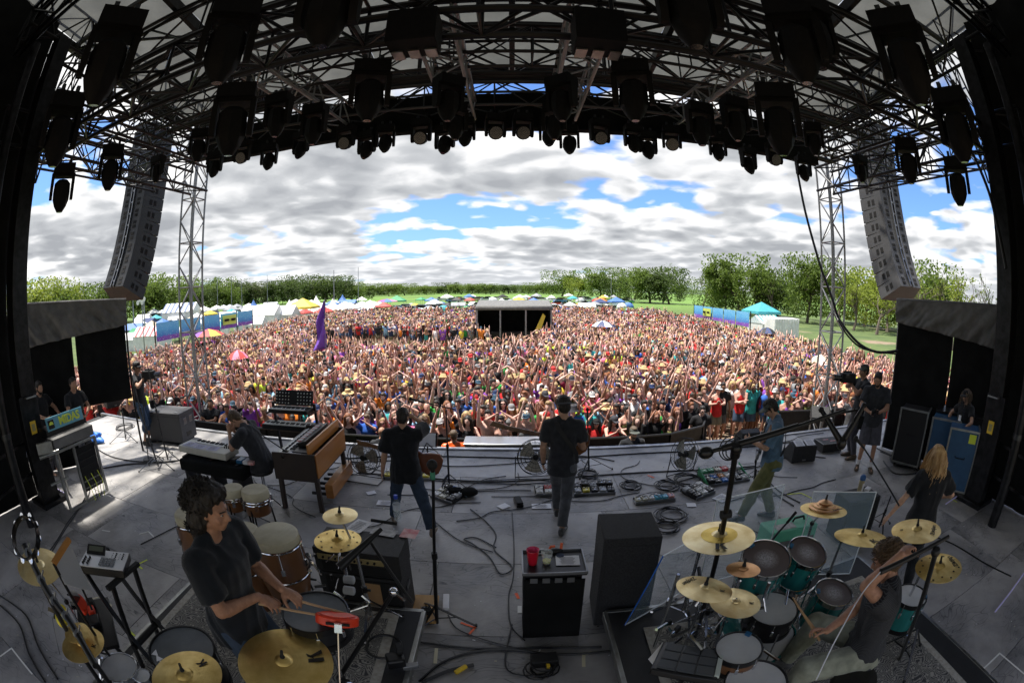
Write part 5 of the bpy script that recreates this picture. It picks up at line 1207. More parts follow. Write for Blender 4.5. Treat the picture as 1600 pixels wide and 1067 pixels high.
for (px,py,z,w,hh,head,sh,lab,ax) in ((1198,872,1.16,80,.26,'head_worn_dark','shell_teal','left rack tom with a worn dark head on the drum kit',(-.08,-.22,1)),(1262,862,1.12,68,.30,'head_worn_dark','shell_teal','right rack tom with a worn dark head on the drum kit',(.05,-.25,1)),
    (1208,950,.92,82,.16,'head_worn_white','shell_black','large snare drum with a grey-white head in front of the drummer',(0,-.04,1)),(1303,925,.90,66,.36,'head_worn_dark','shell_teal','teal floor tom with a worn dark head behind the snare',(.05,-.1,1)),
    (1155,1012,.94,74,.14,'head_worn_white','shell_wood','small side snare drum with a grey head and a black microphone',(-.05,0,1)),(1182,1066,.86,100,.40,'drum_white','shell_wood','large white-headed drum at the bottom edge of the picture',(0,0,1)),
    (1424,930,.72,58,.30,'drum_white','shell_teal','white-headed floor tom behind the drummer',(0,0,1))):
    p,D=D_(px,py,z,w);d=drum(p,D,hh,head,sh,lab,ax,hoop='chrome' if 'dark' in head else 'black_metal')
    b_=MB();b_.box((-D*.3,D*.33,.012),(.04,.03,.018),Matrix.Rotation(.6,3,'Z'));b_.obj('damper_gel',mat('gel_blue',(.02,.12,.25),.3),d)
    n=3
    for k in range(n):
        a=2*math.pi*k/n+.4;r=D*.52;b_=MB();I=wm(d).inverted();s0=p+V((math.cos(a)*r,math.sin(a)*r,-hh*.5));b_.tube([s0,V((s0.x,s0.y,RZ+.1)),V((s0.x+math.cos(a)*.05,s0.y+math.sin(a)*.05,RZ+.01))],.007);b_.obj('leg','chrome',d,world=True)
kp=V((1.78,2.12,RZ+.28));kd=drum(kp+V((.05,.24,0)),.50,.42,'drum_black','shell_teal','teal bass drum lying on its side under the toms',(.1,1,0),10,'shell_teal')
b_=MB();b_.cyl((1.74,1.95,RZ+.5),(1.70,2.08,1.0),.012);b_.cyl((1.86,1.95,RZ+.5),(1.93,2.1,1.0),.012);b_.box((1.8,1.97,RZ+.55),(.2,.06,.04));b_.obj('tom_mount','chrome',kd,world=True)
# tangle of chrome hardware left of the snare
t=thing('hardware_rack','chrome and black drum rack tubes and clamps beside the left cymbals','rack',(1.25,2.0,RZ))
rgp=random.Random(3)
for k in range(34):
    a=V((rgp.uniform(1.02,1.75),rgp.uniform(1.75,2.6),rgp.uniform(.42,1.0)));d=V((rgp.gauss(0,1),rgp.gauss(0,1),rgp.gauss(0,1))).normalized()*rgp.uniform(.06,.22)
    b_=MB();b_.cyl(a,a+d,rgp.choice((.008,.012,.016)),n=8);b_.obj('tube',rgp.choice(('chrome','chrome','black_metal')),t,world=True)
    if k % 2: b_=MB();b_.box(a,(.05,.035,.045),Matrix.Rotation(k,3,'Z'));b_.obj('clamp',rgp.choice(('chrome','black_metal')),t,world=True,bev=.005)
for k in range(4): b_=MB();x=1.1+k*.2;b_.cyl((x,2.45-k*.12,RZ),(x+.04,2.42-k*.1,1.1),.014,n=8);b_.obj('upright','chrome',t,world=True)
# sample pad at lower left of kit
p=PZ(1075,1035,.92);t=thing('drum_pad','black electronic sample pad with nine square rubber pads beside the small snare','drum pad',p,rot=(R(-14),0,R(-30)))
mat('pad_rubber',(.05,.055,.06),.6,bump=.1,bscale=200)
b_=MB();b_.box((0,0,0),(.40,.36,.05));b_.obj('body','black_metal',t,bev=.012)
for i in range(3):
    for j in range(3): b_=MB();b_.box((-.115+i*.115,-.11+j*.108,.03),(.108,.10,.014));b_.obj('pad','pad_rubber',t,bev=.006)
b_=MB();b_.box((.19,0,.025),(.03,.3,.02));b_.obj('lamp_strip',mat('led_dim',(.5,.55,.5),.4),t)
b_=MB();b_.cyl((0,0,-.03),(0,.1,-.6),.018);b_.obj('stand','black_metal',t)
p=PZ(1035,1030,.75);t=thing('sheet','white set list sheet clipped beside the sample pad','paper',p,rot=(R(60),R(-20),R(40)));b_=MB();b_.box((0,0,0),(.15,.21,.002));b_.obj('page',mat('paper',(.72,.72,.74),.8),t)
# sticks held by the drummer: placed with him
# throne
t=thing('drum_throne','round black drum stool under the drummer','stool',(2.1,1.18,RZ));b_=MB();b_.lathe([(.02,.40),(.17,.40),(.185,.44),(.17,.49),(.02,.50)],24);b_.obj('seat','black_leather',t);b_=MB();b_.cyl((0,0,.1),(0,0,.42),.02);b_.obj('post','chrome',t);tripod(t,V((0,0,0)),.22,.2)
# plexiglass shields
mat('plexi',(.55,.75,.9),.02,alpha=.12,spec=.9);mat('plexi_edge',(.03,.16,.62),.15,emit=None);mat('plexi_edge_light',(.75,.78,.8),.3)
def plexi(a,b,z0,z1,lean,lab,e0='plexi_edge'):
    a,b=V(a),V(b);d=(b-a);nn=V((-d.y,d.x,0)).normalized()*lean;t=thing('plexi_screen',lab,'screen',(a.x,a.y,z0),group='clear drum shields')
    P4=[V((a.x,a.y,z0)),V((b.x,b.y,z0)),V((b.x,b.y,z1))+nn,V((a.x,a.y,z1))+nn];n3=(P4[1]-P4[0]).cross(P4[3]-P4[0]).normalized()*.005
    b_=MB();b_.add([p-n3 for p in P4]+[p+n3 for p in P4],[(0,1,2,3),(4,7,6,5)]);b_.obj('pane','plexi',t,world=True,smooth=False)
    for i,m in ((3,e0),(0,'plexi_edge_light'),(2,'plexi_edge_light'),(1,'plexi_edge_light')): b_=MB();b_.bar(P4[i],P4[(i+1) % 4],.011,.006);b_.obj('edge',m,t,world=True)
plexi((.93,2.78,0),(1.52,3.12,0),.31,1.18,-.25,'clear drum shield panel with a bright blue edge at the left of the kit')
plexi((1.75,3.2,0),(2.55,3.3,0),.31,1.25,0,'clear drum shield panel behind the rack toms','plexi_edge_light');plexi((2.75,3.05,0),(3.4,2.75,0),.31,1.25,0,'clear drum shield panel at the right of the kit','plexi_edge_light')
# ---- big boom mic over the kit
t=thing('mic_boom','large black overhead boom with a V-shaped microphone mount reaching over the stage','microphone stand',(1.62,2.75,RZ))
A=PD(1150,700,2.55);B0=PD(1103,707,2.5);B1=PD(1320,641,2.9);foot=V((1.62,2.75,RZ))
b_=MB();b_.tube([foot,A.lerp(foot,.45),A],[.02,.019,.018],10);b_.obj('pole','black_metal',t,world=True)
b_=MB();b_.tube([B0,B1],.0125,10);b_.tube([B0.lerp(B1,.1),B0.lerp(B1,.62)],.019,10);b_.ball(B0,.036,(1.3,1,1));b_.obj('boom_arm','black_metal',t,world=True)
b_=MB();b_.ball(A,.035);b_.cyl(A,A.lerp(foot,.03),.03);b_.obj('clamp','black_metal',t,world=True)
b_=MB();b_.cyl(A.lerp(foot,.28)-V((.03,0,0)),A.lerp(foot,.28)+V((.035,0,0)),.03,n=14);b_.obj('knob','rubber',t,world=True)
lw=B0.lerp(B1,.18);b_=MB()
for k in range(3): b_.tube([lw+V((math.cos(a)*(.05+k*.012),.02*k,math.sin(a)*(.05+k*.012)-.03)) for a in [2*math.pi*i/20 for i in range(20)]],.004,5,True)
b_.obj('cable_loop','cable_black',t,world=True)
vb=PD(1315,692,2.9);v1=PD(1283,640,2.86);v2=PD(1350,633,2.94)
for nm,a in (('mount_arm',v1),('mount_arm',v2)): b_=MB();b_.tube([vb,a],[.024,.014],10);b_.ball(a,.02,n=8);b_.obj(nm,'black_metal',t,world=True)
b_=MB();b_.ball(vb,.036,(1,1,1.2));b_.obj('mount_joint','black_metal',t,world=True)
b_=MB();b_.tube([PD(1285,650,2.88),PD(1340,640,2.9)],.008);b_.tube([PD(1300,640,2.88),PD(1303,660,2.88)],.008);b_.tube([PD(1335,638,2.9),PD(1332,660,2.9)],.008);b_.obj('crossbar','black_metal',t,world=True)
tripod(t,V((0,0,0)),.32,.4,'black_metal')
# right-hand drum vocal mic on a boom with white cable
t=thing('mic_boom','black boom microphone stand crossing behind the drummer with a white cable','microphone stand',PZ(1405,1030,RZ));f=PZ(1405,1030,RZ);a=PD(1462,862,2.35);m0=PD(1482,838,2.4);m1=PD(1376,893,2.2)
b_=MB();b_.tube([f,a],.016,10);b_.obj('pole','black_metal',t,world=True);b_=MB();b_.tube([m0,m1],[.011,.016],10);b_.obj('boom_arm','black_metal',t,world=True);b_=MB();b_.ball(a,.028);b_.tube([a,a.lerp(f,.3)+V((.03,0,0))],.008);b_.obj('clamp','black_metal',t,world=True)
b_=MB();b_.tube(bez([m1,PD(1352,920,2.25),PD(1330,955,2.05),PD(1300,1010,2.0),PD(1275,1062,2.0)]),.0034);b_.obj('cable',mat('cable_white',(.6,.62,.7),.4),t,world=True);tripod(t,V((0,0,0)),.3,.35,'black_metal')
# ---- left percussion set-up
cymbal(443,1030,1.22,152,'very large hammered cymbal with a big K mark at the bottom of the percussion set','cymbal_hammered',K=1.2,kang=30,tilt=(R(2),R(4)),bellr=.17,foot=(-1.3,1.62,RZ))
cymbal(288,1052,1.20,124,'brilliant hammered cymbal at the bottom edge, left of the very large one','cymbal_hammered',K=.8,kang=70,tilt=(R(-2),R(-4)),bellr=.22,foot=(-1.7,1.2,RZ))
cymbal(127,1003,1.14,84,'matte cymbal with a K mark under a small bell at the lower left','cymbal_brass',K=.6,kang=20,tilt=(R(0),R(-3)),foot=(-2.5,1.05,RZ),nut=False)
cymbal(119,986,1.20,48,'small upturned bell cymbal on top of the matte cymbal','cymbal_brass',bellr=.3,stand=False)
cymbal(60,881,1.45,84,'pale cymbal pair high on a stand at the far left','cymbal_pale',tilt=(R(0),R(12)),foot=(-2.95,1.1,RZ),bellr=.24)
cymbal(531,803,1.42,57,'small pale cymbal on top of the perforated one, beside the left guitar amplifier','cymbal_pale',bellr=.24,tilt=(R(0),R(0)),foot=(-1.15,2.75,RZ))
cymbal(527,841,1.22,76,'gold cymbal with round holes beside the left guitar amplifier','cymbal_hammered',holes=12,tilt=(R(-2),R(0)),stand=False,bellr=.24)
def conga(px,py,z,w,hh,label,lugs=6):
    p=PZ(px,py,z);D=wid(w,p);r=D/2;t=thing('conga' if hh>.4 else 'bongo',label,'conga' if hh>.4 else 'bongo',p)
    if hh>.4: pr=[(r*.98,-.03),(r*1.12,-hh*.32),(r*1.10,-hh*.5),(r*.85,-hh*.8),(r*.72,-hh)]
    else: pr=[(r*.97,-.03),(r*1.0,-hh*.5),(r*.92,-hh)]
    b_=MB();b_.lathe(pr,32,top=False,bot=False);b_.obj('shell','shell_wood',t)
    b_=MB();b_.lathe([(.0001,.022),(r*.9,.020),(r*.99,.008),(r*1.02,-.035),(r*1.0,-.05)],48,bot=False,top=False);b_.obj('skin','skin_head',t)
    for zz,rr in ((-.052,1.055),(-hh*.42,1.14 if hh>.4 else 1.02)): b_=MB();b_.lathe([(r*rr,zz),(r*(rr+.02),zz-.006),(r*rr,zz-.014),(r*(rr-.02),zz-.006)],48,closed=True);b_.obj('hoop','chrome',t)
    for k in range(lugs): a=2*math.pi*k/lugs;e=V((math.cos(a),math.sin(a),0));b_=MB();b_.cyl(e*r*1.08+V((0,0,-.05)),e*r*1.16+V((0,0,-min(.22,hh*.5))),.005,n=6);b_.box(e*r*1.15+V((0,0,-min(.2,hh*.5))),(.02,.03,.05),Matrix.Rotation(a,3,'Z'));b_.obj('lug','chrome',t)
    for k in range(3): a=2.1*k+.5;e=V((math.cos(a)*r,math.sin(a)*r,0));b_=MB();b_.tube([e*.9+V((0,0,-hh*.6)),e*1.6+V((0,0,-(z-RZ)+.01))],.009);b_.obj('leg','black_metal',t)
    return t
conga(430,835,1.36,76,.72,'wooden conga drum nearest the small cymbals, right of the percussionist');conga(300,802,1.36,62,.72,'tall wooden conga drum behind the percussionist on the left')
conga(398,767,1.42,46,.19,'larger bongo drum beyond the percussionist');conga(363,764,1.42,36,.18,'smaller bongo drum behind the percussionist, left of the larger one');conga(378,830,1.36,56,.70,'third conga drum half hidden behind the percussionist')
p,D=D_(492,955,1.25,104);drum(p,D,.15,'drum_black','shell_black','black-headed snare drum under the percussionist\'s sticks',(0,.02,1),hoop='black_metal');stand_for(p-V((0,0,.15)),(p.x+.02,p.y+.02,RZ),lab='black-headed snare drum')
p,D=D_(283,1015,1.02,112);dd=drum(p,D,.3,'drum_black','shell_black','dark drum with a white geometric print under the brilliant cymbal',(0,0,1),hoop='black_metal')
for k in range(9):
    a=R(30+k*17);rr=D*.40;b_=MB();b_.prism([(0,0),(.055,.02),(.02,.06)],Matrix.Translation((rr*math.cos(a),rr*math.sin(a),0)) @ Matrix.Rotation(a*2.3,4,'Z'),.0015);b_.obj('print','paper',dd)
p,D=D_(185,1042,.95,66);drum(p,D,.2,'drum_grey','shell_black','small brown-rimmed drum between the lower left cymbals',(0,.05,1));p,D=D_(222,1056,.93,30);drum(p,D,.18,'drum_white','shell_black','tiny drum at the bottom edge beside the brilliant cymbal',lugs=5)
for k,(px,py,z) in enumerate(((490,955,1.12),)): pass
mat('plastic_red',(.75,.05,.015),.35);mat('plastic_yellow',(.75,.62,.02),.35);mat('plastic_orange',(.8,.12,.02),.35)
def blockp(p,rot,w,d,h,m,lab,nm='jam_block'):
    t=thing(nm,lab,'percussion block',p,rot=rot);pl=[(w/2*math.cos(a)*(1+.12*math.cos(2*a)),d/2*math.sin(a)) for a in [2*math.pi*i/24 for i in range(24)]];b_=MB();b_.prism(pl,Matrix.Identity(4),h);b_.obj('block',m,t,bev=.008)
    b_=MB();b_.prism([(x*.82,y*.78) for x,y in pl],Matrix.Translation((0,0,h+.001)),.004);b_.obj('raised_panel',m,t);b_=MB();b_.box((0,-d/2-.002,h*.45),(w*.6,.012,.014));b_.obj('slot','rubber',t);b_=MB();b_.box((0,-d/2-.03,h*.3),(.04,.05,.05));b_.cyl((0,-d/2-.03,0),(0,-d/2,-.5),.006,n=6);b_.obj('mount','chrome',t);return t
blockp(PZ(527,975,1.24),(R(-22),R(12),R(20)),.22,.14,.06,'plastic_red','bright red plastic percussion block beside the black-headed snare');blockp(PZ(97,965,1.1),(R(-30),R(10),R(-50)),.17,.12,.05,'plastic_yellow','yellow plastic percussion block at the lower left')
blockp(PZ(128,947,1.0),(R(-20),R(20),R(-30)),.16,.10,.045,'plastic_red','small red percussion block behind the yellow one')
# tambourines
def tamb(c,r,rot,lab,n=10):
    t=thing('tambourine',lab,'tambourine',c,rot=rot);b_=MB();b_.lathe([(r,-.02),(r+.006,-.02),(r+.006,.02),(r,.02)],36,closed=True);b_.obj('frame','black_metal',t)
    for k in range(n): a=2*math.pi*k/n;b_=MB();b_.lathe([(.0001,-.002),(.022,0),(.0001,.002)],10,Matrix.Translation((math.cos(a)*(r+.012),math.sin(a)*(r+.012),0)) @ Matrix.Rotation(.3,4,'X'));b_.obj('jingle','chrome',t)
tamb(PZ(466,878,1.12),.088,(R(60),0,R(10)),'round jingle ring mounted in front of the near conga');tamb(PD(40,840,2.9),.12,(R(40),R(20),0),'black tambourine clamped at the far left of the percussion set')
# chimes: bar chimes on a wooden beam
mat('silver_plate',(.5,.51,.53),.35,.3);t=thing('bar_chimes','row of thin metal bar chimes under an orange wooden beam at the far left','chimes',PD(92,862,3.0));a,b=PD(84,880,2.95),PD(108,842,3.05)
b_=MB();b_.bar(a,b,.03,.03);b_.obj('beam',mat('beam_wood',(.45,.20,.05),.4),t,world=True)
for k in range(26): q=a.lerp(b,.04+.92*k/25);L=.14+.22*k/25;b_=MB();b_.cyl(q-V((0,0,.02)),q-V((-.02,0,L)),.004,n=5);b_.obj('chime_bar','silver_plate',t,world=True)
b_=MB();b_.cyl(a,(a.x,a.y+.1,RZ),.012);b_.obj('stand','black_metal',t,world=True)
# sampler on an X stand
p=PZ(163,874,1.28);t=thing('sampler','silver drum sampler with a grid of sixteen pads and a flip-up screen','sampler',p,rot=(R(-8),R(8),R(36)))
b_=MB();b_.box((0,0,-.03),(.40,.33,.06));b_.obj('case','black_metal',t,bev=.006);b_=MB();b_.box((0,0,.003),(.39,.32,.006));b_.obj('faceplate',mat('silver_plate',(.5,.51,.53),.35,.3),t)
for i in range(4):
    for j in range(4): b_=MB();b_.box((-.01+i*.034,-.11+j*.034,.012),(.028,.028,.012));b_.obj('pad',mat('pad_grey',(.18,.19,.20),.6),t,bev=.003)
b_=MB();b_.box((-.09,.10,.03),(.17,.09,.012),Matrix.Rotation(R(25),3,'X'));s_=b_.obj('screen','black_metal',t);b_=MB();b_.box((-.09,.098,.038),(.13,.05,.002),Matrix.Rotation(R(25),3,'X'));b_.obj('display',mat('lcd',(.10,.11,.08),.3),s_)
for k in range(16): b_=MB();b_.cyl((.06+(k % 4)*.032,.02+(k // 4)*.032,.006),(.06+(k % 4)*.032,.02+(k // 4)*.032,.014),.006,n=8);b_.obj('knob','rubber' if k % 2 else 'paper',t)
for k in range(8): b_=MB();b_.cyl((-.165+(k % 2)*.04,-.12+(k // 2)*.035,.006),(-.165+(k % 2)*.04,-.12+(k // 2)*.035,.02),.009,n=8);b_.obj('knob','rubber',t)
t=thing('keyboard_stand','black X-shaped stand under the sampler','stand',(p.x+.25,p.y-.05,0));z0=1.2
for e in (-1,1):
    for y in (-.14,.14): b_=MB();b_.bar((p.x+e*.2,p.y+y,z0),(p.x+.22-e*.28,p.y+y*1.3,.03),.032,.032,V((0,1,0)));b_.obj('tube','black_metal',t,world=True)
    b_=MB();b_.bar((p.x+e*.2,p.y-.2,z0+.01),(p.x+e*.2,p.y+.2,z0+.01),.04,.03);b_.obj('top_bar','rubber',t,world=True);b_=MB();b_.bar((p.x+.22-e*.28,p.y-.25,.02),(p.x+.22-e*.28,p.y+.25,.02),.035,.03);b_.obj('foot','rubber',t,world=True)
b_=MB();b_.cyl((p.x+.11,p.y-.2,.61),(p.x+.11,p.y+.2,.61),.03,n=14);b_.obj('pivot','black_metal',t,world=True)
# effects tray of small percussion
t=thing('gear_tray','black tray of small percussion and effects at the lower left','tray',PZ(150,975,.85));p=PZ(150,975,.85)
b_=MB();b_.box((0,0,0),(.62,.34,.03),Matrix.Rotation(R(-38),3,'Z'));b_.obj('tray','black_metal',t);b_=MB();b_.cyl((0,0,0),(.1,.1,-.54),.02);b_.obj('stand','black_metal',t)
for x,y,sx,sy,sz,m in ((.02,0,.12,.09,.05,'black_metal'),(-.1,.07,.1,.06,.05,'plastic_red'),(.16,-.14,.08,.06,.05,'silver_plate'),(.22,-.19,.07,.07,.03,'black_metal'),(-.17,.13,.07,.07,.07,'rubber'),(.08,-.1,.07,.04,.04,'paper')):
    b_=MB();b_.box((x,y,.015+sz/2),(sx,sy,sz),Matrix.Rotation(R(-38),3,'Z'));b_.obj('effects_box',m,t,bev=.006)
t=thing('cowbell','dull silver cowbell clamped above the tray','cowbell',PZ(118,932,1.12),rot=(R(50),0,R(40)));b_=MB();b_.lathe([(.05,0),(.03,.11)],4,bot=False);q=b_.obj('bell','hardware',t);m_=q.modifiers.new('s','SOLIDIFY');m_.thickness=.003;b_=MB();b_.cyl((0,0,.1),(0,0,.16),.008);b_.obj('clamp','black_metal',t)
t=thing('maraca','black maraca standing up behind the tray','maraca',PZ(122,905,1.25));b_=MB();b_.ball((0,0,0),.035,(1,1,1.5));b_.obj('head','rubber',t);b_=MB();b_.cyl((0,0,-.04),(.03,-.02,-.24),.01);b_.obj('handle','rubber',t)
# rack tubes around the percussion
t=thing('percussion_rack','black rack tube with chrome clamps along the left percussion cymbals','rack',(-2.6,1.0,RZ));pts_=[PD(38,850,3.0),PD(75,925,2.95),PD(112,975,2.9),PD(150,1040,2.7)]
b_=MB();b_.tube(bez(pts_),.024,10);b_.obj('tube','black_metal',t,world=True)
for k in range(5): q=bez(pts_,4)[k*2+1];b_=MB();b_.cyl(q-V((.015,0,0)),q+V((.015,0,.01)),.030,n=10);b_.cyl(q,q+V((.05,.03,.07)),.007,n=6);b_.obj('clamp','hardware',t,world=True)
for q in (pts_[0],pts_[2]): b_=MB();b_.cyl(q,(q.x,q.y,RZ),.02);b_.obj('upright','black_metal',t,world=True)
t=thing('percussion_rack','chrome clamps and arms between the near conga and the red block','rack',(-1.2,2.25,RZ));rgp=random.Random(9)
for k in range(22):
    a=PZ(rgp.uniform(480,560),rgp.uniform(860,960),rgp.uniform(.7,1.15));d=V((rgp.gauss(0,1),rgp.gauss(0,1),rgp.gauss(0,1))).normalized()*rgp.uniform(.05,.16);b_=MB();b_.cyl(a,a+d,rgp.choice((.006,.009,.013)),n=8);b_.obj('tube',rgp.choice(('chrome','chrome','black_metal')),t,world=True)
for px,py in ((545,905),(545,922)): p=PZ(px,py,.95);b_=MB();b_.cyl(p-V((.035,0,0)),p+V((.035,0,0)),.033,n=16);b_.ball(p+V((.035,0,0)),.033,(.4,1,1));b_.obj('maraca_head','drum_grey',t,world=True)
b_=MB();b_.tube([PZ(565,930,.95),PZ(577,940,.9),PZ(575,945,.8),PZ(545,955,.75)],.008);b_.obj('bent_arm','chrome',t,world=True)
# crossing black boom in front of the left amp
t=thing('mic_boom','black boom stand slanting across the rug in front of the left amplifier','microphone stand',PZ(535,1050,RZ));f=PZ(530,1058,RZ);a=PD(615,924,2.75)
b_=MB();b_.tube([f,a],[.02,.014],10);b_.obj('pole','black_metal',t,world=True);b_=MB();b_.tube([PD(578,845,2.9),PD(645,942,2.8)],.011,10);b_.obj('boom_arm','black_metal',t,world=True);b_=MB();b_.ball(a,.03);b_.tube([a,PD(632,938,2.7)],.009);b_.obj('clamp','chrome',t,world=True)
b_=MB();b_.tube([PD(530,886,2.75),PD(596,826,2.8)],[.03,.013],10);b_.obj('microphone','black_metal',t,world=True)
# ---- guitar amplifiers and boxes
mat('amp_vinyl',(.018,.018,.019),.65,0,(.03,.03,.032),20,.4,260);mat('grille_cloth',(.012,.012,.013),.9,bump=.5,bscale=400);mat('tweed',(.30,.20,.09),.8,0,(.38,.26,.13),40);mat('cardboard',(.28,.16,.07),.8,0,(.34,.2,.09),6);mat('mint',(.10,.42,.27),.45,0,(.13,.48,.31),9,.15,120);mat('gold_plate',(.42,.34,.16),.4,.5)
def boxthing(name,lab,cat,c,rz_,parts,group=None):
    t=thing(name,lab,cat,c,rz_,group)
    for nm,cc,dd,m,*bv in parts: b_=MB();b_.box(cc,dd);b_.obj(nm,m,t,bev=bv[0] if bv else .006)
    return t
AX,AY=-1.33,3.27
boxthing('guitar_cabinet','tall black guitar speaker cabinet, back towards the camera, under the black amplifier head','cabinet',(AX,AY,0),0,[('shell',(0,0,.30),(.78,.40,.56),'amp_vinyl'),('back_board',(.03,-.206,.30),(.70,.012,.50),'grille_cloth'),('wood_brace',(.12,-.216,.30),(.16,.012,.46),'cardboard'),('wood_brace',(-.2,-.216,.18),(.12,.012,.22),'cardboard'),('handle',(.396,0,.40),(.012,.14,.06),'black_metal'),('caster',(.3,-.15,.02),(.05,.05,.04),'rubber')])
t=boxthing('amplifier','black guitar amplifier head covered with papers and a water bottle','amplifier',(AX,AY,.585),0,[('shell',(0,0,.13),(.80,.38,.25),'amp_vinyl'),('control_panel',(-.05,-.196,.17),(.62,.010,.06),'gold_plate'),('rear_grille',(0,-.194,.07),(.66,.008,.10),'grille_cloth')])
for k in range(9): b_=MB();b_.cyl((-.3+k*.06,-.20,.17),(-.3+k*.06,-.215,.17),.011,n=10);b_.obj('knob','rubber',t)
ZT=.845
def paper(px,py,z,w,d,rz_,lab,m='paper',nm='paper_sheet',lines=True,cat='paper'):
    p=PZ(px,py,z) if px is not None else py;t=thing(nm,lab,cat,p+V((0,0,.004)),rz_);b_=MB();b_.grid(lambda u,v: V(((u-.5)*w,(v-.5)*d,.002+.003*abs(mnoise.noise(V((u*3,v*3,w*50)))))),6,6);o=b_.obj('page',m,t)
    if lines:
        b_=MB()
        for k in range(7): b_.box((-.02*w,(-.36+k*.11)*d,.006),(w*(.5+.25*((k*7) % 3)/3),d*.03,.0008))
        b_.obj('printed_lines',mat('print_grey',(.25,.25,.27),.8),t)
    return t
paper(561,822,ZT,.17,.23,-.3,'white printed page at the left end of the black amplifier head');paper(600,832,ZT,.24,.12,-.15,'grey photo sheet in the middle of the amplifier head',mat('photo_grey',(.25,.25,.26),.6,0,(.5,.5,.5),18),lines=False)
paper(640,834,ZT,.15,.16,-.1,'red printed booklet on the right end of the amplifier head',mat('print_red',(.5,.08,.10),.5,0,(.65,.45,.42),8),'booklet',False)
t=thing('marker_case','long black tool case lying on the amplifier head','case',PZ(600,818,ZT)+V((0,0,.02)),-.12);b_=MB();b_.cyl((-.13,0,0),(.13,0,0),.016,n=8);b_.obj('case','rubber',t)
# bottle
def bottle(p,lab,s=1.0):
    t=thing('water_bottle',lab,'bottle',p);b_=MB();b_.lathe([(.028*s,0),(.033*s,.01),(.033*s,.07*s),(.030*s,.09*s),(.033*s,.11*s),(.032*s,.16*s),(.013*s,.205*s),(.013*s,.215*s)],20,top=False);b_.obj('bottle_wall','clear_glass',t)
    b_=MB();b_.lathe([(.026*s,.003),(.031*s,.012),(.031*s,.10*s)],20);b_.obj('water',mat('water_clear',(.55,.62,.66),.05,alpha=.35),t);b_=MB();b_.cyl((0,0,.205*s),(0,0,.235*s),.016*s,n=14);b_.obj('cap',mat('cap_blue',(.03,.08,.55),.4),t);b_=MB();b_.lathe([(.0335*s,.10*s),(.0335*s,.155*s)],20,bot=False,top=False);b_.obj('label',mat('label_clear',(.7,.75,.8),.4,alpha=.4),t)
bottle(PZ(622,812,ZT),'clear water bottle with a blue cap on the black amplifier head',1.15)
t=thing('book','dark blue notebook leaning on the back of the left guitar cabinet','book',PZ(550,872,.62),rot=(R(60),0,.1));b_=MB();b_.box((0,0,0),(.17,.2,.02));b_.obj('cover','navy',t);b_=MB();b_.box((.02,-.02,.014),(.15,.17,.006),Matrix.Rotation(.3,3,'Z'));b_.obj('page','paper',t)
# plank with foot controller
t=thing('pedal_plank','orange wooden plank with a round black foot controller beside the left riser','board',PZ(665,955,0),.06);b_=MB();b_.box((0,0,.04),(.24,.42,.03));b_.obj('plank',mat('plank_wood',(.36,.19,.05),.5,0,(.48,.28,.09),8,stretch=(1,.15,1)),t,bev=.004)
b_=MB();b_.cyl((.02,-.06,.055),(.02,-.06,.09),.06,.05,20);b_.obj('controller','rubber',t)
for k in range(4): b_=MB();b_.ball((-.03+k*.03,-.04,.092),.006);b_.obj('button','chrome',t)
b_=MB();b_.box((0,0,.012),(.2,.38,.024));b_.obj('base','black_metal',t)
boxthing('power_strip','white mains socket strip on the floor beside the orange plank','power strip',PZ(697,940,.02),.1,[('strip',(0,0,0),(.06,.24,.035),'paper')])
# big sub cabinet and drink table
mat('carpet_black',(.04,.04,.043),.9,0,(.07,.07,.074),90,.5,300,.2);MATS['carpet_black'].node_tree.nodes['Principled BSDF'].inputs['Sheen Weight'].default_value=.1
boxthing('bass_cabinet','large plain dark grey speaker cabinet in the centre foreground','cabinet',(1.0,3.32,0),-.06,[('shell',(0,0,.52),(.50,.46,1.0),'carpet_black',.012),('back_panel',(0,-.234,.5),(.44,.01,.9),'carpet_black'),('foot',(.2,-.18,.01),(.05,.05,.02),'rubber')])
TX,TY=.345,3.17
t=boxthing('side_table','black rack case used as a table, hung with a long black cloth','table',(TX,TY,0),0,[('table_top',(0,0,.755),(.52,.36,.02),'black_metal',.004),('rim',(0,.178,.775),(.53,.012,.03),'hardware',.002),('rim',(0,-.178,.775),(.53,.012,.03),'hardware',.002),('rim',(-.258,0,.775),(.012,.36,.03),'hardware',.002),('rim',(.258,0,.775),(.012,.36,.03),'hardware',.002),('case',(0,.02,.38),(.46,.28,.72),'riser_black')])
o=drape((TX-.25,TY-.165,0),(TX+.25,TY-.165,0),.0,.70,'skirt_cloth','black_fabric',.008,30,8,t,3,3);o=drape((TX-.25,TY+.15,0),(TX-.25,TY-.165,0),.0,.70,'skirt_cloth','black_fabric',.008,20,8,t,4,3)
for k in range(4): b_=MB();b_.box((-.17+k*.1,-.172,.70),(.06,.006,.05));b_.obj('clip','hardware',t)
ZT2=.767
def cup(p,r,h,m,lab,liq=None,inner=None):
    t=thing('plastic_cup',lab,'cup',p);b_=MB();pr=[(r*.7,0),(r*.85,h*.5),(r,h),(r*1.05,h),(r*.96,h-.002),(r*.80,h*.5),(r*.66,.004)];b_.lathe(pr,28,bot=True,top=True);b_.obj('wall',m,t)
    if liq: b_=MB();b_.lathe([(r*.66,.006),(r*.72,h*.25)],24);b_.obj('drink',liq,t)
    if inner: b_=MB();b_.lathe([(r*.94,h-.004),(r*.80,h*.5),(r*.66,.008)],24,bot=False,top=True);b_.obj('lining',inner,t)
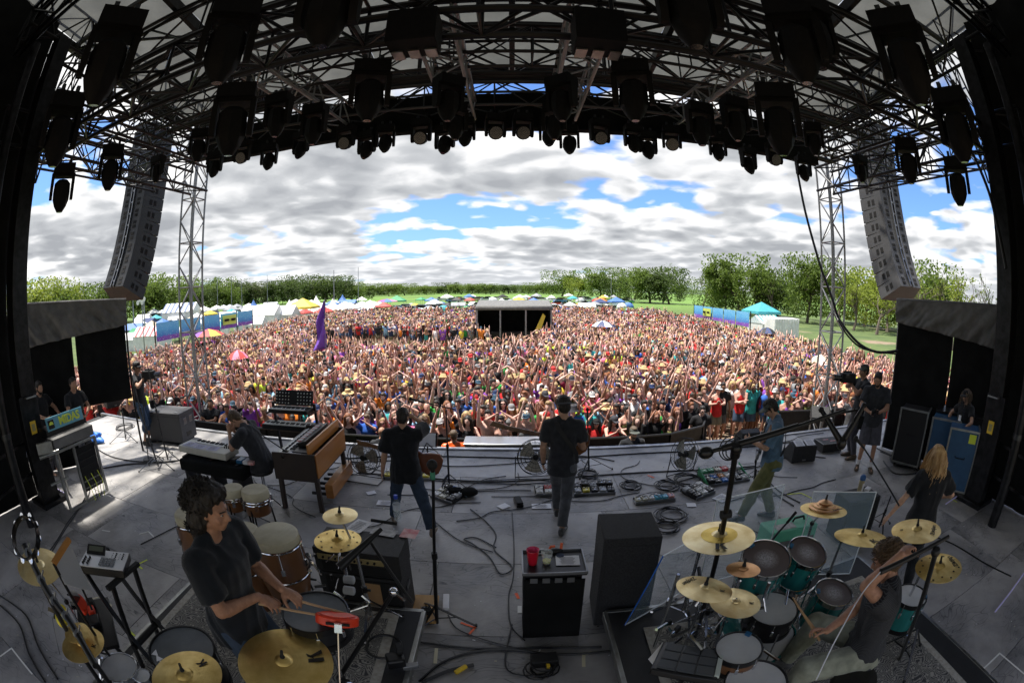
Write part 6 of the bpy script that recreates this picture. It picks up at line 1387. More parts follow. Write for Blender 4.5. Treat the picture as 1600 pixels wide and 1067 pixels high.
cup(PZ(832,880,ZT2),.052,.145,mat('cup_red',(.55,.01,.03),.3),'red plastic cup on the side table',None,mat('cup_inner',(.75,.12,.25),.4));cup(PZ(854,879,ZT2),.048,.115,mat('cup_clear',(.75,.8,.8),.08,alpha=.22),'clear plastic cup with a little yellow drink on the side table',mat('drink_yellow',(.55,.55,.02),.1))
paper(887,876,ZT2,.2,.15,-.05,'crumpled white set list on the side table');paper(840,862,ZT2,.12,.09,.05,'small white card under the red cup on the side table',lines=False)
t=thing('hand_tool','black tool with an orange handle on the side table','tool',PZ(868,863,ZT2)+V((0,0,.02)));b_=MB();b_.ball((0,0,0),.045,(1.5,.6,.45));b_.obj('body','rubber',t);b_=MB();b_.tube([(-.05,.03,0),(-.04,.055,.01),(0,.06,.01)],.012);b_.cyl((.05,.03,0),(.055,.05,.05),.013,n=8);b_.obj('handle','plastic_orange',t)
t=thing('clip_light','small black clamp with a pink knob at the back of the side table','clamp',PZ(836,863,ZT2)+V((0,0,.01)));b_=MB();b_.box((0,0,0),(.1,.035,.025));b_.obj('body','rubber',t);b_=MB();b_.ball((0,0,.02),.014);b_.obj('knob','cup_inner',t)
t=thing('coaster','small blue-edged disc on the side table','coaster',PZ(875,868,ZT2)+V((0,0,.006)));b_=MB();b_.cyl((0,0,0),(0,0,.006),.035,n=18);b_.obj('disc','navy',t)
# mint amp and small black amp
t=boxthing('guitar_amplifier','mint green combo amplifier behind the drum kit','amplifier',(2.98,3.58,0),-.02,[('shell',(0,0,.31),(.66,.28,.58),'mint',.014),('rear_panel',(.02,-.146,.36),(.56,.008,.22),'valance_grey'),('rear_opening',(.02,-.146,.14),(.5,.008,.16),'grille_cloth'),('top_panel',(-.1,-.05,.603),(.26,.12,.006),'photo_grey',.002),('base',(0,0,.01),(.6,.24,.02),'rubber')])
b_=MB();b_.tube([(.05,.02,.60),(.07,.02,.64),(.2,.02,.645),(.22,.02,.60)],.013);b_.obj('handle','rubber',t)
b_=MB();b_.tube([(-.3,-.15,.2),(-.12,-.2,.55),(-.05,-.22,.66)],[.016,.012,.009],8);t2=thing('instrument_mic','small instrument microphone on an arm leaning on the mint amplifier','microphone',(2.68,3.43,.2));b_.obj('arm','truss_steel',t2);b_=MB();b_.cyl((-.05,-.22,.66),(.02,-.24,.78),.016,n=10);b_.obj('microphone','rubber',t2)
boxthing('guitar_amplifier','small black speaker cabinet with a thermos on top, right of the mint amplifier','amplifier',(4.38,3.86,0),-.08,[('shell',(0,0,.30),(.60,.36,.58),'amp_vinyl',.012),('back_panel',(0,-.184,.3),(.52,.01,.5),'grille_cloth'),('corner',(.29,-.17,.57),(.03,.03,.03),'hardware')])
ZA=.595
t=thing('thermos','beige flask with a blue lid on the small black cabinet','flask',PZ(1343,768,ZA));b_=MB();b_.cyl((0,0,0),(0,0,.17),.042,n=20);b_.obj('body',mat('beige',(.40,.34,.20),.4),t);b_=MB();b_.lathe([(.044,.17),(.046,.21),(.03,.235),(.006,.245)],20);b_.obj('lid',mat('lid_blue',(.02,.10,.30),.3),t);b_=MB();b_.box((.0,-.043,.08),(.03,.006,.1));b_.obj('label','paper',t)
t=thing('adapter_box','white adapter box lying next to the flask','box',PZ(1355,766,ZA),.4);b_=MB();b_.box((0,0,.02),(.12,.07,.035));b_.obj('case','paper',t,bev=.004)
# ---- keyboards
mat('walnut',(.34,.13,.025),.35,0,(.48,.20,.045),4,.08,20,coat=.3,stretch=(.3,.12,2.2));mat('walnut_dark',(.035,.018,.010),.5,0,(.05,.026,.014),5);mat('key_white',(.72,.72,.68),.3);mat('synth_cream',(.52,.51,.45),.5,0,(.58,.57,.5),5)
def keys(t,x0,x1,y0,y1,z,n=29,axis=0,lab=None):
    w=(x1-x0)/n;L=y1-y0
    wk=MB();wk.box((0,0,0),(w*.92,L,.016));me=wk.mesh('white_key','key_white',False);bk=MB();bk.box((0,0,0),(w*.55,L*.62,.018));mb_=bk.mesh('black_key','rubber',False)
    for k in range(n):
        if axis == 0: link('white_key',me,t,(x0+(k+.5)*w,(y0+y1)/2,z))
        if k % 7 not in (2,6): link('black_key',mb_,t,(x0+(k+1)*w,y1-L*.31,z+.012))
# organ: long axis along Y, wood back panel faces centre stage (+X)
t=thing('organ','vintage wooden console organ on four legs with its orange-brown back towards centre stage','organ',(-2.93,5.75,0),R(2))
for nm,c,d,m in (('back_panel',(.335,0,.70),(.025,1.24,.34),'walnut'),('end_panel',(0,-.63,.68),(.66,.03,.40),'walnut_dark'),('end_panel',(0,.63,.68),(.66,.03,.40),'walnut_dark'),('bottom',(0,0,.50),(.64,1.22,.03),'walnut_dark'),('upper_back',(.24,0,.93),(.03,1.26,.16),'walnut'),('top_shelf',(.10,0,.885),(.24,1.20,.02),'black_metal'),('front_rail',(-.31,0,.80),(.04,1.22,.05),'riser_alu')):
    b_=MB();b_.box(c,d);b_.obj(nm,m,t,bev=.006)
for x in (-.28,.29):
    for y in (-.57,.57): b_=MB();b_.bar((x,y,.52),(x*1.04,y*1.03,0),.065,.065,V((0,1,0)));b_.obj('leg','walnut_dark',t,bev=.008)
for row,(x,z) in enumerate(((-.20,.845),(-.07,.885))):
    w=1.1/36;wk=MB();wk.box((0,0,0),(.115,w*.9,.016));me=wk.mesh('white_key','key_white',False);bk=MB();bk.box((0,0,0),(.07,w*.55,.018));mb_=bk.mesh('black_key','rubber',False)
    for k in range(36):
        link('white_key',me,t,(x,-.55+(k+.5)*w,z))
        if k % 7 not in (2,6): link('black_key',mb_,t,(x+.022,-.55+(k+1)*w,z+.013))
b_=MB();b_.box((.06,.05,.93),(.14,.9,.07),Matrix.Rotation(R(-15),3,'Y'));b_.obj('drawbar_panel','black_metal',t,bev=.006)
for k in range(22): b_=MB();b_.box((.0,-.36+k*.037,.965),(.07,.016,.012));b_.obj('drawbar','key_white' if k % 3 else 'print_red',t)
t=thing('pedal_bench','long orange wooden pedal bench lying under the organ','bench',(-2.62,6.0,0),.04);b_=MB();b_.box((0,0,.17),(.12,1.0,.22));b_.obj('bench','walnut',t,bev=.006)
for k in range(5): b_=MB();b_.box((-.18,-.4+k*.18,.08),(.3,.035,.04));b_.obj('pedal','rubber',t,bev=.004)
# beige synth on stand
t=thing('synthesizer','beige synthesizer covered with papers, seen from behind on the left keyboard stand','keyboard',(-4.42,5.06,.80),R(-3))
b_=MB();b_.box((0,0,0),(1.02,.34,.10));b_.obj('case','synth_cream',t,bev=.01);keys(t,-.32,.30,.05,.165,.056,22)
for k in range(8): b_=MB();b_.cyl((.33+(k % 4)*.04,.10-(k // 4)*.05,.05),(.33+(k % 4)*.04,.10-(k // 4)*.05,.07),.011,n=8);b_.obj('knob','rubber',t)
for k,(x,y) in enumerate(((-.33,-.05),(-.08,-.07),(.17,-.05))): paper(None,wm(t) @ V((x,y,.052)),0,.22,.17,.1*k-.1,f'{("left", "middle", "right")[k]} sheet of printed notes lying on the beige synthesizer',mat('paper_mauve',(.55,.54,.66),.8))
t=thing('keyboard_stand','black table stand draped in dark cloth under the beige synthesizer','stand',(-4.35,5.0,0));
for x in (-.45,.1,.62): b_=MB();b_.box((x,0,.36),(.05,.32,.72));b_.obj('leg_frame','black_metal',t)
b_=MB();b_.box((.15,-.05,.62),(1.25,.42,.18));b_.obj('cloth_cover','black_fabric',t,bev=.03)
t=thing('effects_unit','row of small effects boxes with a blue one on top of the draped stand','effects',(-3.72,4.98,.715));
for x,c in ((-.12,'black_metal'),(.0,'gel_blue'),(.12,'paper'),(.2,'print_red')): b_=MB();b_.box((x,0,.03),(.10,.15,.05));b_.obj('effects_box',c,t,bev=.005)
# two-tier synths behind the player
t=thing('keyboard_stand','black two-tier keyboard stand behind the keyboard player','stand',(-3.72,6.75,0))
for x in (-.42,.42):
    b_=MB();b_.bar((x,.2,0),(x,.05,1.12),.04,.04,V((0,1,0)));b_.bar((x,-.25,.02),(x,.3,.02),.04,.04);b_.obj('upright','black_metal',t);
    for z in (.68,.98): b_=MB();b_.bar((x,.15,z),(x,-.2,z),.03,.03);b_.obj('arm','black_metal',t)
t=thing('synthesizer','black stage piano on the lower tier behind the keyboard player','keyboard',(-3.70,6.68,.74));b_=MB();b_.box((0,0,0),(1.15,.30,.09));b_.obj('case','black_metal',t,bev=.01);keys(t,-.52,.52,-.145,-.02,.05,36)
t=thing('synthesizer','black synthesizer with a raised panel of white knobs on the upper tier','keyboard',(-3.72,6.70,1.02));b_=MB();b_.box((0,0,0),(.78,.30,.07));b_.obj('case','black_metal',t,bev=.01);keys(t,-.32,.34,-.145,-.02,.04,25)
b_=MB();b_.box((0,.16,.17),(.76,.03,.26),Matrix.Rotation(R(-18),3,'X'));p_=b_.obj('knob_panel','black_metal',t,bev=.005)
kn=MB();kn.cyl((0,0,0),(0,-.018,0),.010,n=8);km=kn.mesh('knob','key_white')
for i in range(12):
    for j in range(4):
        if 5 <= i <= 6: continue
        link('knob',km,t,(-.34+i*.062,.112+j*.018,.09+j*.055))
# Leslie style case
t=boxthing('speaker_case','dark grey road-worn speaker case with latches at the left of the stage','speaker',(-7.25,7.12,0),.12,[('shell',(0,0,.37),(1.0,.62,.62),'cabinet_grey',.012),('recess_plate',(.502,-.1,.48),(.012,.12,.14),'hardware'),('recess_plate',(.502,.14,.48),(.012,.12,.14),'hardware'),('recess_plate',(.502,.0,.2),(.012,.2,.10),'black_metal'),('lid_groove',(0,0,.60),(1.006,.626,.008),'rubber'),('base',(0,0,.04),(.9,.5,.05),'rubber')])
for x in (-.35,.35):
    for y in (-.2,.2): b_=MB();b_.box((x,y,.683),(.09,.05,.008));b_.obj('top_latch','hardware',t)
# ---- fans, pedalboards, wedges
def fan(px,py,lab,rz_,r=.27):
    p=PZ(px,py,0);t=thing('floor_fan',lab,'fan',p,rz_,'large floor fans along the stage edge');c=V((0,0,r+.10));tl=Matrix.Rotation(R(-12),4,'X')
    M=Matrix.Translation(c) @ tl @ Matrix.Rotation(R(90),4,'X')
    for zz in (-.07,.07):
        for rr in (.35,.6,.82,1.0): b_=MB();b_.xf(M);b_.tube([(r*rr*math.cos(a),r*rr*math.sin(a),zz*(1.15-rr*.5)) for a in [2*math.pi*i/32 for i in range(32)]],.003 if rr<1 else .006,4,True);b_.obj('guard_ring','black_metal',t)
        for k in range(18): a=2*math.pi*k/18;b_=MB();b_.xf(M);b_.tube([(r*.16*math.cos(a),r*.16*math.sin(a),zz*1.1),(r*.6*math.cos(a+.12),r*.6*math.sin(a+.12),zz),(r*math.cos(a+.2),r*math.sin(a+.2),zz*.5)],.002,4);b_.obj('guard_wire','black_metal',t)
    for k in range(3):
        a=2*math.pi*k/3+px;b_=MB();b_.xf(M);b_.grid(lambda u,v: V(((.16+.74*u)*r*math.cos(a+(v-.5)*(1.25-.1*u)),(.16+.74*u)*r*math.sin(a+(v-.5)*(1.25-.1*u)),(v-.5)*.06)),6,6);b_.obj('blade',mat('fan_blade',(.32,.30,.25),.4,.3),t)
    b_=MB();b_.xf(M);b_.cyl((0,0,-.12),(0,0,.05),.055,.045,16);b_.obj('motor','rubber',t)
    b_=MB();b_.tube([(-r-.03,0,r+.12),(-r-.03,.06,.02),(r+.03,.06,.02),(r+.03,0,r+.12)],.010);b_.tube([(-r-.03,.06,.014),(-r-.03,-.2,.014),(r+.03,-.2,.014),(r+.03,.06,.014)],.010);b_.obj('stand','black_metal',t)
fan(572,748,'round black cage fan on the stage edge, left of the first guitarist',-.15);fan(836,748,'round black cage fan on the stage edge, by the guitarist in the cap',.1,.28);fan(1066,742,'round black cage fan on the stage edge, by the large pedalboard',.35,.27)
def pedal(t,x,y,z,w,d,h,m,rz_=0,kn=2,rot=None):
    Mx=Matrix.Rotation(rz_,3,'Z');b_=MB();b_.box((x,y,z+h/2),(w,d,h),Mx);o=b_.obj('effects_pedal',m,t,bev=.004)
    for k in range(kn): b_=MB();b_.cyl((x+(k-(kn-1)/2)*w/(kn+.5),y+d*.28,z+h),(x+(k-(kn-1)/2)*w/(kn+.5),y+d*.28,z+h+.014),.009,n=8);b_.obj('knob','rubber' if m in ('paper','key_white','pedal_cream') else 'key_white',o)
    b_=MB();b_.cyl((x,y-d*.28,z+h),(x,y-d*.28,z+h+.012),.011,n=8);b_.obj('footswitch','chrome',o)
PC=dict(pedal_cream=(.50,.48,.38),pedal_black=(.02,.02,.022),pedal_blue=(.03,.14,.45),pedal_sky=(.10,.40,.55),pedal_red=(.50,.05,.04),pedal_grey=(.30,.31,.32),pedal_yellow=(.6,.5,.04),pedal_green=(.05,.28,.12),pedal_orange=(.6,.22,.03),pedal_pink=(.6,.3,.3),pedal_white=(.65,.65,.63))
for k_,v_ in PC.items(): mat(k_,v_,.4)
def board(px,py,W,D,rz_,lab,cols,rows=2,slope=.06,frame_m='black_metal',h0=.03,sides=None,wah=()):
    p=PZ(px,py,0);t=thing('pedalboard',lab,'pedalboard',p,rot=(R(4),0,rz_));b_=MB();b_.box((0,0,h0),(W,D,.02));b_.obj('frame',frame_m,t,bev=.004)
    for y in (-D/2,D/2): b_=MB();b_.bar((-W/2,y,h0+.005),(W/2,y,h0+.005),.02,.05);b_.obj('rail','hardware' if y<0 else 'black_metal',t)
    if sides:
        for x in (-W/2,W/2): b_=MB();b_.prism([(-D/2,0),(D/2,0),(D/2,.16),(-D/2,.05)],Matrix.Translation((x,0,0)) @ Matrix.Rotation(R(90),4,'Z') @ Matrix.Rotation(R(90),4,'X'),.015);b_.obj('side_panel',sides,t)
    b_=MB();b_.box((0,0,h0/2-.005),(W*.96,D*.9,h0-.012));b_.obj('base','rubber',t)
    n=len(cols) // rows;rg=random.Random(px)
    for i,c in enumerate(cols):
        cx=-W/2+W*((i % n)+.5)/n;cy=D/2-D*(i // n+.5)/rows;z=h0+.01+(.05 if sides and i<n else 0)
        if c: pedal(t,cx,cy,z,W/n*rg.uniform(.72,.88),D/rows*rg.uniform(.72,.86),.045 if i not in wah else .08,'pedal_'+c,rg.uniform(-.06,.06),rg.choice((2,3)))
    for k in range(5): a=V((rg.uniform(-W/2,W/2),rg.uniform(-D/2,D/2),h0+.07));b=V((rg.uniform(-W/2,W/2),rg.uniform(-D/2,D/2),h0+.07));b_=MB();b_.tube(bez([a,(a+b)/2+V((0,0,.05)),b],5),.004,5);b_.obj('patch_cable','cable_black',t)
    return t
board(637,745,.75,.26,.05,'long pedalboard behind the legs of the first guitarist',['white','black','cream','white','black','black','yellow','grey','cream','white','black','yellow'],2)
board(703,775,.40,.40,-.55,'square pedalboard with a blue and a grey pedal, right of the first guitarist',['black','blue','grey','cream','black','grey','white','cream','black'],3)
board(863,770,.52,.24,.03,'pedalboard with white pedals left of the feet of the guitarist in the cap',['white','red','white','black','white','white','black','white'],2)
board(927,767,.62,.30,0,'black pedalboard with four volume pedals right of the guitarist in the cap',['black','black','grey','black','black','grey','yellow','black','grey','black'],2,wah=(1,3,4))
board(1022,783,.62,.13,.06,'narrow row of cream, sky blue and pink pedals',['cream','cream','white','sky','sky','pink'],1,frame_m='pedal_grey')
board(1130,748,.80,.44,.06,'large tilted pedalboard with green side panels and a blue pedal',['green','green','cream','red','white','white','black','blue','orange','white','white','black','black','black','blue','grey','black','white'],3,sides='pedal_green',wah=(12,))
board(1090,770,.44,.34,.45,'black pedalboard with a grey looper in front of the green-sided board',['grey','black','white','black','white','white','black','white','black'],3)
boxthing('volume_pedal','single black volume pedal beside the white set list','pedal',PZ(810,787,0),.2,[('base',(0,0,.02),(.10,.24,.04),'black_metal'),('treadle',(0,.0,.06),(.09,.23,.03),'rubber')])
t=thing('sandbag','black double sandbag weighing down the vocal microphone stand','sandbag',PZ(722,768,.07))
for e in (-1,1): b_=MB();b_.grid(lambda u,v: V((e*.10,0,0))+V((math.cos(u*6.283)*math.sin(v*3.1416)*.13,math.sin(u*6.283)*math.sin(v*3.1416)*.10,math.cos(v*3.1416)*.065))*(1+.12*mnoise.noise(V((u*9,v*6,e)))),20,12);b_.obj('pouch','black_fabric',t)
def wedge(px,py,rz_,lab,lists=2,s=1.0):
    p=PZ(px,py,0);t=thing('stage_monitor',lab,'monitor',p,rz_);t.scale=(s,)*3;b_=MB();pr=[(-.22,0),(.22,0),(.22,.10),(-.04,.36),(-.22,.30)];b_.prism(pr,Matrix.Translation((.28,0,0)) @ Matrix.Rotation(R(90),4,'Z') @ Matrix.Rotation(R(90),4,'X') @ Matrix.Translation((0,0,-.56)),.56);b_.obj('body','amp_vinyl',t,bev=.012)
    b_=MB();b_.box((0,-.225,.05),(.08,.004,.025));b_.obj('badge','hardware',t);return t
def topaper(t,x,lab,z=.335,y=-.10,rx=14,w=.19,d=.22): p=wm(t) @ V((x,y,z));q=thing('set_list',lab,'paper',p,rot=(R(rx),0,t.rotation_euler.z));b_=MB();b_.box((0,0,.006),(w,d,.002));b_.obj('page','paper',q);b_=MB();[b_.box((0,-.08+k*.025,.0085),(w*.7,.006,.0005)) for k in range(7)];b_.obj('printed_lines','print_grey',q)
t=wedge(1247,716,-.1,'black wedge stage monitor with two white set lists, right of the bass player');
p=PZ(1236,690,.28);
for k,x in enumerate((-.13,.12)):
    q=thing('set_list',('left' if k == 0 else 'right')+' of the two set lists taped on the wedge monitor','paper',wm(t) @ V((x,-.135,.345)),rot=(R(18),0,-.1));b_=MB();b_.box((0,0,.012),(.21,.17,.002));b_.obj('page','paper',q);b_=MB();[b_.box((0,-.06+k2*.02,.0145),(.14,.005,.0005)) for k2 in range(7)];b_.obj('printed_lines','print_grey',q)
wedge(1166,690,0,'black wedge monitor at the stage edge behind the bass player',s=.8);wedge(178,634,1.2,'black wedge monitor standing on the left wing under the hanging cloth',s=1.15);wedge(1280,655,2.6,'dark wedge monitor at the foot of the right tower',s=.9)
paper(1160,686,.02,.3,.22,0,'white page lying at the stage edge by the bass player')
boxthing('rack_case','low flight case with red tape on its lid near the right stage edge','flight case',PZ(1292,702,0),-.1,[('body',(0,0,.10),(.52,.40,.19),'amp_vinyl'),('edge',(0,-.203,.19),(.53,.01,.015),'riser_alu',.002),('edge',(0,-.203,.01),(.53,.01,.015),'riser_alu',.002),('edge',(-.263,0,.19),(.01,.4,.015),'riser_alu',.002),('red_tape',(-.05,.05,.197),(.14,.03,.003),'print_red',.001),('red_tape',(.08,-.05,.197),(.14,.03,.003),'print_red',.001)])
# papers on the floor
for px,py,w,d,a,lab in ((580,770,.14,.11,.6,'small white paper on the floor left of the first guitarist'),(603,786,.26,.15,.05,'wide white set list at the feet of the first guitarist'),(787,791,.15,.13,.7,'small white paper lying alone in mid-stage'),(846,791,.27,.15,0,'white set list below the white pedals'),(1128,778,.26,.2,.5,'white paper below the large green-sided pedalboard'),(1080,789,.14,.12,-.2,'small white note beside the pedal cables'),(1155,800,.1,.08,.3,'scrap of paper by the bass player')): paper(px,py,.004,w,d,a,lab,lines=w>.2)
# ---- mic stands
def micstand(f,top,lab,mic=None,m='black_metal',base='tri',boom=None,r=.011,sz2=.26,micm='rubber'):
    t=thing('microphone_stand',lab,'microphone stand',f);f,top=V(f),V(top);b_=MB();b_.tube([f+V((0,0,.02)),f.lerp(top,.55)],r*1.35,8);b_.tube([f.lerp(top,.5),top],r,8);b_.obj('pole',m,t,world=True);b_=MB();q=f.lerp(top,.55);b_.cyl(q-V((0,0,.03)),q+V((0,0,.03)),r*2,n=10);b_.obj('clutch',m,t,world=True)
    if base == 'tri': tripod(t,V((0,0,0)),sz2,.24,m)
    else: b_=MB();b_.cyl((0,0,0),(0,0,.025),.13,.12,24);b_.obj('round_base',m,t)
    e=top
    if boom: b_=MB();b_.tube([V(boom[0]),V(boom[1])],r*.8,8);b_.obj('boom_arm',m,t,world=True);e=V(boom[1]);e0=V(boom[0])
    if mic: d=V(mic).normalized();b_=MB();b_.cyl(e,e+d*.14,.012,.017,12);b_.obj('microphone','black_metal',t,world=True);b_=MB();b_.ball(e+d*.16,.027,(1,1,1.1));b_.obj('mic_grille',micm,t,world=True)
    return t
f=PZ(683,975,0);t=micstand(f,PH(677,757,f.xy.length),'tall black microphone stand with a foam ball microphone and a green collar, left of centre',(.02,0,1),sz2=.36,r=.013);tp=PH(677,757,f.xy.length);b_=MB();b_.ball(tp+V((0,0,.17)),.043,n=16);b_.obj('foam_ball','rubber',t,world=True);b_=MB();b_.cyl(tp+V((0,0,.05)),tp+V((0,0,.11)),.02,n=12);b_.obj('green_collar',mat('green_tape',(.05,.25,.15),.5),t,world=True)
f=PZ(702,762,0);micstand(f,PH(697,640,f.xy.length),'thin black vocal microphone stand with a boom at the first guitarist',(-.9,.2,.15),boom=(PH(712,640,6.3),PH(657,627,6.3)))
f=PZ(920,735,0);micstand(f,PH(918,655,f.xy.length),'black microphone stand in front of the guitarist in the cap',(0,.3,.9),sz2=.4);f=PZ(1178,755,0);micstand(f,PH(1183,690,f.xy.length),'short black microphone stand beside the bass player',None)
f=PZ(232,718,0);micstand(f,PH(222,560,f.xy.length),'chrome stand with a round base left of the beige synthesizer',None,base='round',r=.008)
f=PZ(428,712,.1);micstand(PZ(455,740,0),PZ(440,712,.9),'black boom stand beside the keyboard player',(-.5,0,.6),boom=(PZ(447,705,.95),PZ(393,668,1.12)))
f=PZ(1373,825,0);micstand(f,PH(1392,775,f.xy.length),'black boom stand behind the small black cabinet',(-.6,.2,.5),boom=(PD(1405,790,4.4),PD(1350,700,4.7)))
f=PZ(1225,905,RZ)
# tall thin tripods on the left wing
for (bx,by,tx,ty,lab) in ((248,790,200,560,'tallest lighting tripod pole on the left wing'),(263,720,232,575,'second thin tripod pole on the left wing'),(197,688,188,610,'short dark tripod on the left wing')):
    f=PZ(bx,by,0) if by<760 else PZ(bx,730,0);tp=PH(tx,ty,f.xy.length+.2);micstand(f,tp,lab,None,'truss_steel',sz2=.45,r=.013)
# music stand with a page
t=thing('music_stand','black music stand holding a printed page at the stage edge','music stand',PZ(668,712,0));p=PZ(668,712,0);c=PH(668,687,p.xy.length+.1)
b_=MB();b_.cyl(p,c,.012);b_.obj('pole','black_metal',t,world=True);tripod(t,V((0,0,0)),.25,.25,'black_metal');b_=MB();b_.box(c,(.36,.02,.26),Matrix.Rotation(R(-25),3,'X'));b_.obj('desk','black_metal',t,world=True);b_=MB();b_.box(c+V((0,-.02,.01)),(.30,.004,.24),Matrix.Rotation(R(-25),3,'X'));b_.obj('page','paper',t,world=True)
# ---- cables
def cable(pts,r,lab,px=True,z=.012,m='cable_black',group='cables on the stage floor',n=6,nm='cable',cat='cable'):
    P3=[PZ(*q[:2],q[2] if len(q)>2 else z) for q in pts] if px else pts;b_=MB();b_.tube(bez(P3,n),r,6);o=b_.obj(nm,m);tag(o,lab,cat,group);return o
for pts_,r,lab in (([(540,716),(640,712),(760,714),(860,716),(1000,708),(1120,702),(1240,690)],.012,'thick black cable along the front edge of the stage'),([(540,722),(660,718),(700,728),(800,724),(900,712),(960,720)],.009,'second black cable weaving along the stage edge'),
    ([(560,738),(660,746),(760,752),(860,748),(1000,738),(1180,728)],.012,'long black cable across the stage behind the fans'),([(590,742),(700,752),(830,756)],.009,'thin black cable below the long one'),([(720,768),(780,766),(830,766)],.008,'short black cable from the sandbag to the white pedals'),
    ([(735,795),(760,815),(775,835),(772,858),(800,885),(782,896),(765,870),(740,850),(725,842),(745,840),(775,855)],.008,'looped black guitar cable in mid-stage'),([(680,815),(720,845),(770,862)],.007,'thin black cable from the left amplifier to the loop'),
    ([(800,800),(803,850),(802,900),(795,930),(798,975),(820,1000)],.007,'thin black cable running down to the side table'),([(140,735),(200,725),(260,722),(330,712),(420,716)],.014,'thick black cable bundle on the left of the stage'),([(150,700),(180,715),(240,722),(300,716)],.012,'black cable behind the left bundle'),([(130,745),(135,770),(120,800),(100,830),(60,900)],.011,'black cables running from the rack to the lower left'),([(140,742),(138,775),(110,810),(85,850),(60,880)],.009,'second black cable running to the lower left'),
    ([(420,760),(380,775),(330,795),(240,840),(220,850)],.008,'thin black cable from the keyboards to the percussion'),([(0,930),(40,960),(60,1010),(90,1060)],.012,'black cable in the lower left corner'),([(0,945),(30,975),(45,1020),(70,1064)],.012,'second black cable in the lower left corner'),
    ([(655,1064),(690,1035),(740,1018),(800,1014),(870,1022),(960,1016)],.012,'black cable along the bottom between the risers'),([(640,1000),(740,1012),(830,1011),(940,1010)],.010,'black cable just above the bottom one'),([(700,960),(720,985),(800,1010),(845,1010)],.006,'thin cable at the foot of the tall microphone stand'),
    ([(1290,715),(1240,712),(1180,730),(1120,735)],.010,'black cable from the flight case to the pedalboards'),([(1180,740),(1210,770),(1240,790)],.012,'black cable by the feet of the bass player'),([(1185,735),(1215,765),(1250,785)],.010,'second black cable by the feet of the bass player'),([(1150,815),(1180,830),(1195,835),(1185,815)],.007,'thin cable looping beside the mint amplifier'),
    ([(1370,700),(1400,715),(1440,735),(1400,740),(1380,720)],.014,'heap of black cable by the right wing screen'),([(1375,705),(1420,725),(1450,750)],.012,'black cable running along the right wing'),([(1440,830),(1490,850),(1540,880),(1580,900)],.009,'thin cable on the floor behind the right cymbals'),([(800,975),(790,1040),(830,1055),(870,1040),(850,1020)],.007,'small cable loop at the bottom centre')): cable(pts_,r,lab)
cable([(660,1065),(700,1048),(740,1038)],.018,'black cable with a yellow ring at the bottom centre',z=.02)
b_=MB();a_=PZ(712,1050,.025);b2_=PZ(728,1040,.025);b_.cyl(a_,b2_,.022,n=10);tag(b_.obj('cable_tie','sticker_yellow'),'yellow tape ring on the cable at the bottom centre','tape')
def coil(px,py,r,lab,n=5,sq=1.0):
    p=PZ(px,py,.01);rg=random.Random(px);pts_=[]
    for k in range(n*14): a=2*math.pi*k/14;rr=r*(1+.13*math.sin(k*.31+px)) ;pts_.append((p.x+rr*math.cos(a)+.03*math.sin(k*.11),p.y+rr*sq*math.sin(a)+.03*math.cos(k*.09),.01+.012*(k // 14)))
    b_=MB();b_.tube(pts_,.007,5);tag(b_.obj('cable_coil','cable_black'),lab,'cable','coiled cables')
for px,py,r,lab in ((1042,760,.17,'round black cable coil left of the third fan'),(1048,806,.2,'black cable coil below the sky blue pedals'),(1040,825,.15,'smaller black cable coil below the first one'),(985,760,.14,'loose black cable coil right of the four volume pedals'),(650,718,.18,'black cable coil on the stage edge right of the first guitarist'),(918,742,.16,'black cable coil at the foot of the microphone stand'),(1075,752,.22,'dark heap of coiled cable under the third fan'),(195,668,.25,'black cable coil on the left wing'),(1410,722,.3,'big heap of coiled cable beside the right flight cases'),(845,1045,.11,'small coil at the bottom centre')): coil(px,py,r,lab)
o=MB();p=PZ(600,1010,.325);o.tube([(p.x+.14*math.cos(a),p.y+.14*math.sin(a),.33) for a in [2*math.pi*i/30 for i in range(30)]],.012,6,True);tag(o.obj('drum_hoop','black_metal'),'black ring lying on the left rug','ring')
boxthing('power_box','black power box with a yellow plug on the floor at the bottom centre','power box',PZ(850,1035,.0),.1,[('box',(0,0,.04),(.22,.12,.08),'rubber'),('plug',(.02,-.08,.04),(.03,.05,.03),'sticker_yellow')])
boxthing('camera_clamp','black camera clamp on the corner of the left riser','clamp',PZ(620,1040,RZ+.02),.4,[('body',(0,0,.07),(.14,.12,.1),'black_metal',.02),('grip',(.05,.06,.14),(.05,.1,.05),'rubber',.01),('bracket',(.1,-.04,.02),(.12,.05,.04),'hardware')])
# tape marks
TAPE=dict(white=(.7,.7,.66),orange=(.9,.13,.03),yellow=(.65,.75,.05),cream=(.6,.55,.38))
for k_,v_ in TAPE.items(): mat('tape_'+k_,v_,.6)
def tape(pts_,c,lab,w=.022):
    t=thing('tape_mark',lab,'tape',PZ(*pts_[0],.0));P3=[PZ(a,b,.006) for a,b in pts_]
    for i in range(len(P3)-1): b_=MB();b_.bar(P3[i],P3[i+1]+(P3[i+1]-P3[i]).normalized()*.008,w,.0015);b_.obj('strip','tape_'+c,t,world=True)
tape([(720,972),(742,980),(733,990)],'orange','orange tape corner on the floor below the tall microphone stand');tape([(806,926),(810,934)],'orange','short orange tape by the side table',.03);tape([(218,834),(232,830),(240,838)],'white','white tape corner on the floor left of the conga');tape([(230,874),(214,882),(222,888)],'yellow','yellow tape arrow beside the sampler');tape([(140,936),(155,932),(174,945),(170,956)],'cream','cream tape corner under the sampler')
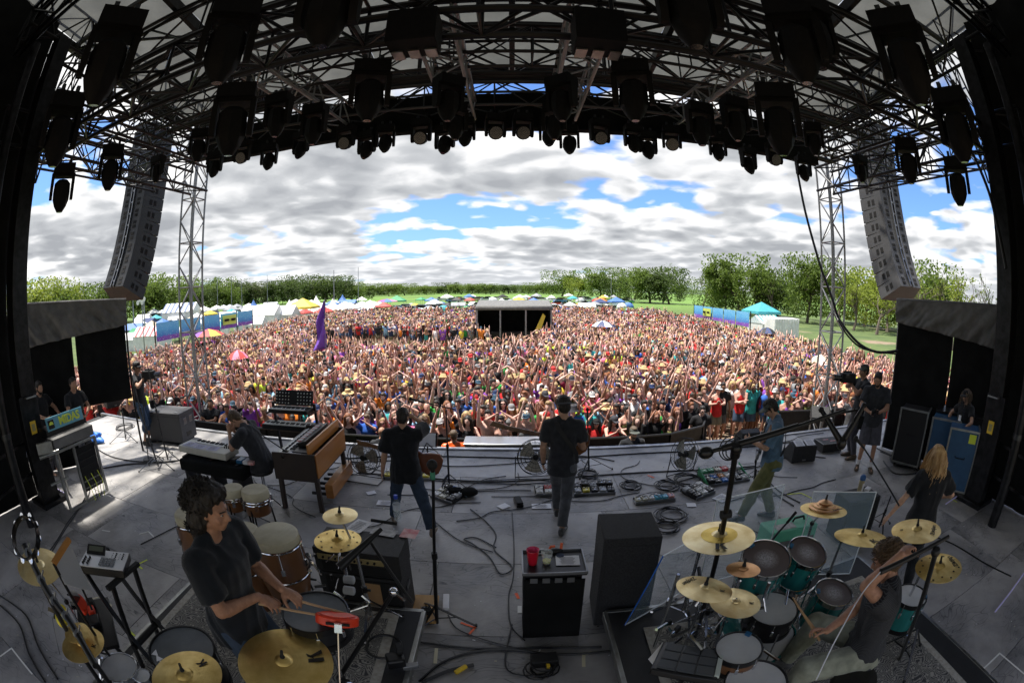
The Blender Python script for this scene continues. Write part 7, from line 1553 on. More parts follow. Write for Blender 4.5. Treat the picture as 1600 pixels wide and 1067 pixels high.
tape([(0,1025),(18,1012),(50,1052)],'white','long white tape corner in the lower left of the floor');tape([(1230,772),(1252,770),(1268,778)],'yellow','yellow tape corner beyond the bass player');tape([(682,1012),(680,1035)],'cream','cream tape strip by the left riser',.03);tape([(925,1018),(912,1022),(912,1040)],'cream','cream tape corner by the right riser',.03);tape([(1483,777),(1495,784)],'yellow','yellow tape mark by the long-haired woman');tape([(172,830),(160,828)],'white','short white tape strip on the left of the floor');tape([(1012,742),(1022,746)],'orange','faint orange tape by the third fan');tape([(1530,1050),(1562,1020),(1600,1052)],'white','long white tape corner in the lower right of the floor')
tape([(190,975),(210,992)],'yellow','yellow tape strip under the sampler stand');tape([(812,946),(812,956)],'white','white tape strip by the side table',.04)
for px0,py0,px1,py1,lab in ((70,752,104,772,'white-edged strip leaning by the left column'),(1478,787,1520,757,'white light tube on the floor by the right column'),(1555,955,1600,895,'long pale tube in the lower right corner')): a,b=PZ(px0,py0,.05),PZ(px1,py1,.05);o=MB();o.cyl(a,b,.012,n=8);tag(o.obj('light_tube',mat('tube_violet',(.55,.5,.8),.4)),lab,'light tube')
# ---- wings: monitor desk, racks, cases
t=thing('mixing_console','blue-backed MIDAS mixing console on a rack in the left wing','mixing desk',(-6.72,3.75,0));Mr=Matrix.Translation((-6.74,3.80,0)) @ Matrix.Rotation(R(90),4,'Z')
mat('midas_blue',(.10,.30,.40),.5);mat('midas_yellow',(.55,.65,.05),.5)
for nm,c,d,m,rx in (('back_panel',(0,0,1.36),(.86,.03,.20),'midas_blue',-10),('desk_body',(0,.18,1.20),(.90,.34,.16),'black_metal',0),('front_lip',(0,-.10,1.10),(.95,.25,.16),'valance_grey',0),('case_rail',(0,-.2,.98),(1.0,.04,.04),'riser_alu',0),('case_rail',(0,-.2,.06),(1.0,.04,.04),'riser_alu',0)):
    b_=MB();b_.box(c,d,Matrix.Rotation(R(rx),3,'X'));b_.v=[tuple(Mr @ V(p)) for p in b_.v];b_.obj(nm,m,t,world=True,bev=.006)
for x in (-.48,-.05,.48): b_=MB();b_.box((x,-.2,.52),(.045,.045,.92));b_.v=[tuple(Mr @ V(p)) for p in b_.v];b_.obj('case_post','riser_alu',t,world=True)
b_=MB();b_.box((.22,-.17,.55),(.46,.03,.7));b_.v=[tuple(Mr @ V(p)) for p in b_.v];b_.obj('rack_face','black_metal',t,world=True)
for k in range(6): b_=MB();b_.box((.22,-.19,.25+k*.11),(.42,.012,.02));b_.v=[tuple(Mr @ V(p)) for p in b_.v];b_.obj('rack_unit','hardware' if k<2 else 'rubber',t,world=True)
for k in range(5): b_=MB();b_.tube([Mr @ V((.05+k*.08,-.2,.45)),Mr @ V((.05+k*.08,-.3,.3)),Mr @ V((.1+k*.06,-.26,.03))],.007);b_.obj('patch_cable','cable_black' if k % 2 else 'tape_yellow',t,world=True)
o=text_on('MIDAS',t,Matrix.Identity(4),.17,'midas_yellow',.002,.035);o.matrix_local=wm(t).inverted() @ Mr @ Matrix.Translation((.10,-.022,1.36)) @ Matrix.Rotation(R(80),4,'X')
b_=MB();b_.box((-.33,-.02,1.355),(.13,.012,.13),Matrix.Rotation(R(-10),3,'X'));b_.v=[tuple(Mr @ V(p)) for p in b_.v];b_.obj('logo_square','rubber',t,world=True);b_=MB();b_.prism([(.05*math.cos(a),.05*math.sin(a)) for a in [i*.785 for i in range(8)]][:5],Mr @ Matrix.Translation((-.33,-.032,1.35)) @ Matrix.Rotation(R(80),4,'X'),.003);b_.obj('logo_mark','midas_yellow',t,world=True)
t=thing('scaffold_frame','pale scaffold tubes at the foot of the mixing console','scaffold',(-6.9,3.1,0));
for a,b in (((60,720),(110,700)),((80,765),(105,745))): pass
b_=MB();f=PZ(108,771,0);b_.cyl(f,PH(88,700,f.xy.length),.024);b_.obj('tube','riser_alu',t,world=True);b_=MB();b_.cyl(PH(62,716,7.3),PH(92,704,7.3),.03);b_.obj('tube','riser_alu',t,world=True);b_=MB();b_.cyl(PH(80,758,7.4),PH(108,745,7.4),.024);b_.obj('tube','riser_alu',t,world=True);b_=MB();b_.box(PH(70,700,7.3),(.3,.05,.16),Matrix.Rotation(R(60),3,'Z'));b_.obj('plank','riser_alu',t,world=True)
t=thing('tarp_bundle','crumpled bright blue tarp bag on the floor of the left wing','bag',PZ(146,684,.1));b_=MB();b_.grid(lambda u,v: V((math.cos(u*6.283)*math.sin(v*3.14)*.3,math.sin(u*6.283)*math.sin(v*3.14)*.22,math.cos(v*3.14)*.12))*(1+.5*mnoise.noise(V((math.cos(u*6.28)*2,math.sin(u*6.28)*2,v*4)))),28,14);b_.obj('bundle',mat('tarp_bright',(.03,.18,.62),.5),t)
mat('case_blue',(.015,.06,.13),.5,0,(.02,.08,.17),6);mat('case_black',(.016,.016,.018),.5)
for i,(px,py,tx,ty,m,lab) in enumerate(((1400,722,1440,660,'case_black','black flight case with silver edges, leftmost in the right wing'),(1455,735,1488,665,'case_blue','dark blue flight case with silver edges, middle of the right wing'),(1503,758,1533,690,'case_blue','dark blue flight case with a yellow sticker, nearest the right column'))):
    p=(V((7.42,5.35,0)),V((7.55,4.55,0)),V((7.35,3.95,0)))[i];t=thing('flight_case',lab,'flight case',p,R((-62,-62,-58)[i]));W,D,H=.62,.5,1.02
    b_=MB();b_.box((0,0,H/2+.1),(W,D,H));b_.obj('body',m,t)
    for x in (-W/2,W/2): b_=MB();b_.box((x,-D/2,H/2+.1),(.035,.035,H+.02));b_.obj('edge','riser_alu',t,bev=.004)
    for z in (.1,H+.1): b_=MB();b_.box((0,-D/2,z),(W,.035,.035));b_.obj('edge','riser_alu',t,bev=.004);b_=MB();b_.box((W/2,0,z),(.035,D,.035));b_.obj('edge','riser_alu',t,bev=.004)
    for x in (-.25,.25): b_=MB();b_.cyl((x,-.18,.05),(x+.03,-.18,.05),.05,n=12);b_.obj('caster','rubber',t)
    b_=MB();b_.tube([(-.1,-D/2-.01,.68),(-.1,-D/2-.035,.66),(.1,-D/2-.035,.66),(.1,-D/2-.01,.68)],.008);b_.obj('handle','rubber',t)
    if i == 2: b_=MB();b_.box((.18,-D/2-.004,1.0),(.15,.006,.15));b_.obj('sticker','tape_yellow',t)
boxthing('work_desk','dark desk with small lit items in the right wing behind the flight cases','desk',(8.15,4.5,0),R(-60),[('top',(0,0,1.15),(1.3,.6,.04),'black_metal'),('body',(0,0,.57),(1.2,.5,1.1),'case_black'),('laptop',(-.2,0,1.18),(.3,.2,.02),'hardware'),('note',(.2,.1,1.175),(.2,.14,.004),'paper')])
# ---- hanging cables at right, smoke
for pts_,r,lab in (([(1243,255,9.6),(1258,330,9.6),(1280,410,9.5),(1300,465,9.5),(1312,500,9.6),(1340,535,9.4),(1370,550,9.3),(1403,548,9.2)],.028,'thick black cable hanging from the roof across the right tower to the wing screen'),([(1520,240,8.2),(1545,300,8.0),(1560,360,7.8),(1572,420,7.7)],.03,'thick black cable hanging beside the right roof column'),([(1310,500,9.5),(1325,525,9.4),(1350,545,9.3),(1400,553,9.2)],.018,'second black cable looping from the right tower')):
    P3=[PH(*q) for q in pts_];b_=MB();b_.tube(bez(P3,5),r,6);tag(b_.obj('hanging_cable','cable_black'),lab,'cable')
# ---- lighting fixtures
mat('lens_grey',(.16,.15,.14),.35,0,(.06,.06,.06),1)
def mover_mesh(kind):
    parts=[]
    b=MB();b.box((0,0,-.10),(.42,.30,.16));b.box((0,0,-.04),(.30,.22,.06));parts.append(('base',b,'fixture_black'))
    y_=MB()
    for e in (-1,1): y_.prism([(-.09,0),(.09,0),(.07,-.34),(.02,-.40),(-.04,-.40),(-.08,-.34)],Matrix.Translation((e*.205,0,-.18)) @ Matrix.Rotation(R(90),4,'Z') @ Matrix.Rotation(R(90),4,'X') @ Matrix.Translation((0,0,-.03)),.06)
    y_.box((0,0,-.195),(.46,.20,.05));parts.append(('yoke',y_,'fixture_black'))
    h=MB();r=1.0
    if kind == 'spot': h.lathe([(.10,.21),(.155,.16),(.165,.02),(.16,-.10),(.12,-.20),(.055,-.29)],8)
    else: h.lathe([(.09,.13),(.15,.10),(.165,0),(.165,-.10)],16)
    parts.append(('head',h,'fixture_black'))
    l=MB();l.lathe([(.0001,-.291 if kind == 'spot' else-.104),(.045 if kind == 'spot' else .145,-.291 if kind == 'spot' else-.104)],20,bot=False,top=False);parts.append(('lens',l,'lens_black' if kind == 'spot' else 'lens_grey'))
    c=MB();c.box((0,0,.03),(.05,.06,.14));parts.append(('clamp',c,'truss_steel'))
    return parts
MV={k: [(n,b.mesh(n,m),m) for n,b,m in mover_mesh(k)] for k in ('spot','wash')}
dt=MB();dt.lathe([(.0001,-.1055),(.0085,-.1055)],7,bot=False,top=False);DOT=dt.mesh('lamp_cell',mat('cell_glass',(.42,.37,.33),.3))
LF=[]
def fixture(p,kind,s,aim,yaw,lab,cells=False):
    t=thing('moving_light' if kind == 'spot' else 'wash_light',lab,'stage light',p,yaw,'stage lights hanging from the trusses');t.scale=(s,)*3
    for n,me,m in MV[kind]:
        if n in ('head','lens'): continue
        if n == 'clamp': [link(n,me,t,(x,0,0)) for x in (-.1,.1)]
        else: link(n,me,t)
    hd=link('head',MV[kind][2][1],t,(0,0,-.48),(aim,0,0));link('lens',MV[kind][3][1],hd)
    if cells:
        for ring,nn in ((0,1),(.034,6),(.068,12),(.102,18),(.13,22)):
            for k in range(nn): a=2*math.pi*k/nn;link('lamp_cell',DOT,hd,(ring*math.cos(a),ring*math.sin(a),0))
    LF.append(t);return t
def fx(px,py,d,kind,s,aim,yaw,lab,cells=False):
    p=PD(px,py,d);fixture(p+V((0,0,.45*s)),kind,s,R(aim),R(yaw),lab,cells)
for px,py,kind,nm in ((335,262,'spot',''),(378,245,'wash',''),(420,250,'spot',''),(470,232,'spot',''),(540,222,'wash',''),(573,232,'spot',''),(602,222,'spot',''),(658,214,'wash',''),(695,224,'spot',''),(727,212,'spot',''),(774,206,'wash',''),(817,206,'wash',''),(858,212,'spot',''),(890,224,'spot',''),(937,214,'wash',''),(990,222,'spot',''),(1012,232,'spot',''),(1050,224,'wash',''),(1122,236,'spot',''),(1170,256,'spot',''),(1210,248,'wash',''),(1256,268,'spot','')):
    near_c=min((('guitarist',0),),key=lambda q: 0)
    fx(px,py,(7.25 ** 2+((px-800)/100) ** 2*1.35+4) ** .5,kind,.70 if kind == 'spot' else .72,-25 if kind == 'spot' else-72,random.uniform(-15,15),f'small {"moving spotlight" if kind == "spot" else "round LED wash light"} on the front truss',kind == 'wash')
for px,py,d,s,aim,yaw,lab in ((577,150,4.5,.85,0,20,'large black moving light hanging left of centre'),(990,150,4.5,.85,0,-20,'large black moving light hanging right of centre'),(700,160,5.6,.8,0,40,'dark moving light beside the left finger truss'),(878,160,5.6,.8,0,-40,'dark moving light beside the right finger truss'),(712,195,6.3,.7,0,10,'dark moving light just beyond the left finger truss'),(866,195,6.3,.7,0,-10,'dark moving light just beyond the right finger truss'),
    (362,196,4.6,.95,8,30,'dark angular moving light on the left of the roof'),(1218,196,4.6,.95,8,-30,'dark angular moving light on the right of the roof'),(433,186,6.2,.8,0,0,'dark moving light behind the left angular one'),(1095,200,6.2,.8,0,0,'dark moving light left of the right angular one'),(1150,192,6.2,.8,0,0,'dark moving light next to the right angular one'),(490,200,6.6,.8,0,0,'dark moving light on the left mid truss'),
    (352,75,3.5,.9,5,40,'big black moving light in the upper left'),(1248,75,3.5,.9,5,-40,'big black moving light in the upper right'),(512,20,3.0,.85,0,10,'huge black moving light cut off by the top edge, left'),(1078,20,3.0,.85,0,-10,'huge black moving light cut off by the top edge, right'),(165,100,3.2,.85,12,60,'huge black moving light filling the upper left'),(1420,100,3.2,.85,12,-60,'huge black moving light filling the upper right'),
    (92,212,5.2,1.0,5,70,'black moving light on the left side truss'),(1497,205,5.2,1.0,5,-70,'black moving light on the right side truss'),(96,300,6.4,.8,2,60,'lowest black moving light at the left end of the side truss'),(1497,290,6.4,.8,2,-60,'lowest black moving light at the right end of the side truss'),(172,268,6.6,.8,0,50,'black moving light under the left side truss'),(1420,258,6.6,.8,0,-50,'black moving light under the right side truss'),(310,232,6.6,.62,0,30,'small dark moving light at the left truss joint'),(1272,222,6.6,.62,0,-30,'small dark moving light at the right truss joint'),(245,268,8.4,.62,0,0,'small dark moving light in front of the left line array'),(1346,268,8.4,.62,0,0,'small dark moving light in front of the right line array'),(1272,60,3.9,.9,0,0,'dark fixture behind the big upper right light')): fx(px,py,d,'spot',s,aim,yaw,lab)
for e in (-1,1):
    p=PYy(647 if e<0 else 935,58,3.5);t=thing('motor_box',f'square black hoist box at the near end of the {"left" if e < 0 else "right"} finger truss','hoist',p);b_=MB();b_.box((0,0,.05),(.44,.36,.36));b_.obj('body','fixture_black',t,bev=.01)
    for k in range(3): b_=MB();b_.box((-.15+k*.15,.10,-.14),(.10,.16,.015));b_.obj('bottom_plate','riser_alu',t)
uniquify(LF)

rg=random.Random(77);b_=MB()
for k in range(420):
    x,y=rg.uniform(-7,7.2),rg.uniform(.6,7.7);a=rg.uniform(0,3.14);w,d=rg.uniform(.006,.03),rg.uniform(.004,.012);b_.mi(rg.choice((0,0,1,2))).box((x,y,.004),(w,d,.002),Matrix.Rotation(a,3,'Z'))
tag(b_.obj('floor_litter',['paper','rubber','tape_cream']),'tiny scraps of tape and dirt scattered over the stage floor','litter',kind='stuff')
NC=[]
for k in range(16):
    x,y=rg.uniform(-5,5.5),rg.uniform(4.8,7.6);a=rg.uniform(-.5,.5)+(3.14 if k % 2 else 0);P3=[V((x,y,.01))]
    for q in range(7): a += rg.uniform(-.7,.7);P3.append(P3[-1]+V((math.cos(a)*.34,math.sin(a)*.2,0)))
    P3=[V((p_.x,min(p_.y,7.75),.01)) for p_ in P3];b_=MB();b_.tube(bez(P3,5),.007,5);NC.append(tag(b_.obj('cable','cable_black'),'thin meandering black cable near the front of the stage','cable','cables on the stage floor'));NC[-1].location=(0,0,0);NC[-1]['sx']=x
by=sorted(NC,key=lambda o: math.atan2(o['sx'],6))
for i,o in enumerate(by): o['label']='thin meandering black cable near the stage front, '+ORD[i];del o['sx']
# ================================================================ PEOPLE ON STAGE
def onmap(t,F): return wm(t)
def tostage(loc,rz_): M=Matrix.LocRotScale(V(loc),Matrix.Rotation(rz_,3,'Z').to_quaternion(),None);return M.inverted()
def player(label,loc,rz_,kw,skin,top,legs,shoes,vox=.011,topkw={},legkw={},world=(),fing=True,hgt=1.78,at=None):
    loc=V(loc)
    for it in range(5 if at else 1): # the head's place in the photograph, at the head's own height, fixes where the figure stands
        I=tostage(loc,rz_);k=dict(kw)
        for a in world: k[a]=tuple(I @ V(k[a]))
        F=Fig(H=hgt,**k)
        if at: h=I.inverted() @ F.head;q=PZ(at[0],at[1],h.z);loc.x += q.x-h.x;loc.y += q.y-h.y
    t=build_person('person',label,'person',F,tuple(loc),rz_,skin,top,legs,shoes,vox=vox,topkw=topkw,legkw=legkw,fing=fing);return t,F
def belt(F,t): pass
mat('denim_dark',(.018,.035,.06),.85,0,(.03,.05,.09),14,.3,200);SKL,SKT=(.50,.29,.19),(.40,.22,.14)
# first guitarist, back to the camera
p=V((-1.55,5.75,0))
t,F=player('guitarist in black T-shirt and jeans seen from behind, hand at his ear',p,R(8),at=(629,652),kw=dict(fl=(-.22,.12,.085),fr=(.30,-.30,.085),kr=(.3,1,0),kl=(-.1,1,0),hl=(-.30,.02,.76),el=(-.5,-.5,.1),hr=(.10,.17,1.46),er=(.8,-.1,-1),head_pitch=-.25,head_yaw=-.1,build=1.0,pelvis=(0,0,.84),curl=(.2,.6)),skin=SKL,top=('t_shirt','black_cotton'),legs=('jeans','denim_dark'),shoes='tan_shoe',topkw=dict(inf=.028,hem=-.16,fold=.015,seed=2,sleeve=.8),legkw=dict(inf=.018,fold=.015,seed=1),hgt=1.64)
link('hair',hair_short(F,'hair_dark'),t)
def guitar(par_label,c,M3,m='guitar_brown',neck=.62,head=True):
    t=thing('electric_guitar',par_label,'guitar',c,rot=M3.to_euler());out=[(0,.21),(.10,.22),(.16,.17),(.13,.06),(.115,0),(.16,-.10),(.17,-.18),(.10,-.25),(0,-.26),(-.10,-.25),(-.17,-.18),(-.15,-.08),(-.115,.02),(-.14,.10),(-.13,.19),(-.07,.22)]
    b_=MB();b_.prism(out,Matrix.Translation((0,0,-.022)),.044);b_.obj('body',m,t,bev=.01);b_=MB();b_.box((0,.18+neck/2,.012),(.052,neck,.022));b_.obj('neck','neck_wood',t,bev=.004)
    b_=MB();b_.prism([(-.03,0),(.03,0),(.045,.15),(-.02,.18)],Matrix.Translation((0,.18+neck,.002)),.016);b_.obj('headstock','neck_wood',t,bev=.003);b_=MB();b_.box((0,-.1,.026),(.08,.02,.012));b_.obj('bridge','chrome',t)
    for y in (.02,.1): b_=MB();b_.box((0,y,.026),(.08,.035,.01));b_.obj('pickup','rubber',t)
    for k in range(6): b_=MB();b_.cyl((-.035+.006*k,.18+neck+.03+k*.02,0),(-.05+.006*k,.18+neck+.03+k*.02,0),.006,n=6);b_.obj('tuner','chrome',t)
    b_=MB();[b_.bar((-.02+k*.008,-.1,.03),(-.018+k*.007,.18+neck,.026),.0012) for k in range(6)];b_.obj('strings','chrome',t);return t
mat('guitar_brown',(.16,.05,.02),.25,coat=.6);mat('guitar_black',(.02,.02,.025),.2,coat=.6);mat('neck_wood',(.16,.08,.035),.4);mat('guitar_burst',(.30,.12,.03),.25,coat=.6,col2=(.08,.03,.015),nscale=3);mat('strap_black',(.02,.02,.02),.7)
def strap(F,t,side,p1,p2,m='strap_black',w=.05):
    # band over one shoulder, round chest and back
    S=F.chest;Rc=F.Rc;k=F.k;pts_=[p1]
    sgn=side;ring=[(sgn*-.16,.16,-.12),(sgn*-.04,.15,.04),(sgn*.07,.10,.155),(sgn*.09,.0,.205),(sgn*.06,-.12,.14),(sgn*-.04,-.155,0),(sgn*-.15,-.14,-.16)]
    b_=MB();P3=bez([V(p1)]+[S+Rc @ (V(q)*k) for q in ring]+[V(p2)],5)
    for i in range(len(P3)-1):
        a,b=P3[i],P3[i+1];n_=((a+b)/2-S);n_.normalize();b_.bar(a,b+(b-a)*.15,w,.006,n_)
    return b_.obj('guitar_strap',m,t)
M3=(Matrix.Rotation(R(8),3,'Z') @ Matrix.Rotation(R(78),3,'X') @ Matrix.Rotation(R(0),3,'Z'));Mg=Matrix.Rotation(R(8),3,'Z') @ Matrix.Rotation(R(-75),3,'Y') @ Matrix.Rotation(R(70),3,'X')
guitar('brown electric guitar hanging at the right hip of the first guitarist',t.location+V((.17,.20,.86)),(Matrix.Rotation(R(100),3,'Z') @ Matrix.Rotation(R(84),3,'Y') @ Matrix.Rotation(R(20),3,'Z')),neck=.5)
# guitarist with the backwards cap, centre right, walking away
p=V((.72,5.1,0))
t,F=player('guitarist in grey T-shirt, tight grey jeans and black cap, walking away',p,R(-10),at=(880,634),kw=dict(fl=(-.06,.30,.13),fr=(.04,-.12,.085),kl=(0,1,0),kr=(0,1,0),hl=(-.24,.12,.88),el=(-.3,-1,0),hr=(.16,.32,1.12),er=(.4,-1,-.4),head_yaw=.35,head_pitch=-.15,build=.90,chest_yaw=.05,pelvis=(0,.03,.92),curl=(.35,.6)),skin=SKL,top=('t_shirt','charcoal_cotton'),legs=('jeans','grey_denim'),shoes='grey_shoe',topkw=dict(inf=.016,hem=-.13,fold=.014,seed=4,sleeve=.7),legkw=dict(inf=.010,fold=.008,seed=3),hgt=1.80)
link('hair',hair_short(F,'hair_dark'),t);cap(F,t,'black_cotton',True);I=wm(t).inverted()
strap(F,t,-1,(-.12,.2,1.02),(.18,-.1,.98))
g_=guitar('electric guitar held by the guitarist in the cap, neck pointing left',t.location+V((.12,.34,1.10)),(Matrix.Rotation(R(4),3,'Z') @ Matrix.Rotation(R(90),3,'X') @ Matrix.Rotation(R(76),3,'Z')),'guitar_burst',.66)
b_=MB();b_.lathe([(.034,-.012),(.034,.012)],16,Matrix.Translation(F.wr[0]) @ (F.wr[0]-F.el[0]).to_track_quat('Z','Y').to_matrix().to_4x4(),bot=False,top=False);b_.obj('wristband','rubber',t)
# bass player in profile
p=V((3.42,5.0,0))
t,F=player('bass player in a blue shirt, olive trousers and grey cap looking down, right of centre',p,R(62),at=(1204,638),kw=dict(fl=(-.14,.30,.085),fr=(.10,-.16,.085),kl=(0,1,0),kr=(0,1,0),hl=(-.12,.34,1.16),el=(-.6,-.3,-.7),hr=(.26,-.10,.86),er=(.6,-.8,.1),head_pitch=-.55,head_yaw=.1,lean=-.08,build=.98,pelvis=(0,.0,.91),curl=(.9,.3)),skin=SKL,top=('t_shirt','blue_shirt'),legs=('trousers','olive_cotton'),shoes='grey_shoe',topkw=dict(inf=.022,hem=-.12,fold=.014,seed=6,sleeve=.9),legkw=dict(inf=.020,fold=.016,seed=5),hgt=1.76)
link('hair',hair_short(F,'hair_dark'),t);cap(F,t,mat('cap_grey',(.07,.08,.07),.8),False);sunglasses(F,t);strap(F,t,1,(.12,.2,1.05),(-.15,-.1,1.0))
guitar('dark electric bass guitar hanging in front of the bass player',t.location+(Matrix.Rotation(R(62),3,'Z') @ V((.02,.20,1.06))),(Matrix.Rotation(R(62),3,'Z') @ Matrix.Rotation(R(90),3,'X') @ Matrix.Rotation(R(62),3,'Z')),'guitar_black',.8)
b_=MB();b_.lathe([(.033,-.02),(.033,.02)],16,Matrix.Translation(F.wr[1]) @ (F.wr[1]-F.el[1]).to_track_quat('Z','Y').to_matrix().to_4x4(),bot=False,top=False);b_.obj('wristwatch','rubber',t)
# photographer in shorts at the right wing
p=V((6.75,6.05,0))
t,F=player('bearded photographer in a dark V-neck T-shirt and shorts standing at the right wing',p,R(140),at=(1372,593),kw=dict(fl=(-.14,.06,.085),fr=(.13,.0,.085),hl=(-.06,.32,1.14),el=(-1,-.4,-.6),hr=(.12,.30,1.12),er=(1,-.4,-.6),head_pitch=-.35,head_yaw=-.3,build=1.05,curl=.9),skin=SKT,top=('t_shirt','charcoal_cotton'),legs=('shorts','dark_shorts'),shoes='brown_boot',topkw=dict(inf=.024,hem=-.13,fold=.008,seed=8,sleeve=.75),legkw=dict(length=.5,inf=.028,flare=1.1),hgt=1.82)
link('hair',hair_short(F,'hair_dark','hair',1.0,True),t)
q=wm(t) @ V((.03,.36,1.14));c=thing('photo_camera','black camera held at the waist of the bearded photographer','camera',q,R(140));b_=MB();b_.box((0,0,0),(.14,.07,.10));b_.box((0,0,.06),(.05,.05,.03));b_.obj('body','rubber',c,bev=.008);b_=MB();b_.cyl((0,.03,0),(0,.14,-.02),.038,n=16);b_.obj('lens','lens_black',c)
b_=MB();b_.box((.24,-.02,.86),(.12,.2,.24));b_.obj('hip_bag','black_fabric',t,bev=.02)
for i in (0,1): b_=MB();b_.cyl(F.an[i]+V((0,0,-.01)),F.an[i].lerp(F.kn[i],.25),.046,.048,12);b_.obj('sock','paper',t)
# videographers
def cam_rig(q,rz_,lab):
    c=thing('video_camera',lab,'video camera',q,rz_);b_=MB();b_.box((0,0,0),(.13,.32,.17));b_.box((0,.02,.11),(.05,.2,.03));b_.obj('body','rubber',c,bev=.01);b_=MB();b_.cyl((0,.15,0),(0,.33,0),.055,.065,16);b_.obj('lens','lens_black',c);b_=MB();b_.box((-.1,.06,.05),(.07,.09,.06));b_.obj('viewfinder','black_metal',c)
p=V((-9.35,7.55,0))
t,F=player('cameraman in a cap, dark shirt and jeans shorts on the left wing',p,R(-70),at=(214,574),kw=dict(hl=(-.05,.30,1.40),el=(-1,.1,-.6),hr=(.14,.26,1.44),er=(1,0,-.6),head_pitch=-.1,curl=.8,build=1.0),skin=SKT,top=('t_shirt','black_cotton'),legs=('shorts','denim'),shoes='black_leather',topkw=dict(fold=.007,vox=.016),legkw=dict(length=.52,inf=.024),vox=.014,hgt=1.80)
link('hair',hair_short(F,'hair_dark',vox=.012),t);cap(F,t,'black_cotton');sunglasses(F,t);cam_rig(wm(t) @ V((.10,.38,1.50)),R(-70),'video camera on the shoulder of the left cameraman')
p=V((7.15,7.05,0))
t,F=player('cameraman in a dark shirt and grey cap behind the bearded photographer',p,R(70),at=(1350,580),kw=dict(hl=(-.05,.30,1.44),el=(-1,.1,-.6),hr=(.12,.26,1.46),er=(1,0,-.6),curl=.8,build=1.08),skin=SKT,top=('t_shirt','black_cotton'),legs=('trousers','dark_shorts'),shoes='brown_boot',topkw=dict(fold=.007,vox=.016),vox=.014,hgt=1.84)
link('hair',hair_short(F,'hair_dark',vox=.012),t);cap(F,t,'cap_grey');cam_rig(wm(t) @ V((-.04,.40,1.56)),R(70),'video camera raised by the right cameraman')
# keyboard player, seated and bent forward
p=V((-4.05,5.95,0))
t,F=player('keyboard player in a grey T-shirt bent over with his hands at his face, facing left',p,R(95),at=(368,655),kw=dict(pelvis=(0,-.10,.70),lean=-.42,chest_yaw=.1,head_pitch=-.75,fl=(-.18,.42,.085),fr=(.18,.35,.085),hl=(-.07,.34,1.10),el=(-.6,.1,-1),hr=(.07,.35,1.09),er=(.6,.1,-1),hdl=(.1,.1,1),hdr=(-.1,.1,1),curl=.7,build=1.05),skin=SKL,top=('t_shirt','charcoal_cotton'),legs=('trousers','dark_shorts'),shoes='black_leather',topkw=dict(inf=.022,fold=.014,seed=11,sleeve=.75),hgt=1.80)
link('hair',hair_short(F,'hair_brown'),t);F_kb=t.location.copy();t=thing('stool','black keyboard stool under the keyboard player','stool',(F_kb.x+.08,F_kb.y-.01,0));b_=MB();b_.cyl((0,0,.53),(0,0,.60),.18,n=20);b_.obj('seat','black_leather',t);b_=MB();b_.cyl((0,0,.1),(0,0,.5),.025);b_.obj('post','chrome',t);tripod(t,V((0,0,0)),.25,.2)
# long-haired woman walking at the right
p=V((4.75,2.78,0))
t,F=player('woman with long wavy blonde hair in a black T-shirt walking away at the right',p,R(-28),at=(1464,712),kw=dict(fl=(-.10,.18,.085),fr=(.10,-.16,.085),hl=(-.46,.06,.86),el=(-.9,-.4,.2),hr=(.30,.22,1.04),er=(.8,-.7,-.2),head_yaw=.15,head_pitch=-.2,female=True,build=1.08,curl=.35),skin=(.55,.33,.22),top=('t_shirt','black_cotton'),legs=('trousers','black_cotton'),shoes='black_leather',topkw=dict(inf=.022,hem=-.16,fold=.014,seed=14,sleeve=.75),hgt=1.72)
def long_hair(F,par,m='hair_blonde',n=260,L=.42,wave=.022,seed=1,name='hair',back=1.0):
    rg=random.Random(seed);mb=MB();k=F.k
    base=MB();pell(base,F.head+F.Rh @ V((0,-.015,.035)),(.083*k,.098*k,.090*k),F.Rh,16);pell(base,F.head+F.Rh @ V((0,-.05,-.05)),(.085*k,.06*k,.13*k),F.Rh,14);link('hair_cap',fuse(base,'hair_cap',m,.012,1,0,.012,5,40),par)
    for i in range(n):
        a=rg.uniform(-2.5,2.5);el=rg.uniform(.1,1.3);d=V((math.sin(a)*math.cos(el),-math.cos(a)*math.cos(el),math.sin(el)));p0=F.head+F.Rh @ (V((d.x*.080,d.y*.095-.012,d.z*.088+.03))*k)
        out=F.Rh @ V((d.x,d.y,0));out=out.normalized() if out.length>.01 else V((0,-1,0));pts_=[];ph=rg.uniform(0,6);LL=L*rg.uniform(.75,1.15);fl=rg.uniform(.03,.09)
        for q in range(9):
            s_=q/8;w=wave*s_;pts_.append(p0+out*(fl*math.sin(min(1,s_*1.4)*1.57))-V((0,0,1))*LL*(s_ ** 1.35)+V((math.sin(ph+s_*16),math.cos(ph*1.3+s_*14),0))*w)
        mb.tube(pts_,[.005,.0055,.0055,.005,.005,.0045,.004,.0035,.002],3)
    return mb.obj(name,m,par)
long_hair(F,t,n=520,L=.40,seed=3)
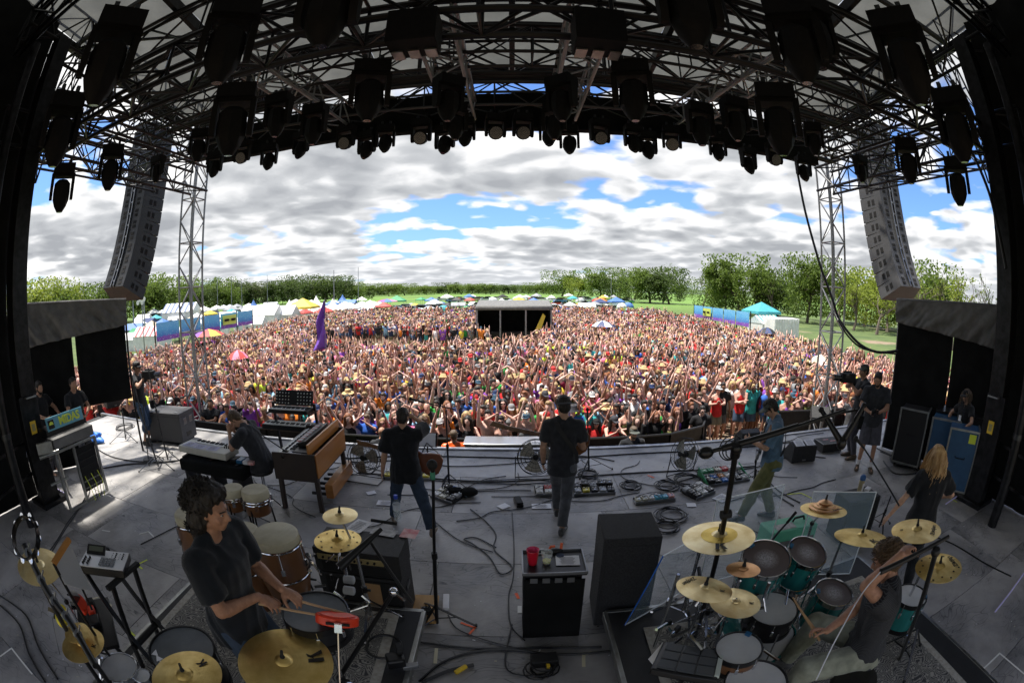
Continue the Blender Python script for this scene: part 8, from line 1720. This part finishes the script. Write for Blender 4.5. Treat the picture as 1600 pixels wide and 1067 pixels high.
# people in the wings
p=V((-8.05,4.05,0))
t,F=player('monitor engineer in a black V-neck T-shirt behind the mixing console',p,R(-75),at=(61,606),kw=dict(hl=(-.22,.38,1.12),el=(-1,-.3,-.5),hr=(.20,.36,1.14),er=(1,-.3,-.5),head_pitch=-.15),skin=SKL,top=('t_shirt','black_cotton'),legs=('trousers','dark_shorts'),shoes=None,vox=.014,topkw=dict(vox=.016),hgt=1.80);link('hair',hair_short(F,'hair_dark','hair',1.0,True,vox=.012),t)
p=V((-8.35,5.35,0));t,F=player('second man in a dark shirt standing further back in the left wing',p,R(-95),at=(114,600),kw=dict(hl=(-.1,.3,1.1),hr=(.1,.3,1.1),el=(-1,-.3,-.5),er=(1,-.3,-.5)),skin=SKT,top=('t_shirt','black_cotton'),legs=('trousers','dark_shorts'),shoes=None,vox=.016,topkw=dict(vox=.018),fing=False);link('hair',hair_short(F,'hair_dark',vox=.014),t)
p=V((8.75,4.75,0));t,F=player('woman in a black cap and T-shirt working at the desk in the right wing',p,R(80),at=(1510,618),kw=dict(hl=(-.26,.32,1.06),hr=(.30,.22,1.04),el=(-1,-.3,-.3),er=(1,-.3,-.3),head_pitch=-.3,female=True),skin=SKL,top=('t_shirt','black_cotton'),legs=('trousers','dark_shorts'),shoes=None,vox=.014,topkw=dict(vox=.016),hgt=1.72);long_hair(F,t,'hair_brown',80,.22,.01,5);cap(F,t,'black_cotton');b_=MB();b_.box((0,.15,1.18),(.07,.01,.10));b_.obj('badge','paper',t)
# pit crew: heads above the stage edge
for x,y,lab,col,hat,hh in ((2.42,8.42,'security man with a beard and grey cap in the pit','black_cotton','cap_grey',1.80),(-2.62,8.45,'shaven-headed man in the pit, left of centre','charcoal_cotton',None,1.76),(-1.15,8.5,'man in an orange vest bending down in the pit behind the music stand','plastic_orange','cap_grey',1.72)):
    t,F=player(lab,V((x,y,GZ)),R(185 if hat and x>0 else 10),dict(head_pitch=-.1),SKT if x<0 else SKL,('t_shirt',col),('trousers','dark_shorts'),None,vox=.014,topkw=dict(vox=.018),fing=False,hgt=hh)
    if hat: cap(F,t,hat);link('hair',hair_short(F,'hair_brown','hair',1.0,x>0,vox=.014),t)
# ---- percussionist, foreground left
hp=PZ(332,795,1.95);base=V((-1.66,1.56,RZ));rz_=R(-90)
hR,hL=PZ(432,948,1.38),PZ(470,936,1.38)
kw=dict(pelvis=(0,-.04,.93),lean=-.08,head_pitch=-.06,head_yaw=.16,fl=(-.15,.05,.085),fr=(.15,-.02,.085),el=(-.6,-.7,-.5),er=(1,-.35,-.35),hl=tuple(hL+V((-.12,.02,.03))),hr=tuple(hR+V((-.12,.02,.03))),build=1.0,curl=(.75,.75),pnl=(0,.3,-1),pnr=(0,.3,-1),hdl=(.2,1,-.25),hdr=(.1,1,-.25))
t,F=player('percussionist with a big curly afro and navy T-shirt, playing at the front left',base,rz_,kw,at=(330,797),skin=(.40,.205,.125),top=('t_shirt',mat('navy_tee',(.007,.011,.018),.85,0,(.012,.018,.027),14,.35,220,.25,sheen=.2)),legs=('jeans','denim_dark'),shoes='black_leather',vox=.0065,topkw=dict(inf=.024,hem=-.14,fold=.014,seed=21,sleeve=.72,vox=.010,smooth=4),legkw=dict(inf=.02),world=('hl','hr'),hgt=1.82)
def afro(F,par,seed=4):
    rg=random.Random(seed);k=F.k;b_=MB();C=F.head+F.Rh @ V((0,-.052,.048))*k
    pell(b_,C,(.110*k,.106*k,.116*k),F.Rh,20);pell(b_,F.head+F.Rh @ V((0,.01,.098))*k,(.09*k,.08*k,.06*k),F.Rh,14);pell(b_,F.head+F.Rh @ V((0,-.075,-.05))*k,(.105*k,.075*k,.105*k),F.Rh,16)
    for e in (-1,1): pell(b_,F.head+F.Rh @ V((e*.080,-.045,-.02))*k,(.032*k,.045*k,.075*k),F.Rh,10)
    link('hair',fuse(b_,'hair','hair_dark',.008,1,0,.018,3,38),par);cu=MB()
    for i in range(950):
        d=V((rg.gauss(0,1),rg.gauss(0,1),rg.gauss(0,1))).normalized()
        if d.y>.30 and d.z<.62: continue
        low=d.z<-.25;c0=(F.head+F.Rh @ V((0,-.07,-.045))*k) if low else C;rad=(.098 if low else .110)*k;q=c0+F.Rh @ V((d.x*rad*(1.05 if low else .98),d.y*rad*1.02,d.z*rad*(1.05 if low else 1.0)))
        dd=F.Rh @ d;x,y,z_=frame(dd);pr=rg.uniform(.006,.011);ln=rg.uniform(.018,.038);ph=rg.uniform(0,6);pts_=[q-dd*.008+(x*math.cos(ph+s*1.5)+y*math.sin(ph+s*1.5))*pr+dd*ln*s/6+x*.004*s*math.sin(ph) for s in range(7)]
        cu.tube(pts_,[.0035]*5+[.003,.0015],3,caps=False)
    cu.obj('curls','hair_dark',par)
afro(F,t)
def eyes(F,t):
    for e in (-1,1):
        q=F.head+F.Rh @ V((e*.031,.0775,.003))*F.k;b_=MB();pell(b_,q,(.010,.008,.0045),F.Rh,10);o=b_.obj('eye','eye_white',t);b_=MB();pell(b_,q+F.Rh @ V((0,.0075,0)),(.0048,.003,.0048),F.Rh,8);b_.obj('iris','iris',o)
        b_=MB();pcap(b_,F.head+F.Rh @ V((e*.014,.094,.020))*F.k,F.head+F.Rh @ V((e*.048,.078,.023))*F.k,.004,.003,6);b_.obj('eyebrow','hair_dark',t)
eyes(F,t)
b_=MB();b_.ball(F.head+F.Rh @ V((0,.058,-.078))*F.k,1,(.034,.033,.026),14,F.Rh);
Wm=wm(t)
def stick_from(F,t,i,tip,lab,m='drumstick_wood'):
    w=wm(t) @ F.wr[i];d=(wm(t).to_3x3() @ (V(F.hdl if i == 0 else F.hdr))).normalized() if (F.hdl if i == 0 else F.hdr) is not None else (V(tip)-w).normalized();h=w+d*.085+V((0,0,-.025));tip=V(tip);dd=(tip-h).normalized();b_=MB();a=h-dd*.08;b=a+dd*.40
    b_.tube([a,a.lerp(b,.8),a.lerp(b,.97),b],[.0085,.0075,.005,.006],8);s_=thing('drumstick',lab,'drumstick',a);b_.obj('stick',m,s_,world=True)
mat('drumstick_wood',(.42,.26,.13),.45)
stick_from(F,t,1,PZ(515,963,1.275),'drumstick in the right hand of the percussionist');stick_from(F,t,0,PZ(530,955,1.28),'drumstick in the left hand of the percussionist')
# ---- drummer, foreground right, seated, arm raised to his head
base=V((2.12,1.20,RZ));rz_=R(52)
kw=dict(pelvis=(0,0,.56),lean=-.14,head_pitch=-.30,head_yaw=-.1,fl=(-.24,.52,.085),fr=(.26,.50,.085),kl=(-.3,.5,1),kr=(.3,.5,1),hl=tuple(PZ(1408,866,1.72)),el=(-.2,.9,1.0),hr=tuple(PZ(1292,985,1.05)),er=(.6,-.6,-.7),build=1.0,curl=(.6,1.0),hdl=(.7,-.6,.15),pnl=(0,-.3,-1),hdr=(-.1,.9,.1),pnr=(-.6,0,-.6))
mat('striped_tee',(.03,.03,.035),.85);
def smat():
    m=MATS['striped_tee'];t=NT(m.node_tree);b=t.n['Principled BSDF'];tc=t.new('ShaderNodeTexCoord').outputs['Object'];sp=t.new('ShaderNodeSeparateXYZ',inp={0: tc});z=t.math('ADD',sp.outputs[2],t.math('MULTIPLY',sp.outputs[1],.35))
    s=t.math('GREATER_THAN',t.math('FRACT',t.math('MULTIPLY',z,85)),.68);t.l.new(t.mix(s,(.008,.009,.013),(.055,.058,.065)),b.inputs['Base Color'])
smat()
t,F=player('drummer in a finely striped dark T-shirt, elbow raised with a hand on his head',base,rz_,kw,at=(1386,874),skin=(.42,.22,.14),top=('t_shirt','striped_tee'),legs=('trousers','sage_cotton'),shoes='grey_shoe',vox=.0075,topkw=dict(inf=.024,hem=-.10,fold=.015,seed=31,sleeve=.55,vox=.011,smooth=4),legkw=dict(inf=.024,fold=.014,vox=.011,seed=5),world=('hl','hr'),hgt=1.80)
link('hair',hair_short(F,'hair_sandy','hair',1.06,False,vox=.006,n=.011),t);eyes(F,t)
mb=MB();rg=random.Random(2)
for i in range(320):
    d=V((rg.gauss(0,1),rg.gauss(0,1)-.4,abs(rg.gauss(0,1)))).normalized();q=F.head+F.Rh @ V((d.x*.084,d.y*.098-.02,d.z*.095+.035));tg_=F.Rh @ V((rg.uniform(-1,1),.8,.2));tg_.normalize();n_=F.Rh @ d
    mb.tube([q,q+tg_*.018+n_*.008,q+tg_*.038+n_*.004],[.004,.0035,.0015],3,caps=False)
mb.obj('hair_locks','hair_sandy',t)
stick_from(F,t,1,PZ(1238,932,1.13),'pair of drumsticks in the right hand of the drummer, upper one');w_=wm(t) @ F.wr[1];s_=thing('drumstick','pair of drumsticks in the right hand of the drummer, lower one','drumstick',w_);a=w_+V((-.06,.05,-.01));b=PZ(1246,946,1.11);b_=MB();b_.tube([a,b],[.0085,.006],8);b_.obj('stick','drumstick_wood',s_,world=True)
bpy.data.scenes.remove(TMPS)
